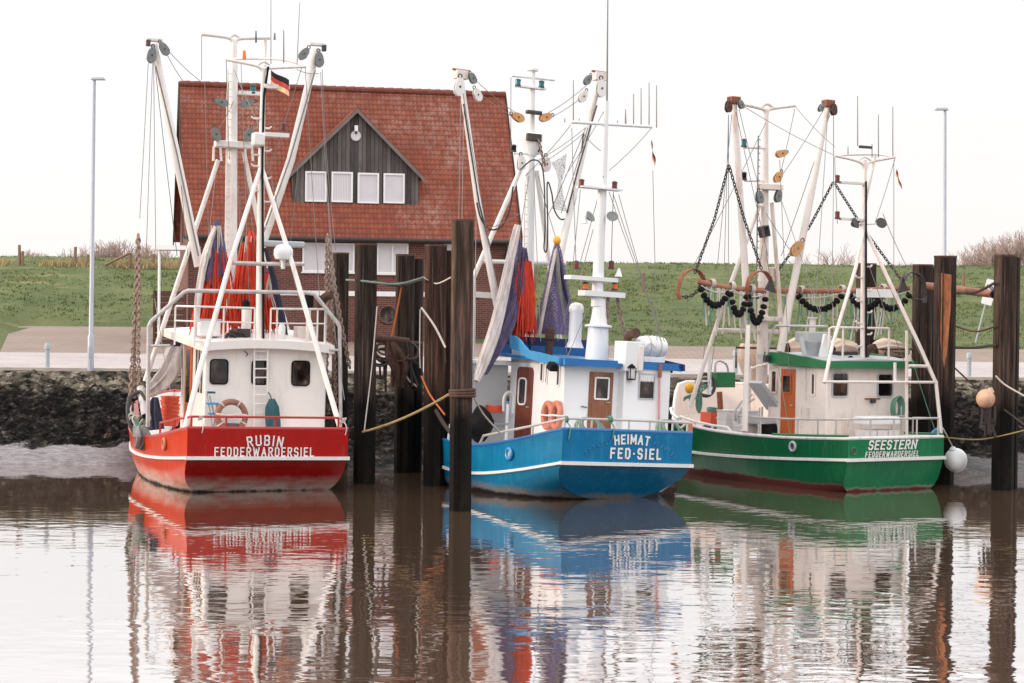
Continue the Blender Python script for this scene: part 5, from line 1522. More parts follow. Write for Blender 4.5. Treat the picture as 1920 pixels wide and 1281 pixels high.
# ---- roof with blue bulwark round the flying bridge
zr2 = B.Y(1105, 683, yw - .2).z
x0, x1 = xw0 - .22, B.Y(1272, 690, yw - .1).x
yF = yl + .55
zF = zr2 + .16
mb = MB(); rows = []
for y, z in ((yw - .28, zr2), (yw + 1.2, zr2 + .10), (yF, zF)):
    rows.append([V((x0, y, z)), V(((x0 + x1) / 2, y, z + .05)), V((x1, y, z))])
lo = [[p - V((0, 0, .07)) for p in r] for r in rows]
mb.grid(rows); mb.grid([list(reversed(r)) for r in lo]); mb.grid([lo[0], rows[0]]); mb.grid([rows[-1], lo[-1]]); mb.grid([[r[0] for r in rows], [r[0] for r in lo]]); mb.grid([[r[-1] for r in lo], [r[-1] for r in rows]])
roof = mb.build('wheelhouse_roof', 'blue_paint', Rt, smooth=False)
for (pa, pb) in ((1049, 1157), (1201, 1272)):
    a, b = B.Y(pa, 677, yw - .30), B.Y(pb, 682, yw - .30)
    B.box('roof_edge', 'blue_paint', ((a.x + b.x) / 2, yw - .31, zr2 + .03), (b.x - a.x, .06, .17), par=roof)
def wing(x, mat, name, flip=1):
    px = [(956, 629), (966, 630), (976, 637), (984, 648), (992, 657), (1012, 661), (1058, 672), (1058, 685), (1018, 680), (990, 672), (976, 660), (957, 652)]
    pts = [B.X(u, v, xw0 - .22) for u, v in px]
    return MB().prism([V((x, p.y, p.z)) for p in pts], (.05, 0, 0)).build(name, mat, roof, smooth=False)
wing(x0 - .03, 'blue_light', 'bulwark_wing'); wing(x1 - .02, 'blue_dark', 'bulwark_wing')
zt = B.X(957, 629, xw0 - .22).z
mb = MB(); n_ = 6
rows = [[V((x0 + (x1 - x0) * i / n_, yF + .22 * math.sin(math.pi * i / n_), z)) for i in range(n_ + 1)] for z in (zF + .22, zt)]
fp_ = [[V((x0 + (x1 - x0) * i / n_, yF - .02 + .22 * math.sin(math.pi * i / n_), z)) for i in range(n_ + 1)] for z in (zF - .05, zF + .24)]
MB().grid(fp_).build('front_panel', 'blue_paint', roof, angle=20)
mb.grid(rows); mb.grid([[p + V((0, .05, 0)) for p in r] for r in reversed(rows)]); mb.grid([rows[1], [p + V((0, .05, 0)) for p in rows[1]]])
mb.build('bulwark_front', 'blue_dark', roof, angle=20)
rib = MB()
for i in range(1, n_): 
    rib = MB(); rib.box((x0 + (x1 - x0) * i / n_, yF + .22 * math.sin(math.pi * i / n_) - .03, (zF + zt) / 2), (.03, .06, zt - zF)); rib.build('bulwark_rib', 'blue_dark', roof, smooth=False)
a = B.Y(1172, 660, yw - .05)
B.box('funnel_casing', 'white_cool', (B.Y(1177, 668, yw - .1)), (.46, .55, .72), bevel=.02)
B.box('casing_side', 'cream', (B.Y(1199, 672, yw - .32)), (.16, .16, .62), bevel=.02)
mb = MB(); mb.tube(curve([B.Y(1176, 655, yw + .2), B.Y(1177, 636, yw + .2), B.Y(1181, 628, yw + .1), B.Y(1193, 624, yw - .15)]), [.10] * 13 + [.11, .11, .115, .12, .12, .125], 12, cap=True); mb.build('exhaust_pipe', 'rust_dark', Rt)
mb = MB(); mb.tube([B.Y(1187, 655, yw + .4), B.Y(1188, 640, yw + .4)], .07, 10); mb.build('exhaust_stub', 'rust_dark', Rt)
mb = MB(); mb.lathe(B.Y(1029, 668, yw + 2.3), [(.095, 0), (.095, .40), (.12, .42), (.12, .66), (.10, .70), (.02, .72)], 14); mb.build('stove_pipe', 'rust_dark', Rt)
mb = MB(); c0 = B.Y(1077, 650, yw + 1.7); mb.lathe(c0, [(.24, -.03), (.20, .05), (.165, .14), (.165, .84), (.19, .88), (.19, .98), (.15, 1.06), (.05, 1.10)], 18); mb.build('ventilator', 'white_cool', Rt)
# life raft canister on its cradle
c0 = B.Y(1221, 650, yw + .5)
mb = MB(); rot = Matrix.Rotation(R(90), 3, 'Y'); prof = [(.05, -.40), (.17, -.39), (.235, -.33), (.255, -.22), (.262, -.02), (.275, -.018), (.275, .018), (.262, .02), (.255, .22), (.235, .33), (.17, .39), (.05, .40)]
mb.m = 0; mb.lathe(c0, prof, 20, rot)
mb.m = 1
for x in (-.15, .15): mb.torus(c0 + V((x, 0, 0)), .27, .012, (0, 1, 0), (0, 0, 1), 20, 5)
mb.tube(curve([c0 + V((-.30, -.26, -.05)), c0 + V((-.2, -.28, .08)), c0 + V((-.05, -.3, -.02))]), .012, 5)
B.free(mb, 'life_raft', ['white_plastic', 'rope_white'], 'white life raft canister on the cabin roof of the blue boat', 'life raft')
B.box('raft_cradle', 'white_cool', c0 + V((0, 0, -.32)), (.6, .4, .14), bevel=.01)
for px, py in ((1036, 687), (1252, 690)):
    c = B.Y(px, py, yw - .1); mb = MB(); mb.box(c, (.22, .24, .18), Matrix.Rotation(.4, 3, 'X'), .8); mb.build('floodlight', 'black_rubber', Rt, bevel=.02)
# ---- rear mast
ym = yw + .9
mb = MB(); c = B.Y(1119, 672, ym); zz = lambda py: B.Y(1119, py, ym).z - c.z
mb.lathe(c, [(.30, -.1), (.25, zz(614)), (.34, zz(613)), (.34, zz(610)), (.22, zz(608)), (.19, zz(595)), (.165, zz(575)), (.155, zz(560))], 20); mb.build('mast_pedestal', 'white_cool', Rt)
B.tube('rear_mast', 'white_cool', [B.Y(1119, 575, ym), B.Y(1125, 440, ym), B.Y(1132, 300, ym), B.Y(1137, 190, ym)], [.15, .128, .095, .06], n=16)
B.bar('whip_aerial', 'wire', B.Y(1138, 190, ym), B.Y(1140, -40, ym), .025, .012)
B.bar('yard', 'white_cool', B.Y(1070, 229, ym), B.Y(1222, 238, ym), .04)
for px, yt in ((1059, 222), (1075, 150), (1086, 222), (1158, 226), (1173, 205), (1188, 176), (1202, 165), (1217, 155), (1231, 160)):
    yb = 230 + (px - 1070) * .06
    B.bar('aerial', 'wire', B.Y(px, yb, ym), B.Y(px, yt, ym), .016 if px != 1173 else .028, .010, n=5)
for py, xa, xb, h_ in ((522, 1064, 1153, .10), (551, 1090, 1166, .13), (353, 1086, 1162, .04)):
    a, b = B.Y(xa, py, ym - .05), B.Y(xb, py + 1.5, ym - .05)
    B.box('lamp_platform', 'white_cool', (a + b) / 2, ((b - a).length, .34, h_))
for px, py, mm in ((1090, 352, 'red_lamp'), (1152, 356, 'red_lamp'), (1080, 505, 'red_lamp'), (1146, 505, 'red_lamp'), (1097, 545, 'amber_lamp'), (1153, 545, 'amber_lamp')):
    navlight(B, 'navigation_light', mm, B.Y(px, py, ym - .05), Rt, .21, .075)
for px, s in ((1106, -1), (1148, 1)):
    c = B.Y(px, 407, ym - .2); mb = MB(); mb.lathe(c, [(.04, -.08), (.13, 0), (.15, .03)], 14, Matrix.Rotation(R(35) * -s, 3, 'Y') @ Matrix.Rotation(R(50), 3, 'X')); mb.build('floodlight', 'grey_block', Rt)
for px, y0 in ((1095, 415), (1160, 515)):
    mb = MB(); mb.lathe(B.Y(px, y0, ym - .2), [(.10, -.05), (.05, .08), (.02, .16)], 10); mb.build('signal_horn', 'white_cool', Rt)
# ---- fore mast with its frame
yf = 6.3
B.tube('main_mast', 'white_cool', [B.Y(989, 640, yf), B.Y(990, 480, yf), B.Y(994, 330, yf), B.Y(996, 260, yf), B.Y(999, 130, yf)], [.16, .155, .125, .09, .065], n=16)
mb = MB(); mb.lathe(B.Y(999, 131, yf), [(.15, -.03), (.15, .03), (.04, .10), (.03, .18)], 12); mb.build('mast_cap', 'white_cool', Rt)
B.bar('yard', 'white_cool', B.Y(959, 142, yf), B.Y(1040, 150, yf), .035)
a, b = B.Y(966, 163, yf - .05), B.Y(1022, 166, yf - .05)
B.box('lamp_shelf', 'white_cool', (a + b) / 2, ((b - a).length, .2, .04))
for px, py in ((971, 162), (1015, 165)): navlight(B, 'navigation_light', 'teal_lamp', B.Y(px, py, yf - .1), Rt, .19, .08)
for px, py in ((963, 285), (1011, 286)): navlight(B, 'navigation_light', 'black_rubber', B.Y(px, py, yf - .1), Rt, .19, .075)
a, b = B.Y(963, 288, yf), B.Y(1011, 289, yf); B.bar('lamp_arm', 'white_cool', a, b, .025)
B.box('radar_scanner', 'steel_dark', B.Y(1001, 211, yf - .2), (.44, .16, .10), bevel=.03)
mb = MB(); q = B.Y(998, 268, yf); mb.lathe(q, [(.13, -.35), (.26, .05), (.26, .22), (.16, .25)], 14); mb.build('mast_collar', 'white_cool', Rt)
B.box('mast_housing', 'steel_dark', B.Y(1001, 258, yf - .22), (.42, .12, .20), bevel=.02)
for px, an in ((971, 1.2), (1023, -1.2)): block(B, 'pulley_block', 'brass_block', B.Y(px, 220, yf - .2), .15, Rt, an)
for px, py in ((977, 306), (1024, 308)): block(B, 'pulley_block', 'white_pole', B.Y(px, py, yf - .2), .16, Rt, .1)
for a_, b_ in (((975, 320, yf), (888, 520, yf)), ((888, 520, yf), (886, 700, yf)), ((1006, 320, yf), (1050, 640, yf))):
    B.bar('mast_strut', 'white_pole', B.Y(*a_), B.Y(*b_), .062, .066)
B.bar('frame_beam', 'white_pole', B.Y(905, 490, yf), B.Y(1060, 494, yf), .055)
B.box('frame_plate', 'white_pole', (B.Y(890, 553, yf) + B.Y(932, 554, yf)) / 2, (B.Y(932, 553, yf).x - B.Y(890, 553, yf).x, .12, .15))
mb = MB(); a0, b0 = B.Y(984, 340, yf - .25), B.Y(982, 640, yf - .25); mb.bar(a0, b0, .022)
for i in range(22): q = a0.lerp(b0, (i + .5) / 22); mb.bar(q, q + V((.13, .1, 0)), .014, n=5)
mb.build('mast_ladder', 'white_pole', Rt)
for tip, mid, heel, s in (((864, 145, 6.0), (896, 380, 5.8), (938, 605, 5.6), 1), ((1124, 148, 6.0), (1085, 320, 5.8), (1048, 490, 5.6), -1)):
    dk = B.tube('derrick', 'white_pole', [B.Y(*tip), B.Y(*mid), B.Y(*heel)], [.07, .088, .095], n=14)
    q = B.Y(*tip)
    B.box('derrick_head', 'cream_pole', q + V((0, 0, .06)), (.34, .24, .22), par=dk, bevel=.01)
    MB().bar(q + V((-.24, 0, .18)), q + V((.24, 0, .18)), .03).build('head_bar', 'rust', dk)
    block(B, 'pulley_block', 'white_pole', B.Y(tip[0] - s * 3, tip[1] + 18, 5.75), .19, dk, -s * .05)
    block(B, 'pulley_block', 'grey_block', B.Y(tip[0] + s * 22, tip[1] + 2, 5.8), .12, dk, s * .5)
    block(B, 'pulley_block', 'white_pole', B.Y(tip[0] + s * 31, tip[1] + 33, 5.8), .14, dk, s * .5)
    B.tube('derrick_wire', 'wire_dark', [B.Y(tip[0] + s * 5, tip[1] + 50, 5.6), B.Y(mid[0] + s * 2, mid[1], 5.6), B.Y(mid[0] + s * 22, mid[1] + 80, 5.6)], .022, par=dk)
stays(B, [(886, 145, 972, 215, 6, 6.2), (900, 175, 972, 225, 6, 6.2), (1100, 160, 1024, 214, 6, 6.2), (1092, 182, 1024, 224, 6, 6.2), (1100, 238, 1010, 300), (864, 180, 860, 420, 5.5, 4), (870, 200, 866, 420, 5.5, 4), (1098, 240, 1030, 400, 5.5, 5.5, 'wire_dark'), (1102, 240, 1052, 400, 5.5, 5.5, 'wire_dark'), (1142, 360, 1226, 590, 2.9, 2.4), (1150, 365, 1246, 640, 2.9, 2.4), (1224, 320, 1232, 640, 2.9, 2.4), (1132, 330, 1046, 640, 2.9, 4), (1088, 356, 1074, 500, 2.9), (1112, 430, 1082, 540, 2.9, 3), (1070, 235, 985, 330, 3, 6), (1093, 250, 1137, 290, 3), (893, 400, 890, 640, 5.5, 3), (1000, 560, 1002, 640, 5), (1060, 620, 1064, 668, 3), (1100, 580, 1064, 668, 3, 1.8), (910, 430, 975, 400, 5.5), (1150, 360, 1146, 500, 2.9, 2.9, 'wire_dark'), (1072, 240, 1080, 495, 2.9), (1137, 200, 1060, 330, 3), (1222, 240, 1142, 320, 2.9), (1046, 470, 1030, 640, 5), (1046, 470, 1062, 640, 4.6), (1009, 330, 1045, 455, 5.9), (992, 330, 960, 520, 6), (868, 175, 935, 560, 5.6, 5.2), (1120, 180, 1062, 420, 5.8), (1010, 310, 1100, 245, 5.9), (958, 145, 958, 280, 6), (1160, 365, 1240, 640, 2.9, 2.2), (1000, 310, 1014, 640, 6, 4)])
# thick dark hoses looped between mast and boom
B.tube('hose_loop', 'rope_dark', curve([B.Y(976, 318, 5.8), B.Y(1000, 300, 5.8), B.Y(1018, 320, 5.8), B.Y(1022, 420, 5.8), B.Y(1020, 465, 5.8), B.Y(1025, 470, 5.8), B.Y(1027, 430, 5.8), B.Y(1026, 345, 5.8), B.Y(1034, 360, 5.8), B.Y(1040, 395, 5.8), B.Y(1055, 412, 5.8), B.Y(1075, 390, 5.8), B.Y(1085, 330, 5.8), B.Y(1094, 250, 5.8)]), .019)
B.tube('hose_loop', 'rope_dark', curve([B.Y(894, 380, 5.6), B.Y(902, 410, 5.6), B.Y(918, 430, 5.6), B.Y(940, 425, 5.6), B.Y(955, 395, 5.6), B.Y(962, 350, 5.6)]), .022)
# ---- nets
rr = random.Random(21)
mb = loft_net([B.Y(971, 422, 4.6), B.Y(960, 470, 4.6), B.Y(945, 540, 4.5), B.Y(925, 620, 4.4), B.Y(905, 680, 4.3), B.Y(893, 715, 4.2)], [.07, .11, .12, .14, .14, .06], 12, .18, 21)
B.free(mb, 'draped_net', 'net_pale', 'long pale net wing sweeping down to the left from the blue boat’s mast', 'fishing net')
mb = loft_net([B.Y(974, 450, 4.9), B.Y(966, 520, 4.9), B.Y(953, 590, 4.8), B.Y(928, 650, 4.7), B.Y(906, 700, 4.5)], [.06, .16, .22, .18, .08], 12, .22, 22)
B.free(mb, 'draped_net', 'net_purple', 'violet net hanging behind the long pale net wing of the blue boat', 'fishing net')
a = B.Y(983, 470, 4.8); ln = a.z - B.Y(983, 622, 4.8).z
t = thing('hanging_net', tuple(B.M @ (a - V((0, 0, ln)))), 'orange net with fringe hanging at the blue boat’s main mast', 'fishing net')
mb = loft_net([a, a + V((0, 0, -ln * .25)), a + V((.02, 0, -ln * .6)), a + V((.03, 0, -ln * 1.0))], [.05, .16, .26, .24], 14, .3, 23); mb.build('net_body', 'net_orange', t, B.M)
mb = MB(); strands(mb, a + V((.02, -.05, -ln * .15)), 110, (.34, .3), ln * .92, .019, .03, rr); mb.build('net_fringe', 'net_orange', t, B.M)
mb = MB(); strands(mb, a + V((-.06, -.08, .05)), 22, (.2, .2), ln * .6, .016, .03, rr); mb.build('violet_strand', 'net_purple', t, B.M)
k = NT('violet_netting'); k.set(.85)
uvx = k.sep()
g1 = k.n('ShaderNodeTexBrick'); g1.inputs['Scale'].default_value = 1; g1.inputs['Brick Width'].default_value = .07; g1.inputs['Row Height'].default_value = .045; g1.inputs['Mortar Size'].default_value = .012; g1.inputs['Mortar Smooth'].default_value = 0
cb = k.n('ShaderNodeCombineXYZ'); k.l(k.math('ADD', uvx['X'], k.math('MULTIPLY', uvx['Y'], .8)), cb.inputs[0]); k.l(uvx['Z'], cb.inputs[1]); k.l(cb.outputs[0], g1.inputs['Vector'])
trn = k.n('ShaderNodeBsdfTransparent'); mxs = k.n('ShaderNodeMixShader')
k.color(k.ramp(k.noise(3, (1, 1, .5), 4, .6), [(.3, srgb(78, 66, 104)), (.7, srgb(118, 102, 142))]))
k.l(k.math('ADD', g1.outputs['Fac'], .22), mxs.inputs[0]); k.l(trn.outputs[0], mxs.inputs[1]); k.l(k.b.outputs[0], mxs.inputs[2]); k.l(mxs.outputs[0], k.out.inputs['Surface'])
M['netting'] = k.m
a = B.Y(1044, 460, 5.0)
t = thing('hanging_net', tuple(B.M @ B.Y(1044, 640, 5.0)), 'cone of violet netting under a yellow float behind the blue boat’s wheelhouse', 'fishing net')
loft_net([a + V((0, 0, .05)), B.Y(1043, 515, 5.0), B.Y(1042, 570, 5.0), B.Y(1040, 627, 5.0)], [.05, .24, .38, .50], 18, .10, 25).build('net_cone', 'netting', t, B.M)
loft_net([a, B.Y(1047, 520, 4.7), B.Y(1052, 575, 4.7), B.Y(1058, 626, 4.7)], [.03, .06, .08, .1], 8, .2, 26).build('net_seam', 'net_grey', t, B.M)
mb = MB(); mb.tube(curve([a, B.Y(1030, 530, 4.7), B.Y(1017, 595, 4.7), B.Y(1011, 630, 4.7)]), .045, 8); mb.build('head_rope', 'net_pale', t, B.M)
mb = MB(); mb.tube(curve([a, B.Y(1057, 530, 4.7), B.Y(1066, 580, 4.7), B.Y(1072, 626, 4.7)]), .04, 8); mb.build('foot_rope', 'navy', t, B.M)
mb = MB(); mb.ball(a + V((0, 0, .12)), (.10, .10, .12)); mb.build('float', 'yellow', t, B.M)
k2 = M['netting']
mb = MB(); mb.grid([[B.Y(1033, 305, 5.7), B.Y(1052, 296, 5.7), B.Y(1063, 287, 5.7)], [B.Y(1042, 320, 5.6), B.Y(1052, 318, 5.8), B.Y(1060, 316, 5.7)], [B.Y(1047, 340, 5.6), B.Y(1050, 342, 5.8), B.Y(1053, 343, 5.7)], [B.Y(1044, 365, 5.6), B.Y(1050, 365, 5.8), B.Y(1057, 370, 5.7)], [B.Y(1035, 392, 5.6), B.Y(1048, 394, 5.8), B.Y(1064, 398, 5.7)]])
k = NT('pale_netting'); k.set(.85); trn = k.n('ShaderNodeBsdfTransparent'); mxs = k.n('ShaderNodeMixShader')
g1 = k.n('ShaderNodeTexVoronoi'); g1.feature = 'DISTANCE_TO_EDGE'; g1.inputs['Scale'].default_value = 16; k.l(k.co().outputs['Object'], g1.inputs['Vector'])
k.b.inputs['Base Color'].default_value = srgb(132, 122, 122)
k.l(k.ramp(g1.outputs['Distance'], [(.05, .8), (.10, .25)]), mxs.inputs[0]); k.l(trn.outputs[0], mxs.inputs[1]); k.l(k.b.outputs[0], mxs.inputs[2]); k.l(mxs.outputs[0], k.out.inputs['Surface']); M['netting_pale'] = k.m
B.free(mb, 'net_scrap', 'netting_pale', 'pale piece of netting tied up in the rigging of the blue boat', 'fishing net')
def chain2(pts, label, lk=.14, w=.05): chain_thing(B, pts, label, lk, w)
chain2([(1141, 540, 2.9), (1139, 580, 2.9), (1138, 622, 2.9)], 'rusty chain hanging right behind the blue boat’s white mast', .13, .05)
chain2([(1157, 555, 2.9), (1162, 590, 2.9), (1172, 625, 2.8)], 'rusty chain slanting to the exhaust on the blue boat’s roof', .13, .05)
chain2([(1009, 262, 6.0), (1016, 290, 6.0), (1022, 310, 6.0)], 'short chain at the collar of the blue boat’s main mast', .12, .04)
# ---- deck gear
p = B.Y(915, 760, 5.0)
t = thing('winch_house', tuple(B.M @ V((p.x, p.y, .9))), 'grey winch house on the fore deck of the blue boat', 'winch')
zt_ = B.Y(915, 684, 5.0).z
MB().box((p.x, p.y + .5, (.55 + zt_) / 2), (.95, 1.2, zt_ - .55)).build('housing', 'grey_paint', t, B.M, bevel=.02)
MB().box((p.x + .05, p.y + .45, zt_ + .06), (1.1, 1.4, .12)).build('cover', 'white_cool', t, B.M, bevel=.03)
MB().box((p.x + .1, p.y - .14, 1.5), (.9, .06, .06)).build('ledge', 'grey_plastic', t, B.M, smooth=False)
q = B.Y(945, 745, 4.6); mb = MB(); mb.tube(curve([q + V((0, 0, -.35)), q, q + V((.14, 0, .14)), q + V((.26, 0, .02)), q + V((.26, 0, -.4))]), .035, 8); mb.build('pipe_bend', 'white_cool', t, B.M)
p = B.Y(927, 768, 4.8); mb = MB()
for i in range(5): mb.torus(p + V((0, 0, .035 * i - .05)), .20, .022, (1, 0, 0), (0, 1, 0), 18, 6)
B.free(mb, 'rope_coil', 'orange_plastic', 'coil of bright red rope on the blue boat’s winch house', 'rope coil')
for px, py, lb in ((1106, 806, 'grey green rope coil below the wooden door on the blue boat’s aft deck'), (1256, 810, 'grey green rope coil at the starboard stern corner of the blue boat')):
    p = B.Y(px, py, .75); mb = MB(); rr = random.Random(px)
    for i in range(12): mb.torus(p + V((rr.uniform(-.03, .03), rr.uniform(-.04, .04), .015 * i - .05)), .40 - .018 * i, .022, (1, 0, rr.uniform(-.05, .05)), (0, .55, .8), 24, 5)
    B.free(mb, 'rope_coil', 'rope_sage', lb, 'rope coil', 'green rope coils on the blue boat')
for px, lb in ((1027, 'orange horseshoe lifebuoy on the blue boat’s side wall, the one nearer the brown door'), (1043, 'orange horseshoe lifebuoy on the blue boat’s side wall, the one nearer the stern')):
    c = B.X(px, 779, xw0 - .09); mb = MB(); mb.m = 0
    mb.torus(c, .20, .075, (0, 1, 0), (0, 0, 1), 26, 10, ex=1.45); mb.m = 1
    mb.torus(c + V((0, .20, 0)), .085, .02, (1, 0, 0), (0, 1, 0), 12, 5); mb.torus(c + V((0, -.20, 0)), .085, .02, (1, 0, 0), (0, 1, 0), 12, 5)
    mb.bar(c + V((-.08, .2, 0)), c + V((-.08, -.2, 0)), .02)
    B.free(mb, 'lifebuoy', ['lifebuoy_red', 'white_plastic'], lb, 'lifebuoy', 'orange lifebuoys on the blue boat')
for px, n_, lb in ((1062, 3, 'green lashing at the port stern corner of the blue boat’s rail'), (1144, 4, 'green lashing in the middle of the blue boat’s stern rail')):
    q = B.Y(px, 790, .1); mb = MB()
    for i in range(n_): mb.torus(q + V((.02 * i - .03, 0, .05)), .06, .02, (0, 1, .1 * i), (0, 0, 1), 12, 5)
    mb.tube(curve([q, q + V((.03, -.14, -.14)), q + V((.0, -.15, -.40))]), .016, 5)
    B.free(mb, 'rope_lashing', 'rope_green', lb, 'rope')
p = B.Y(1293, 800, .3); mb = MB(); mb.lathe(p + V((0, 0, -.22)), [(.07, 0), (.08, .1), (.07, .30)], 10); B.free(mb, 'fender', 'lifebuoy_red', 'small red fender at the starboard stern corner of the blue boat', 'fender')
# dark fender tyre and fish sorter by the pile
c = B.X(900, 795, -1.6); mb = MB(); mb.ball(c, (.30, .55, .42), 16, 10)
for p_ in mb.v: p_ += V((noise.noise(p_ * 2.6), noise.noise(p_ * 2.6 + V((5, 0, 0))), noise.noise(p_ * 2.6 + V((0, 9, 0))))) * .14
B.free(mb, 'tarpaulin_heap', 'black_rubber', 'black covered heap on the blue boat’s fore deck beside the nearest pile', 'tarpaulin')
mb = MB(); a, b = B.side(.58, 0, -1, .12), B.side(.40, 0, -1, .1); mb.tube(sag(a + V((-.1, 0, .75)), b + V((0, 0, .05)), .12, 8), .05, 8); B.free(mb, 'mooring_rope', 'rope_dark', 'thick dark mooring rope from the nearest pile to the blue boat’s rail', 'rope')
# flag
h0, h1 = B.Y(1221, 258, 2.8), B.Y(1224, 305, 2.8)
rows = []
for v in (0, .34, .67, 1):
    rows.append([B.Y(1221 + 8 * u * (1 - .3 * v) + 1.5 * math.sin(u * 9) , 262 + 40 * u + 14 * v, 2.8 + .06 * math.sin(7 * u + v)) for u in [i / 8 for i in range(9)]])
flag(B, None, None, rows, 'limp black red and gold flag below the yard of the blue boat')
# ================================================================ the green boat
B = GB = Boat('fishing_boat', (9.55, 49.35), R(30), R(.4), 'green fishing trawler with SEESTERN FEDDERWARDERSIEL in white letters on its stern')
Rt = B.root
hullmat('green_hull', srgb(14, 92, 56), srgb(56, 126, 92), srgb(92, 40, 38), srgb(150, 120, 108), .12, .20, .16)
hullmat('green_transom', srgb(16, 112, 70), srgb(54, 142, 102), srgb(92, 40, 38), srgb(150, 150, 140), .06, .12, .05)
hull(B, 8.4, 1.55, 1.95, .45, lambda t: 1.31 - .10 * math.sin(math.pi * min(1, t / .8)) + .25 * max(0, t - .6), lambda t: .80 - .20 * math.sin(math.pi / 2 * min(1, t / .75)) + 1.6 * max(0, t - .75) ** 1.5, lambda t: .62 + .5 * max(0, t - .6),
     -.10, 5.0, .32, dict(hull='green_hull', inner='cream', transom='green_transom', cap='rubrail'), None, bowfull=4.0)
a = B.Y(1674, 834, -.02); b = B.Y(1673, 851.5, -.02)
MB().text('SEESTERN', a, (1, 0, 0), (0, 0, 1), (0, -1, 0), .20, .19, gap=.42, serif=.10, shear=.25, wide=.98).build('boat_name', 'letter', B.transom, smooth=False)
MB().text('FEDDERWARDERSIEL', b, (1, 0, 0), (0, 0, 1), (0, -1, 0), .125, .15, gap=.44, shear=.22, wide=.76).build('home_port_lettering', 'letter', B.transom, smooth=False)
# raised cream bulwark round the bow, open on the port side
tt = [.50 + .4995 * i / 30 for i in range(31)]; path = [(t_, 1) for t_ in tt] + [(t_, -1) for t_ in reversed(tt) if t_ > .90]
mb = MB(); r_out, r_in = [], []; nP = len(path)
for i, (t_, sg) in enumerate(path):
    s_ = B.sec(t_)[0]; u_ = min(1, i / 7) * min(1, (nP - 1 - i) / 5 + .05); hgt_ = .98 * (u_ * u_ * (3 - 2 * u_))
    p_ = V((sg * s_.x, s_.y, s_.z)); c_ = V((0, s_.y - .8, s_.z)); d_ = (c_ - p_); d_.z = 0; d_ = d_.normalized() * .06
    r_out.append([p_ + V((0, 0, -.02)), p_ + V((0, 0, hgt_)) - d_ * hgt_ * 1.5]); r_in.append([p_ + d_ + V((0, 0, -.02)), p_ + d_ + V((0, 0, hgt_)) - d_ * hgt_ * 1.5])
mb.grid(r_out); mb.grid([list(reversed(r)) for r in r_in]); mb.grid([[a_[1] for a_ in r_out], [a_[1] for a_ in r_in]])
bw = mb.build('bow_bulwark', 'cream', Rt, angle=50)
MB().tube([(a_[1] + b_[1]) / 2 for a_, b_ in zip(r_out, r_in)], .045, 8).build('capping', 'rubrail', bw)
q = B.Y(1601, 846, -.015); mb = MB(); mb.m = 0; mb.torus(q, .085, .02, (1, 0, 0), (0, 0, 1), 16, 6); mb.m = 1; mb.lathe(q + V((0, .0, 0)), [(.08, 0), (.08, .01)], 14, Matrix.Rotation(R(90), 3, 'X')); mb.build('fairlead', ['green_paint', 'steel_dark'], B.hull)
q = B.side(.21, .40, -1, .0)
mb = MB(); mb.m = 0; mb.torus(q + V((-.02, 0, 0)), .11, .035, (0, 1, 0), (0, 0, 1), 18, 8); mb.m = 1; mb.lathe(q, [(.09, 0), (.09, .02)], 14, Matrix.Rotation(R(-90), 3, 'Y')); mb.build('fairlead', ['grey_plastic', 'steel_dark'], B.hull)
mb = MB()
for sg, n_ in ((-1, 'port'), (1, 'starboard')):
    pts = [V((sg * (s_.x - .03), s_.y + (.01 if i == 0 else 0), s_.z + .075)) for i, s_ in enumerate([B.sec(t)[0] for t in [j / 24 * .30 for j in range(25)]])]
    B.tube('gunwale_strip', 'green_paint', pts, .035)
# guard rail round the stern
H_ = .48
def rpt(t, sg, h): q = B.sec(t)[0]; return V((sg * (q.x - .06), q.y + (.08 if t == 0 else 0), q.z + h))
pts = [rpt(t, -1, H_) for t in (.47, .36, .25, .15, .05)] + [V((-1.45, .1, 1.31 + H_)), V((0, .1, 1.31 + H_)), V((1.45, .1, 1.31 + H_)), rpt(.06, 1, H_), rpt(.16, 1, H_)]
posts_ = [(rpt(t, -1, H_), 1.2) for t in (.44, .36, .28, .20, .12, .05)] + [(V((x, .1, 1.31 + H_)), 1.3) for x in (-1.45, -.75, .0, .75, 1.45)] + [(rpt(.16, 1, H_), 1.2)]
rail(B, 'stern_rail', 'galv', pts, posts_, .026)
pts = [rpt(t, -1, h) for t, h in ((.80, .16), (.70, .14), (.60, .14), (.52, .14), (.50, .02))]
rail(B, 'bow_rail', 'rubrail', pts, [(p, p.z - .16) for p in pts[:4]], .035)
# ---- wheelhouse
yw = 1.75
A0, A1 = B.Y(1550, 720, yw), B.Y(1702, 720, yw); xw0, xw1 = A0.x, A1.x
zr = B.Y(1620, 689, yw).z; yl = B.X(1440, 720, xw0).y; zf = B.X(1440, 683, xw0).z
wh = wheelhouse(B, xw0, xw1, yw, yl, zr, zf, .62, 'cream')
for bx in ((1559, 698, 1590, 745), (1644, 700, 1674, 745)): wh_window(B, wh, bx, 'Y', yw, .09, 'grey_plastic', .035)
wh_window(B, wh, (1521, 698, 1530, 743), 'X', xw0, .08, 'cream', .05)
wh_window(B, wh, (1446, 693, 1458, 738), 'X', xw0, .05, 'cream_pole', .05)
wh_door(B, wh, (1465, 692, 1491, 822), 'X', xw0, 'wood_door', (1468.5, 702, 1485.5, 738), r=.02, wframe='wood_door', wr=.02)
B.bar('grab_rail', 'cream_pole', B.X(1509, 690, xw0 - .05), B.X(1509, 750, xw0 - .05), .02)
B.bar('grab_rail', 'cream_pole', B.X(1500, 800, xw0 - .05), B.X(1500, 760, xw0 - .05), .02)
c = B.Y(1637, 752, yw - .06); B.box('socket_box', 'steel_dark', c, (.12, .1, .11), bevel=.01)
B.bar('lamp_bracket', 'rust', B.Y(1622, 748, yw - .05), B.Y(1650, 748, yw - .05), .02)
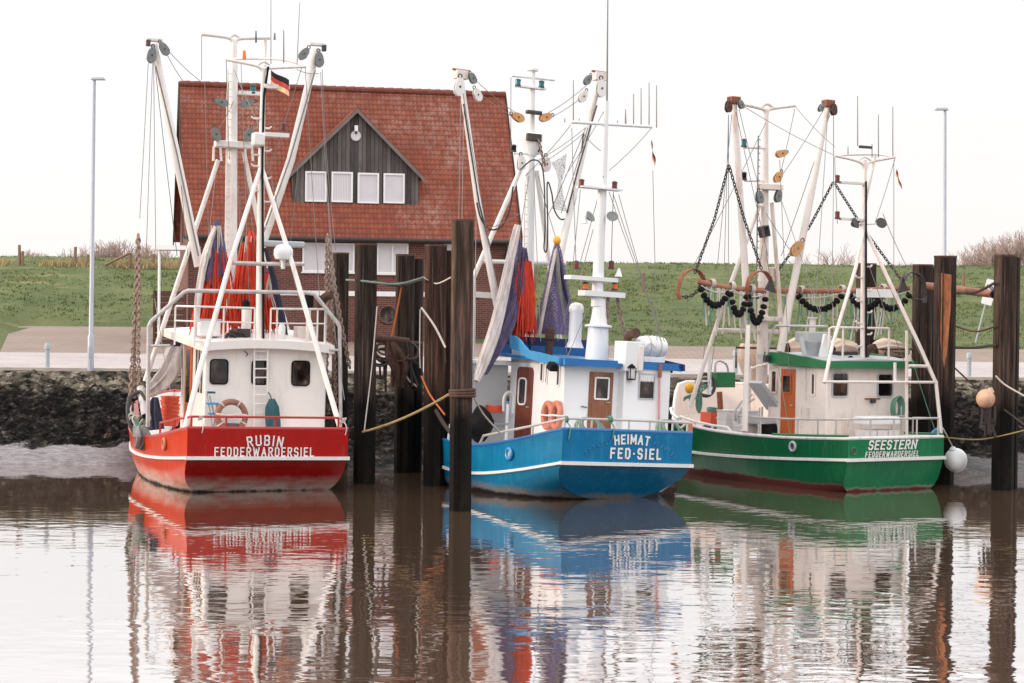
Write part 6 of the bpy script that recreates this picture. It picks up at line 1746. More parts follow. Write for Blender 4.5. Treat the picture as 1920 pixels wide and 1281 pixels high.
# small louvre on the side wall
c = B.X(1515, 775, xw0); mb = MB()
for i in range(6): mb.box(c + V((-.012, 0, .06 * i - .16)), (.03, .16, .02))
mb.build('louvre', 'cream', wh, smooth=False)
# green roof with overhang, higher fascia at the sides
zr2 = zr + .01; x0, x1 = xw0 - .12, xw1 + .06; yb, yF = yw - .2, yl + .35
pts = [B.X(u, v, xw0 - .12) for u, v in ((1434, 660), (1470, 661), (1500, 667), (1548, 677), (1551, 690), (1500, 687), (1432, 681))]
zA, zB = pts[3].z, pts[0].z
mb = MB(); rows = []
for y, z in ((yb, zA), (yb + .9, zA + .10), (yF, zB - .06)):
    rows.append([V((x0 + .02, y, z)), V(((x0 + x1) / 2, y, z + .06)), V((x1, y, z))])
lo = [[p - V((0, 0, .14)) for p in r] for r in rows]
mb.grid(rows); mb.grid([list(reversed(r)) for r in lo]); mb.grid([lo[0], rows[0]]); mb.grid([rows[-1], lo[-1]]); mb.grid([[r[0] for r in rows], [r[0] for r in lo]]); mb.grid([[r[-1] for r in lo], [r[-1] for r in rows]])
roof = mb.build('wheelhouse_roof', 'grey_paint', Rt, smooth=False)
for x in (x0 - .03, x1):
    MB().prism([V((x, p.y, p.z)) for p in pts], (.04, 0, 0)).build('fascia', 'green_paint', roof, smooth=False)
a, b = B.Y(1549, 677, yb - .03), B.Y(1549, 691, yb - .03)
B.box('fascia', 'green_paint', ((x0 + x1) / 2, yb - .03, (a.z + b.z) / 2), (x1 - x0 + .09, .05, a.z - b.z), par=roof)
q = B.X(1431, 672, xw0 - .2); B.box('deck_lamp', 'steel_dark', B.X(1437, 672, xw0 - .25), (.14, .14, .17), bevel=.02)
# roof gear
p = B.Y(1525, 668, yw + .9)
mb = MB(); mb.lathe(p, [(.22, 0), (.28, .35), (.29, .36), (.29, .38)], 18); mb.build('tub', 'grey_plastic', Rt)
B.box('roof_locker', 'grey_paint', p + V((.05, .15, .50)), (.70, .5, .26), bevel=.02)
B.box('locker_flap', 'white_plastic', B.Y(1547, 650, yw + .5), (.26, .08, .62), rot=Matrix.Rotation(.25, 3, 'Y'), bevel=.02)
B.bar('locker_strut', 'grey_plastic', B.Y(1502, 632, yw + .7), B.Y(1509, 668, yw + .6), .06)
mb = MB(); c = B.Y(1523, 640, yw + 1.5); mb.lathe(c, [(.085, -.2), (.085, .58), (.14, .60), (.14, .63)], 14); mb.build('stove_pipe', 'cream_pole', Rt)
mb = MB(); mb.tube(curve([B.Y(1622, 678, yw + .3), B.Y(1624, 664, yw + .3), B.Y(1629, 655, yw + .25), B.Y(1639, 650, yw + .15)]), .09, 12); mb.build('exhaust_pipe', 'rust_dark', Rt)
B.box('roof_hatch', 'steel_dark', B.Y(1580, 668, yw + .8), (.62, .5, .26), bevel=.02)
mb = MB(); mb.torus(B.Y(1595, 676, yw + .2), .10, .022, (1, 0, 0), (0, 0, 1), 16, 6); mb.build('hose_ring', 'black_rubber', Rt)
yq = yw + .1
rail(B, 'guard_rail', 'galv', [B.Y(1432, 690, yq + 2.2), B.Y(1448, 620, yq + 1.9), B.Y(1455, 611, yq + 1.8), B.Y(1552, 612, yq + .8)], [], .035)
rail(B, 'guard_rail', 'cream_pole', [B.Y(1554, 650, yq), B.Y(1555, 616, yq), B.Y(1560, 614, yq), B.Y(1667, 616, yq)], [(B.Y(1581, 615, yq), zA), (B.Y(1667, 616, yq), zA)], .03)
B.tube('handrail_pipe', 'cream_pole', curve([B.X(1403, 810, xw0 - .3), B.X(1408, 700, xw0 - .3), B.X(1413, 690, xw0 - .3), B.X(1440, 682, xw0 - .25)]), .035)
# ---- rear mast with A-frame
ym = yw + .15
B.tube('rear_mast', 'cream_pole', [B.Y(1618, 680, ym), B.Y(1619, 480, ym), B.Y(1621, 330, ym), B.Y(1622, 300, ym)], [.075, .068, .055, .042], n=14)
B.tube('mast_cable', 'black_rubber', [B.Y(1624, 675, ym - .1), B.Y(1624, 500, ym - .1), B.Y(1624, 340, ym - .08)], .025)
arms = MB()
arms.tube(curve([B.Y(1565, 292, ym), B.Y(1600, 300, ym), B.Y(1617, 308, ym), B.Y(1622, 325, ym)]), .035); arms.tube(curve([B.Y(1622, 325, ym), B.Y(1627, 308, ym), B.Y(1640, 302, ym), B.Y(1678, 295, ym)]), .035)
arms.tube(curve([B.Y(1565, 292, ym), B.Y(1600, 290, ym + .8), B.Y(1650, 290, ym + .8), B.Y(1678, 295, ym)]), .03); arms.tube(curve([B.Y(1608, 302, ym), B.Y(1621, 295, ym), B.Y(1634, 302, ym)]), .025); arms.bar(B.Y(1641, 292, ym), B.Y(1623, 380, ym), .035)
arms.build('mast_arms', 'cream_pole', Rt)
for px, y0, y1 in ((1590, 290, 275), (1608, 274, 180), (1635, 295, 270), (1647, 295, 215), (1674, 294, 200)): B.bar('aerial', 'wire', B.Y(px, y0, ym), B.Y(px, y1, ym), .016, .010, n=5)
B.box('wind_sensor', 'steel_dark', B.Y(1623, 276, ym), (.42, .08, .07), bevel=.02)
for py, xb in ((344, 1570), (412, 1570)):
    a, b = B.Y(xb + 5, py, ym), B.Y(1618, py - 1, ym); B.box('lamp_arm', 'cream_pole', (a + b) / 2, ((b - a).length, .12, .06)); navlight(B, 'navigation_light', 'red_lamp', B.Y(xb, py - 1, ym), Rt, .20, .07)
for px, s in ((1603, -1), (1652, 1)):
    c = B.Y(px, 419, ym - .1); mb = MB(); mb.lathe(c, [(.05, -.1), (.13, 0), (.15, .03), (.13, .035)], 14, Matrix.Rotation(R(40) * -s, 3, 'Y') @ Matrix.Rotation(R(60), 3, 'X')); mb.build('floodlight', 'steel_dark', Rt)
    B.bar('floodlight_arm', 'cream_pole', c, B.Y(1620, 421, ym), .02)
mleg = [[(1619, 430, ym), (1605, 500, 1.4), (1560, 650, .9), (1546, 718, .6)], [(1622, 430, ym), (1657, 505, 1.4), (1725, 650, .9), (1755, 718, .6), (1765, 815, .3)]]
for pts in mleg: B.tube('mast_leg', 'cream_pole', [B.Y(*q) for q in pts], .047, n=12)
B.bar('frame_crossbar', 'cream_pole', B.Y(1548, 716, .62), B.Y(1757, 717, .62), .036)
B.bar('frame_crossbar', 'cream_pole', B.Y(1704, 686, .75), B.Y(1740, 687, .75), .042)
for px, y0 in ((1678, 680), (1700, 620)): B.bar('frame_post', 'cream_pole', B.Y(px, y0, .7), B.Y(px, 820 if px == 1700 else 716, .7), .04)
for i, (yy, s) in enumerate(((500, 1), (521, -1), (545, 1), (565, -1), (586, 1), (606, -1), (627, 1), (649, -1))):
    q = B.Y(1620, yy, ym); mb = MB(); mb.tube([q + V((s * .06, 0, 0)), q + V((s * .22, 0, 0)), q + V((s * .27, 0, .05))], .025, 6); mb.build('mast_step', 'cream_pole', Rt)
# ---- fore mast
yf = 4.9
B.tube('main_mast', 'cream_pole', [B.Y(1428, 720, yf), B.Y(1431, 560, yf), B.Y(1434, 380, yf), B.Y(1437, 205, yf)], [.155, .145, .10, .055], n=16)
mb = MB(); mb.tube(curve([B.Y(1390, 195, yf), B.Y(1425, 203, yf), B.Y(1434, 208, yf), B.Y(1437, 220, yf)]), .045); mb.tube(curve([B.Y(1437, 220, yf), B.Y(1441, 207, yf), B.Y(1452, 203, yf), B.Y(1491, 198, yf)]), .045); mb.tube(curve([B.Y(1427, 202, yf), B.Y(1438, 195, yf), B.Y(1450, 202, yf)]), .04); mb.build('mast_arms', 'cream_pole', Rt)
B.box('crosstree', 'cream_pole', B.Y(1443, 351, yf - .1), (B.Y(1464, 351, yf).x - B.Y(1424, 351, yf).x, .3, .16), bevel=.02)
B.box('mast_bracket', 'cream_pole', B.Y(1437, 598, yf - .2), (.85, .3, .12), bevel=.02)
B.box('mast_bracket', 'cream_pole', B.Y(1440, 515, yf + .2), (.55, .3, .40), bevel=.03)
for py, m_ in ((276, 'teal_lamp'), (338, 'black_rubber')):
    B.bar('lamp_arm', 'cream_pole', B.Y(1396, py + 1, yf), B.Y(1432, py + 2, yf), .03); navlight(B, 'navigation_light', m_, B.Y(1395, py, yf), Rt, .22, .08)
mb = MB(); a0, b0 = B.Y(1422, 255, yf - .1), B.Y(1418, 560, yf - .1); mb.bar(a0, b0, .018); 
for i in range(24): q = a0.lerp(b0, (i + .5) / 24); mb.bar(q, q + V((.14, .1, 0)), .013, n=5)
mb.build('mast_ladder', 'wire', Rt)
for a_, b_ in (((1424, 385, yf), (1360, 560, yf)), ((1360, 560, yf), (1293, 765, yf + .4)), ((1447, 380, yf), (1468, 640, yf))): B.bar('mast_strut', 'cream_pole', B.Y(*a_), B.Y(*b_), .058, .06)
B.bar('frame_beam', 'cream_pole', B.Y(1342, 619, yf), B.Y(1465, 622, yf), .06)
for px, py, an in ((1465, 288, -1.3), (1459, 332, -.6), (1424, 370, .2), (1459, 368, -.2)): block(B, 'pulley_block', 'brass_block' if py < 340 else 'grey_block', B.Y(px, py, yf - .2), .14, Rt, an)
mb = MB(); c = B.Y(1437, 434, yf - .3); mb.ring(c, (.97, 0, .24), (-.24, 0, .97), .24, .30, .02, .035, (0, .2, 0)); mb.build('hanging_block_frame', 'steel_dark', Rt)
block(B, 'pulley_block', 'brass_block', B.Y(1494, 466, yf - .7), .20, Rt, -.7)
for tip, mid, heel, s in (((1376, 190, 4.7), (1392, 430, 4.5), (1404, 620, 4.3), 1), ((1553, 196, 4.7), (1517, 385, 4.5), (1463, 660, 4.3), -1)):
    dk = B.tube('derrick', 'cream_pole', [B.Y(*tip), B.Y(*mid), B.Y(*heel)], [.075, .092, .105], n=14)
    q = B.Y(*tip)
    B.box('derrick_head', 'rust', q + V((0, 0, .02)), (.30, .24, .20), par=dk, bevel=.02)
    block(B, 'pulley_block', 'rust_dark', B.Y(tip[0] - s * 10, tip[1] + 10, 4.5), .125, dk, 0)
    block(B, 'pulley_block', 'grey_block', B.Y(tip[0] + s * 13, tip[1] + 6, 4.5), .10, dk, s * .5)
B.bar('deck_post', 'cream_pole', B.Y(1403, 610, 3.9), B.Y(1396, 810, 3.4), .06, .09)
stays(B, [(1366, 215, 1358, 500, 4.6, 4.2), (1366, 215, 1366, 310, 4.6, 4.4, 'wire_dark'), (1366, 310, 1366, 540, 4.4), (1563, 215, 1563, 340, 4.6, 4.6, 'wire_dark'), (1563, 340, 1560, 560, 4.6, 3), (1386, 205, 1420, 340, 4.7), (1490, 205, 1460, 340, 4.8), (1545, 205, 1462, 335, 4.7), (1556, 215, 1465, 480, 4.7, 4.9, 'wire_dark'), (1395, 200, 1565, 292, 4.8, 2), (1491, 200, 1565, 275, 4.8, 2), (1463, 370, 1560, 640, 4.8, 2), (1436, 400, 1505, 500, 4.7), (1505, 500, 1546, 610, 4.7, 2.5), (1676, 300, 1676, 620, 2, 2), (1655, 400, 1700, 500, 2), (1660, 520, 1750, 715, 1.6, .8), (1700, 640, 1755, 812, 1.4, .4, 'rope_green'), (1630, 500, 1700, 690, 1.6), (1322, 640, 1310, 760, 5.2), (1462, 300, 1480, 700, 4.8, 3), (1460, 690, 1482, 815, 2.6, 2.0, 'rope_green'), (1372, 215, 1345, 500, 4.6, 4.6), (1380, 210, 1440, 480, 4.6), (1436, 230, 1300, 500, 4.8), (1552, 215, 1530, 560, 4.6, 3), (1430, 460, 1400, 640, 4.8), (1436, 470, 1460, 620, 4.7), (1620, 430, 1580, 610, 1.9, 1.6), (1678, 298, 1640, 420, 1.9), (1565, 295, 1570, 420, 1.9), (1545, 520, 1600, 690, 4, 2), (1350, 560, 1330, 720, 4.8, 5)])
# ---- trawl gear: two beams hang from the derrick heads
for pts, lb in (([(1366, 310, 4.4), (1340, 410, 4.4), (1303, 512, 4.4)], 'chain bridle running down to the left trawl shoe of the green boat'), ([(1367, 310, 4.4), (1395, 410, 4.3), (1428, 505, 4.2)], 'chain bridle between port boom and the shoe beside the green boat’s main mast'), ([(1562, 342, 4.6), (1518, 425, 4.7), (1456, 512, 4.9)], 'chain bridle slanting left from the starboard boom of the green boat'), ([(1566, 345, 4.6), (1620, 430, 3.6), (1690, 525, 2.6)], 'chain bridle slanting right from the starboard boom behind the rear mast')):
    chain_thing(B, pts, lb, .13, .034, 'steel_dark')
def beam_trawl(a, b, yy, label, shoes, nb, sd, ctr):
    pa, pb = B.Y(a[0], a[1], yy[0]), B.Y(b[0], b[1], yy[1])
    mid = B.M @ ((pa + pb) / 2)
    t = thing('beam_trawl', tuple(mid - V((0, 0, 1.2))), label, 'trawl gear', 'beam trawls of the green boat')
    W_ = lambda mb, n, m, par=t: mb.build(n, m, par, B.M)
    mid_ = pa.lerp(pb, .5) - V((0, 0, .05))
    W_(MB().tube(curve([pa, mid_, pb]), .072, 12), 'beam', 'orange_beam')
    for (sx_, sy_, s) in shoes:
        q = B.Y(sx_, sy_, yy[0] + (yy[1] - yy[0]) * ((sx_ - a[0]) / (b[0] - a[0])))
        mb = MB(); mb.m = 0
        arc = [q + V((s * (-.40), 0, -.46)), q + V((s * -.42, 0, -.25)), q + V((s * -.33, 0, .12)), q + V((s * -.10, 0, .30)), q + V((s * .18, 0, .30)), q + V((s * .36, 0, .10))]
        cv = curve(arc, 5); rows = [[p + V((0, -.09, 0)), p + V((0, .09, 0)), p + V((0, .09, .035)), p + V((0, -.09, .035))] for p in cv]
        mb.grid(rows, True); sh = W_(mb, 'trawl_shoe', 'rust' if s > 0 else 'steel_dark')
        mb = MB(); mb.prism([q + V((s * .38, -.03, .22)), q + V((s * .18, -.03, -.14)), q + V((s * .52, -.03, -.22))] if True else [], (0, .06, 0)); W_(mb, 'shoe_plate', 'steel_dark', sh)
        mb = MB(); mb.chain(sag(q + V((s * -.3, 0, -.36)), q + V((s * .2, 0, -.2)), .08, 6), .12, .04); W_(mb, 'shoe_chain', 'steel_dark', sh)
    rr = random.Random(sd)
    n = 0
    for u0, u1, dp in ctr:
        p0, p1 = pa.lerp(pb, u0) - V((0, .1, .12)), pa.lerp(pb, u1) - V((0, .1, .12))
        line = sag(p0, p1, dp, 20); L_ = sum((q - p).length for p, q in zip(line, line[1:])); k_ = int(L_ / .125); acc = 0; want = 0
        for i in range(k_):
            f = (i + .5) / k_ * 20; j = int(f); p = line[j].lerp(line[min(20, j + 1)], f - j)
            d = (line[min(20, j + 1)] - line[j]).normalized()
            mb = MB(); mb.lathe(p - d * .07, [(.05, 0), (.085, .03), (.094, .065), (.085, .10), (.05, .13)], 12, d.to_track_quat('Z', 'Y').to_matrix()); W_(mb, 'bobbin', 'black_rubber')
    for i in range(nb):
        u = rr.uniform(.02, .98); p = pa.lerp(pb, u) - V((0, .08, .1)); l_ = rr.uniform(.4, 1.3)
        mb = MB(); mb.tube([p, p + V((rr.uniform(-.05, .05), rr.uniform(-.05, .05), -l_ * .5)), p + V((rr.uniform(-.10, .10), 0, -l_))], .02, 5); W_(mb, 'hanging_cord', rr.choice(['rope_green', 'rope_white', 'rope_white']))
    for u in (.2, .5, .8):
        p = pa.lerp(pb, u); mb = MB()
        for j in range(3): mb.torus(p + V((.04 * j, 0, 0)), .105, .022, (0, 1, 0), (0, 0, 1), 14, 5)
        W_(mb, 'rope_turn', 'rope_white')
    mb = MB(); mb.tube(sag(pa.lerp(pb, .02) - V((0, .1, .1)), pa.lerp(pb, .5) - V((0, .1, .1)), .12, 8) + sag(pa.lerp(pb, .5) - V((0, .1, .1)), pa.lerp(pb, .98) - V((0, .1, .1)), .12, 8)[1:], .02, 6); W_(mb, 'line', 'rope_white')
    return t
beam_trawl((1308, 528), (1432, 545), (4.5, 4.0), 'short looking rusty trawl beam hanging left of the green boat’s main mast', [(1297, 530, 1), (1424, 533, 1)], 34, 5, [(.0, .45, .45), (.45, .72, .6), (.72, 1.0, .75)])
beam_trawl((1450, 545), (1706, 540), (5.2, 2.4), 'long rusty trawl beam hung with black bobbins behind the green boat’s wheelhouse', [(1712, 535, -1)], 46, 6, [(.16, .50, .42), (.54, .80, .38), (.72, .99, .42)])
a, b = P(1738, 536, 54.2), P(1864, 552, 50.5)
mb = MB(); mb.m = 0; mb.bar(a, b, .10, n=12); mb.m = 1; mb.bar(b.lerp(a, .0), b.lerp(a, -.03), .115, n=12)
mb.build('trawl_beam', ['orange_beam', 'black_rubber'], label='rusty beam end lying across the piles at the right', cat='trawl gear')
MB().box(tuple(B.M @ B.Y(1640, 550, 2.0)), (.95, .06, .22)).build('name_board', 'white_plastic', label='blank white board tied to the long rusty beam behind the green boat', cat='board', smooth=False)
# ---- deck gear
def crate_stack(px, py, x, n, label0, w=.5):
    p = B.X(px, py, x)
    for i in range(n):
        mb = MB(); z = p.z + .205 * i
        mb.box((p.x, p.y, z + .10), (w, .42, .19), None, 1.04); mb.box((p.x, p.y, z + .195), (w + .05, .47, .025))
        B.free(mb, 'fish_crate', 'crate_white', '%s, %s' % (label0, ['lowest', 'second from the bottom', 'third from the bottom', 'top one'][i if n == 4 else (i if i < n - 1 else 3)]), 'crate', 'white fish crates on the green boat', smooth=False)
crate_stack(1367, 826, -1.15, 4, 'white fish crate in the left stack on the green boat’s deck')
crate_stack(1397, 828, -1.2, 4, 'white fish crate in the right stack beside the sorting machine')
p = B.X(1430, 828, -1.05); yS = p.y
t = thing('sorting_machine', tuple(B.M @ p), 'grey shrimp sorting machine with tilted hopper beside the green boat’s wheelhouse', 'machine')
mb = MB(); mb.box(p + V((0, .1, .55)), (.6, .7, .16)); mb.build('tray', 'grey_plastic', t, B.M, bevel=.02)
rot = Matrix.Rotation(R(48), 3, 'Y')
mb = MB(); mb.box(B.Y(1434, 742, yS), (.98, .6, .10), rot); mb.build('hopper', 'grey_plastic', t, B.M, bevel=.015)
for dx, dy in ((-.27, -.2), (.27, -.2), (-.27, .4), (.27, .4)):
    MB().bar(p + V((dx, dy, -.1)), p + V((dx, dy, .9)), .025).build('leg', 'galv', t, B.M)
mb = MB(); mb.lathe(p + V((.18, -.05, .22)), [(.26, -.2), (.28, .1), (.24, .25)], 16); mb.build('drum', 'black_rubber', t, B.M)
mb = MB(); mb.tube(curve([B.Y(1380, 790, yS), B.Y(1379, 770, yS), B.Y(1392, 752, yS), B.Y(1410, 740, yS)]), .03, 8); mb.tube(curve([B.Y(1386, 794, yS - .1), B.Y(1386, 774, yS - .1), B.Y(1398, 758, yS - .1), B.Y(1414, 748, yS - .1)]), .03, 8); mb.build('frame', 'galv', t, B.M)
p = B.X(1340, 795, -.6); mb = MB(); mb.m = 0; mb.box(p + V((0, 0, .16)), (.62, .5, .34)); mb.m = 1
for i in range(3): mb.torus(p + V((-.05, 0, .36 + .03 * i)), .17, .025, (1, 0, 0), (0, 1, .1), 16, 5)
B.free(mb, 'gear_box', ['orange_plastic', 'rope_green'], 'reddish box with green rope in the bow of the green boat', 'box')
p = B.X(1332, 812, -1.15); mb = MB(); mb.m = 0; mb.ball(p + V((0, 0, .05)), (.34, .25, .2)); mb.m = 1; mb.ball(p + V((.42, .1, .0)), (.3, .3, .16))
B.free(mb, 'cloth_heap', ['navy', 'crate_white'], 'heap of dark blue and white cloth on the green boat’s fore deck', 'cloth')
p = B.Y(1644, 808, .95); mb = MB(); mb.box(p + V((0, 0, .26)), (1.05, .62, .22)); B.free(mb, 'deck_container', 'white_plastic', 'big white container on the aft deck of the green boat', 'container', bevel=.05)
for i, dx in enumerate((-.36, .0, .36)):
    p2 = B.Y(1644, 826, .9) + V((dx, 0, 0)); mb = MB(); mb.box(p2 + V((0, 0, .12)), (.32, .42, .30), None, 1.06)
    B.free(mb, 'fish_crate', 'crate_white', 'white fish crate under the container on the green boat’s stern, %s' % ['left one', 'middle one', 'right one'][i], 'crate', 'white fish crates on the green boat', smooth=False)
c = B.Y(1680, 765, 1.4); mb = MB(); mb.m = 0
for i in range(6): mb.torus(c + V((.012 * i - .03, -.02 * i, 0)), .13 + .006 * i, .026, (1, 0, 0), (0, 0, 1), 20, 6, ex=1.9)
B.free(mb, 'hose_coil', 'rope_green', 'grey green hose coil hanging at the aft wall of the green boat', 'hose')
for pts in ([(1672, 822, 1.2), (1672, 780, 1.2), (1700, 780, 1.2)], [(1690, 822, 1.2), (1690, 762, 1.2)]): B.tube('hose_stand', 'galv', [B.Y(*q) for q in pts], .018)
# bow gear
c = B.Y(1323, 722, 6.4); mb = MB(); mb.torus(c, .30, .05, (1, 0, 0), (0, .1, 1), 22, 8); mb.lathe(c + V((0, .1, 0)), [(.10, -.15), (.10, .15)], 12, Matrix.Rotation(R(90), 3, 'X')); mb.build('anchor_winch', 'steel_dark', Rt)
B.box('bow_locker', 'green_paint', B.Y(1354, 712, 6.6), (.62, .4, .42), bevel=.02)
B.bar('bow_post', 'white_cool', B.Y(1330, 740, 6.3), B.Y(1330, 662, 6.3), .055)
mb = MB(); mb.tube(curve([B.Y(1341, 700, 6.5), B.Y(1342, 682, 6.5), B.Y(1350, 677, 6.5), B.Y(1362, 684, 6.5), B.Y(1366, 700, 6.5)]), .03, 8); mb.build('bow_hoop', 'galv', Rt)
B.bar('bow_post', 'rust', B.Y(1351, 770, 6.0), B.Y(1349, 735, 6.0), .08)
c = B.Y(1311, 752, 5.9); mb = MB(); rr = random.Random(3)
for i in range(5): mb.tube(curve([c + V((-.05 + .03 * i, 0, .2)), c + V((-.1 + .04 * i, 0, -.1)), c + V((0, 0, -.32)), c + V((.08 - .02 * i, 0, -.1)), c + V((.06, 0, .2))]), .022, 5)
B.free(mb, 'rope_hank', 'rope_green', 'green rope hank hanging inside the green boat’s bow', 'rope')
for px, py in ((1295, 750), (1312, 735)):
    mb = MB(); c = B.Y(px, py, 5.8); rr = random.Random(px)
    for i in range(5): mb.tube(curve([c + V((rr.uniform(-.25, 0), 0, rr.uniform(-.1, .1))), c + V((0, -.05, rr.uniform(0, .15))), c + V((rr.uniform(.1, .3), 0, rr.uniform(-.05, .2)))]), .02, 5)
    B.free(mb, 'rope_tangle', 'rope_green', 'loose green rope on the green boat’s bow rail, %s' % ('outer part' if px == 1295 else 'inner part'), 'rope')
mb = MB(); mb.ball(B.Y(1293, 728, 6.0), (.13, .13, .15)); B.free(mb, 'float', 'yellow', 'small orange yellow float at the bow of the green boat', 'float')
rail(B, 'bow_guard', 'white_cool', [B.side(.80, 0, -1, .02) + V((0, 0, .1)), B.side(.86, 0, -1, .06) + V((0, 0, .2)), B.side(.93, 0, -1, .08) + V((0, 0, .28)), B.side(.985, 0, -1, .05) + V((0, 0, .3))], [], .04)
# canvas bundles along the far rail
for x0_, x1_, y_, z0_, lb in ((1388, 1420, 662, 7.2, 'beige canvas bundle hanging behind the green boat’s main mast'), (1476, 1545, 654, 5.8, 'long beige canvas roll behind the green roof, left part'), (1560, 1605, 655, 5.2, 'beige canvas roll behind the green roof, middle part'), (1640, 1700, 656, 4.8, 'beige canvas heap behind the exhaust of the green boat')):
    pa, pb = B.Y(x0_, y_, z0_), B.Y(x1_, y_ + 4, z0_)
    mb = loft_net([pa, pa.lerp(pb, .3) + V((0, 0, .06)), pa.lerp(pb, .7) + V((0, 0, .04)), pb], [.16, .26, .25, .15], 12, .10, x0_)
    if x0_ == 1388:
        mb = loft_net([B.Y(1405, 645, 7.2), B.Y(1404, 670, 7.2), B.Y(1408, 695, 7.2), B.Y(1414, 715, 7.2)], [.22, .32, .26, .12], 12, .14, 3)
    B.free(mb, 'canvas_roll', 'tarp', lb, 'canvas')
a, b = B.Y(1470, 670, 5.4), B.Y(1705, 672, 5.4)
rail(B, 'starboard_rail', 'rust_dark', [B.Y(1380, 690, 6.6), B.Y(1380, 652, 6.6), B.Y(1545, 655, 5.6), B.Y(1720, 655, 4.0)], [(B.Y(1480, 655, 6.0), 1.2), (B.Y(1660, 655, 4.6), 1.2)], .03)
# fender, blue bag and flag
c = B.Y(1792, 863, .3)
mb = MB(); mb.m = 0; mb.ball(c, (.295, .295, .31), 20, 14); mb.lathe(c + V((-.10, 0, .27)), [(.10, 0), (.05, .08)], 12); mb.m = 1; mb.tube(curve([c + V((-.1, 0, .33)), B.Y(1778, 822, .2), B.Y(1768, 803, .15)]), .018, 6)
B.free(mb, 'ball_fender', ['white_plastic', 'rope_white'], 'big white ball fender hanging beside the green boat’s stern', 'fender')
mb = MB(); p = B.Y(1752, 818, .5); mb.prism([p + V((-.22, 0, -.05)), p + V((.2, 0, -.05)), p + V((.2, 0, .22)), p + V((.05, 0, .16))], (0, .1, 0)); B.free(mb, 'blue_tarpaulin', 'blue_light', 'folded bright blue tarpaulin at the starboard stern corner of the green boat', 'tarpaulin', smooth=False)
rows = []
for v in (0, .34, .67, 1):
    rows.append([B.Y(1681 + 10 * u - 2 * v * (1 - u) + 1.0 * math.sin(u * 9), 317 + 34 * u + 12 * v * (1 - .4 * u), 1.9 + .05 * math.sin(7 * u + v)) for u in [i / 8 for i in range(9)]])
flag(B, None, None, rows, 'small limp black red and gold flag at the green boat’s rear mast')
# ================================================================ mooring ropes and loose things at the piles
def rope(pts, m, r, label, lag=.0, group='mooring ropes at the piles'):
    pp = [P(*q) for q in pts]
    if len(pp) == 2: pp = sag(pp[0], pp[1], lag, 10)
    else: pp = curve(pp, 5)
    MB().tube(pp, r, 6).build('mooring_rope', m, label=label, cat='rope', group=group)
rope([(680, 810, 49.5), (848, 736, 43.9)], 'rope_tan', .030, 'thick yellowish rope from the pile beside the red boat up to the nearest pile', .10)
rope([(707, 575, 49.7), (697, 690, 49.6), (683, 808, 49.5)], 'rope_white', .016, 'pale thin rope hanging down the pile beside the red boat')
rope([(754, 530, 53.0), (745, 580, 53.0), (734, 634, 53.0)], 'rope_orange', .028, 'orange rope hanging between the middle piles down to the rope tangle')
rope([(790, 577, 49.4), (815, 612, 49.2), (835, 652, 49.0)], 'rope_white', .026, 'white rope slanting from the middle piles down to the right')
rope([(788, 580, 49.6), (787, 650, 49.6), (788, 690, 49.6)], 'rope_white', .016, 'straight pale rope left of the reddish pile')
rope([(826, 530, 49.2), (828, 600, 49.2), (836, 680, 49.0)], 'rope_dark', .015, 'thin grey rope hanging down the reddish pile')
rope([(650, 525, 53.9), (680, 527, 49.6), (730, 533, 50), (760, 530, 53.1), (795, 520, 49.2)], 'rope_sage', .028, 'greenish rope slung across the four middle piles')
rope([(700, 527, 49.6), (745, 536, 53.1), (792, 524, 49.2)], 'rope_dark', .035, 'dark rope slung between the middle piles beneath the greenish one')
rope([(795, 521, 49.2), (818, 532, 49.1), (846, 520, 43.5)], 'rope_white', .018, 'pale rope between the reddish pile and the nearest pile')
rope([(790, 705, 49.3), (806, 740, 49.1), (834, 778, 48.5)], 'rope_orange', .022, 'orange brown rope sagging across the reddish pile')
rope([(884, 735, 43.6), (905, 775, 44.5), (938, 812, 46.3)], 'rope_white', .022, 'pale rope from the nearest pile down to the blue boat’s rail')
rope([(1867, 705, 49.5), (1885, 722, 49.5), (1925, 745, 49.3)], 'rope_white', .022, 'pale rope leading off the rightmost pile to the picture edge')
rope([(1790, 690, 51.3), (1840, 735, 50.6), (1925, 800, 49.0)], 'rope_dark', .022, 'dark rope hanging between the two rightmost piles')
rope([(1770, 820, 50.5), (1840, 824, 49.8), (1925, 806, 49.0)], 'rope_tan', .018, 'thin tan rope stretched low past the rightmost pile')
rope([(1793, 550, 51.3), (1830, 548, 50.6), (1866, 530, 49.8)], 'rope_dark', .035, 'dark cable between the rightmost piles above the beam end')
rope([(1793, 652, 51.3), (1830, 652, 50.6), (1866, 647, 49.8)], 'rope_dark', .04, 'dark cable between the rightmost piles just above the road')
rope([(1793, 612, 51.2), (1830, 622, 50.6), (1866, 612, 49.8)], 'rust_dark', .025, 'brown rope sagging between the rightmost piles across the grass')
# rope turns round the nearest pile
c = P(867, 737, 43.4); mb = MB()
for i in range(3): mb.torus(V((c.x, 43.4, c.z + .06 * i - .06)), .27, .036, (1, 0, .03 * i), (0, .86, 0), 24, 6)
mb.build('rope_turns', 'rust_dark', label='dark rope turns wound round the nearest pile', cat='rope')
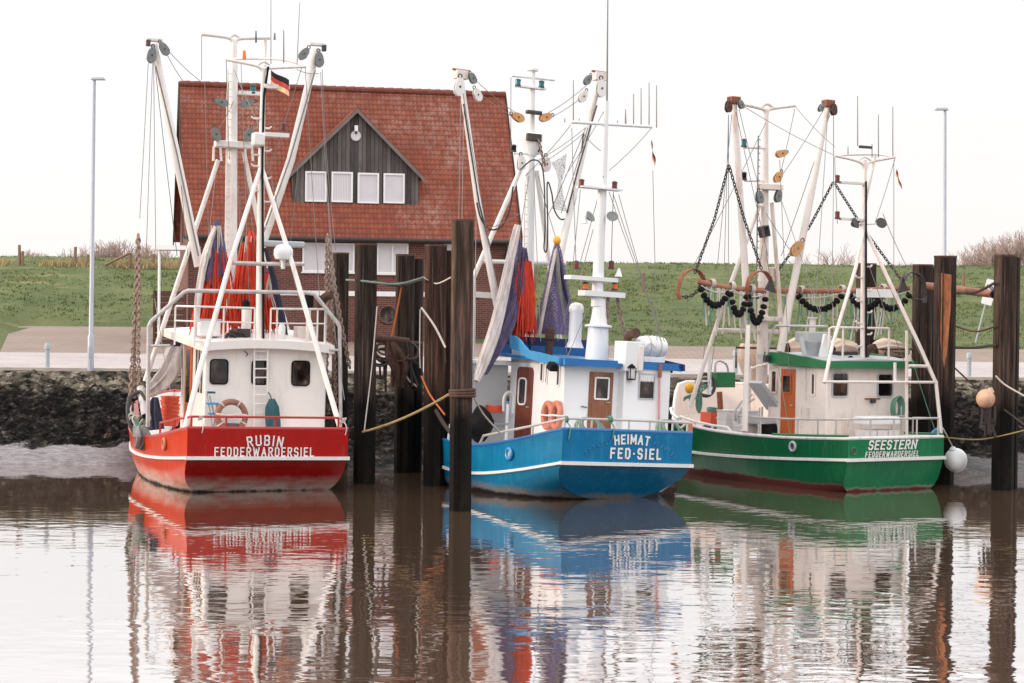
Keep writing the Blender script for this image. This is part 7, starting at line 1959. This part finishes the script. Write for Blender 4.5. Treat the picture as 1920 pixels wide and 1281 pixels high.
# tangle of old trawl gear hung between the middle piles
p = P(748, 640, 52.3)
t = thing('trawl_gear', (p.x, p.y, P(748, 720, 52.3).z), 'brown tangle of old pipe, hoops and ropes hung between the middle piles', 'trawl gear')
D_ = 52.0
q = lambda px, py, d=0: P(px, py, D_ + d)
MB().tube([q(709, 634), q(730, 637, -.1), q(767, 641)], .10, 12).build('pipe', 'rust_dark', t)
mb = MB(); mb.bar(q(705, 638, .2), q(792, 645, .2), .06); mb.build('bar', 'rust_dark', t)
rr = random.Random(77)
for i in range(7):
    c = q(rr.uniform(710, 780), rr.uniform(650, 672), rr.uniform(-.2, .2)); MB().torus(c, rr.uniform(.14, .30), .03, (1, 0, rr.uniform(-.3, .3)), (0, rr.uniform(.2, .8), 1), 18, 6, ex=.8).build('hoop', 'rust_dark' if i % 2 else 'steel_dark', t)
MB().tube(curve([q(701, 655), q(712, 676), q(745, 683), q(775, 676), q(786, 655)]), .045, 8).build('lower_hoop', 'rust_dark', t)
for i in range(15):
    x = rr.uniform(725, 770); a = q(x, 640, -.15); b = q(x + rr.uniform(-10, 16), rr.uniform(690, 738), -.1)
    MB().tube(curve([a, a.lerp(b, .5) + V((rr.uniform(-.1, .1), 0, 0)), b]), rr.uniform(.022, .05), 6).build('hanging_rope', rr.choice(['rope_dark', 'rust_dark', 'rust', 'rope_dark']), t)
loft = loft_net([q(732, 642, -.1), q(740, 665, -.1), q(750, 690, -.1), q(748, 725, -.1)], [.10, .22, .2, .05], 10, .25, 41); loft.build('net_rag', 'rust_dark', t)
MB().tube(curve([q(755, 690), q(766, 712), q(782, 725)]), .028, 6).build('light_rope', 'rope_white', t)
mb = MB(); mb.ball(q(778, 705, .2), (.22, .2, .38)); mb.build('fender', 'black_rubber', t)
for x in (712, 720, 735): MB().bar(q(x, 682, .3), q(x + 1, 712, .3), .03).build('spike', 'rust_dark', t)
# orange buoy at the rightmost pile
c = P(1848, 748, 49.4)
mb = MB(); mb.m = 0; mb.ball(c, (.235, .235, .24), 18, 12); mb.lathe(c + V((.12, 0, .16)), [(.10, 0), (.05, .12)], 10); mb.m = 1; mb.torus(c + V((.16, 0, .30)), .05, .018, (1, 0, 0), (0, 0, 1), 12, 5)
mb.build('buoy', ['buoy_orange', 'rope_dark'], label='faded orange buoy hanging at the rightmost pile', cat='buoy')
rr = random.Random(2); mb = MB()
for i in range(9): 
    a = c + V((rr.uniform(-.1, .25), rr.uniform(-.05, .1), -.18)); mb.tube(curve([a, a + V((rr.uniform(-.1, .1), 0, -.3)), a + V((rr.uniform(-.12, .12), 0, -rr.uniform(.4, .8)))]), .035, 5)
o_ = mb.build('weed', 'rope_dark', label='dark weed hanging below the faded orange buoy', cat='seaweed', kind='stuff')
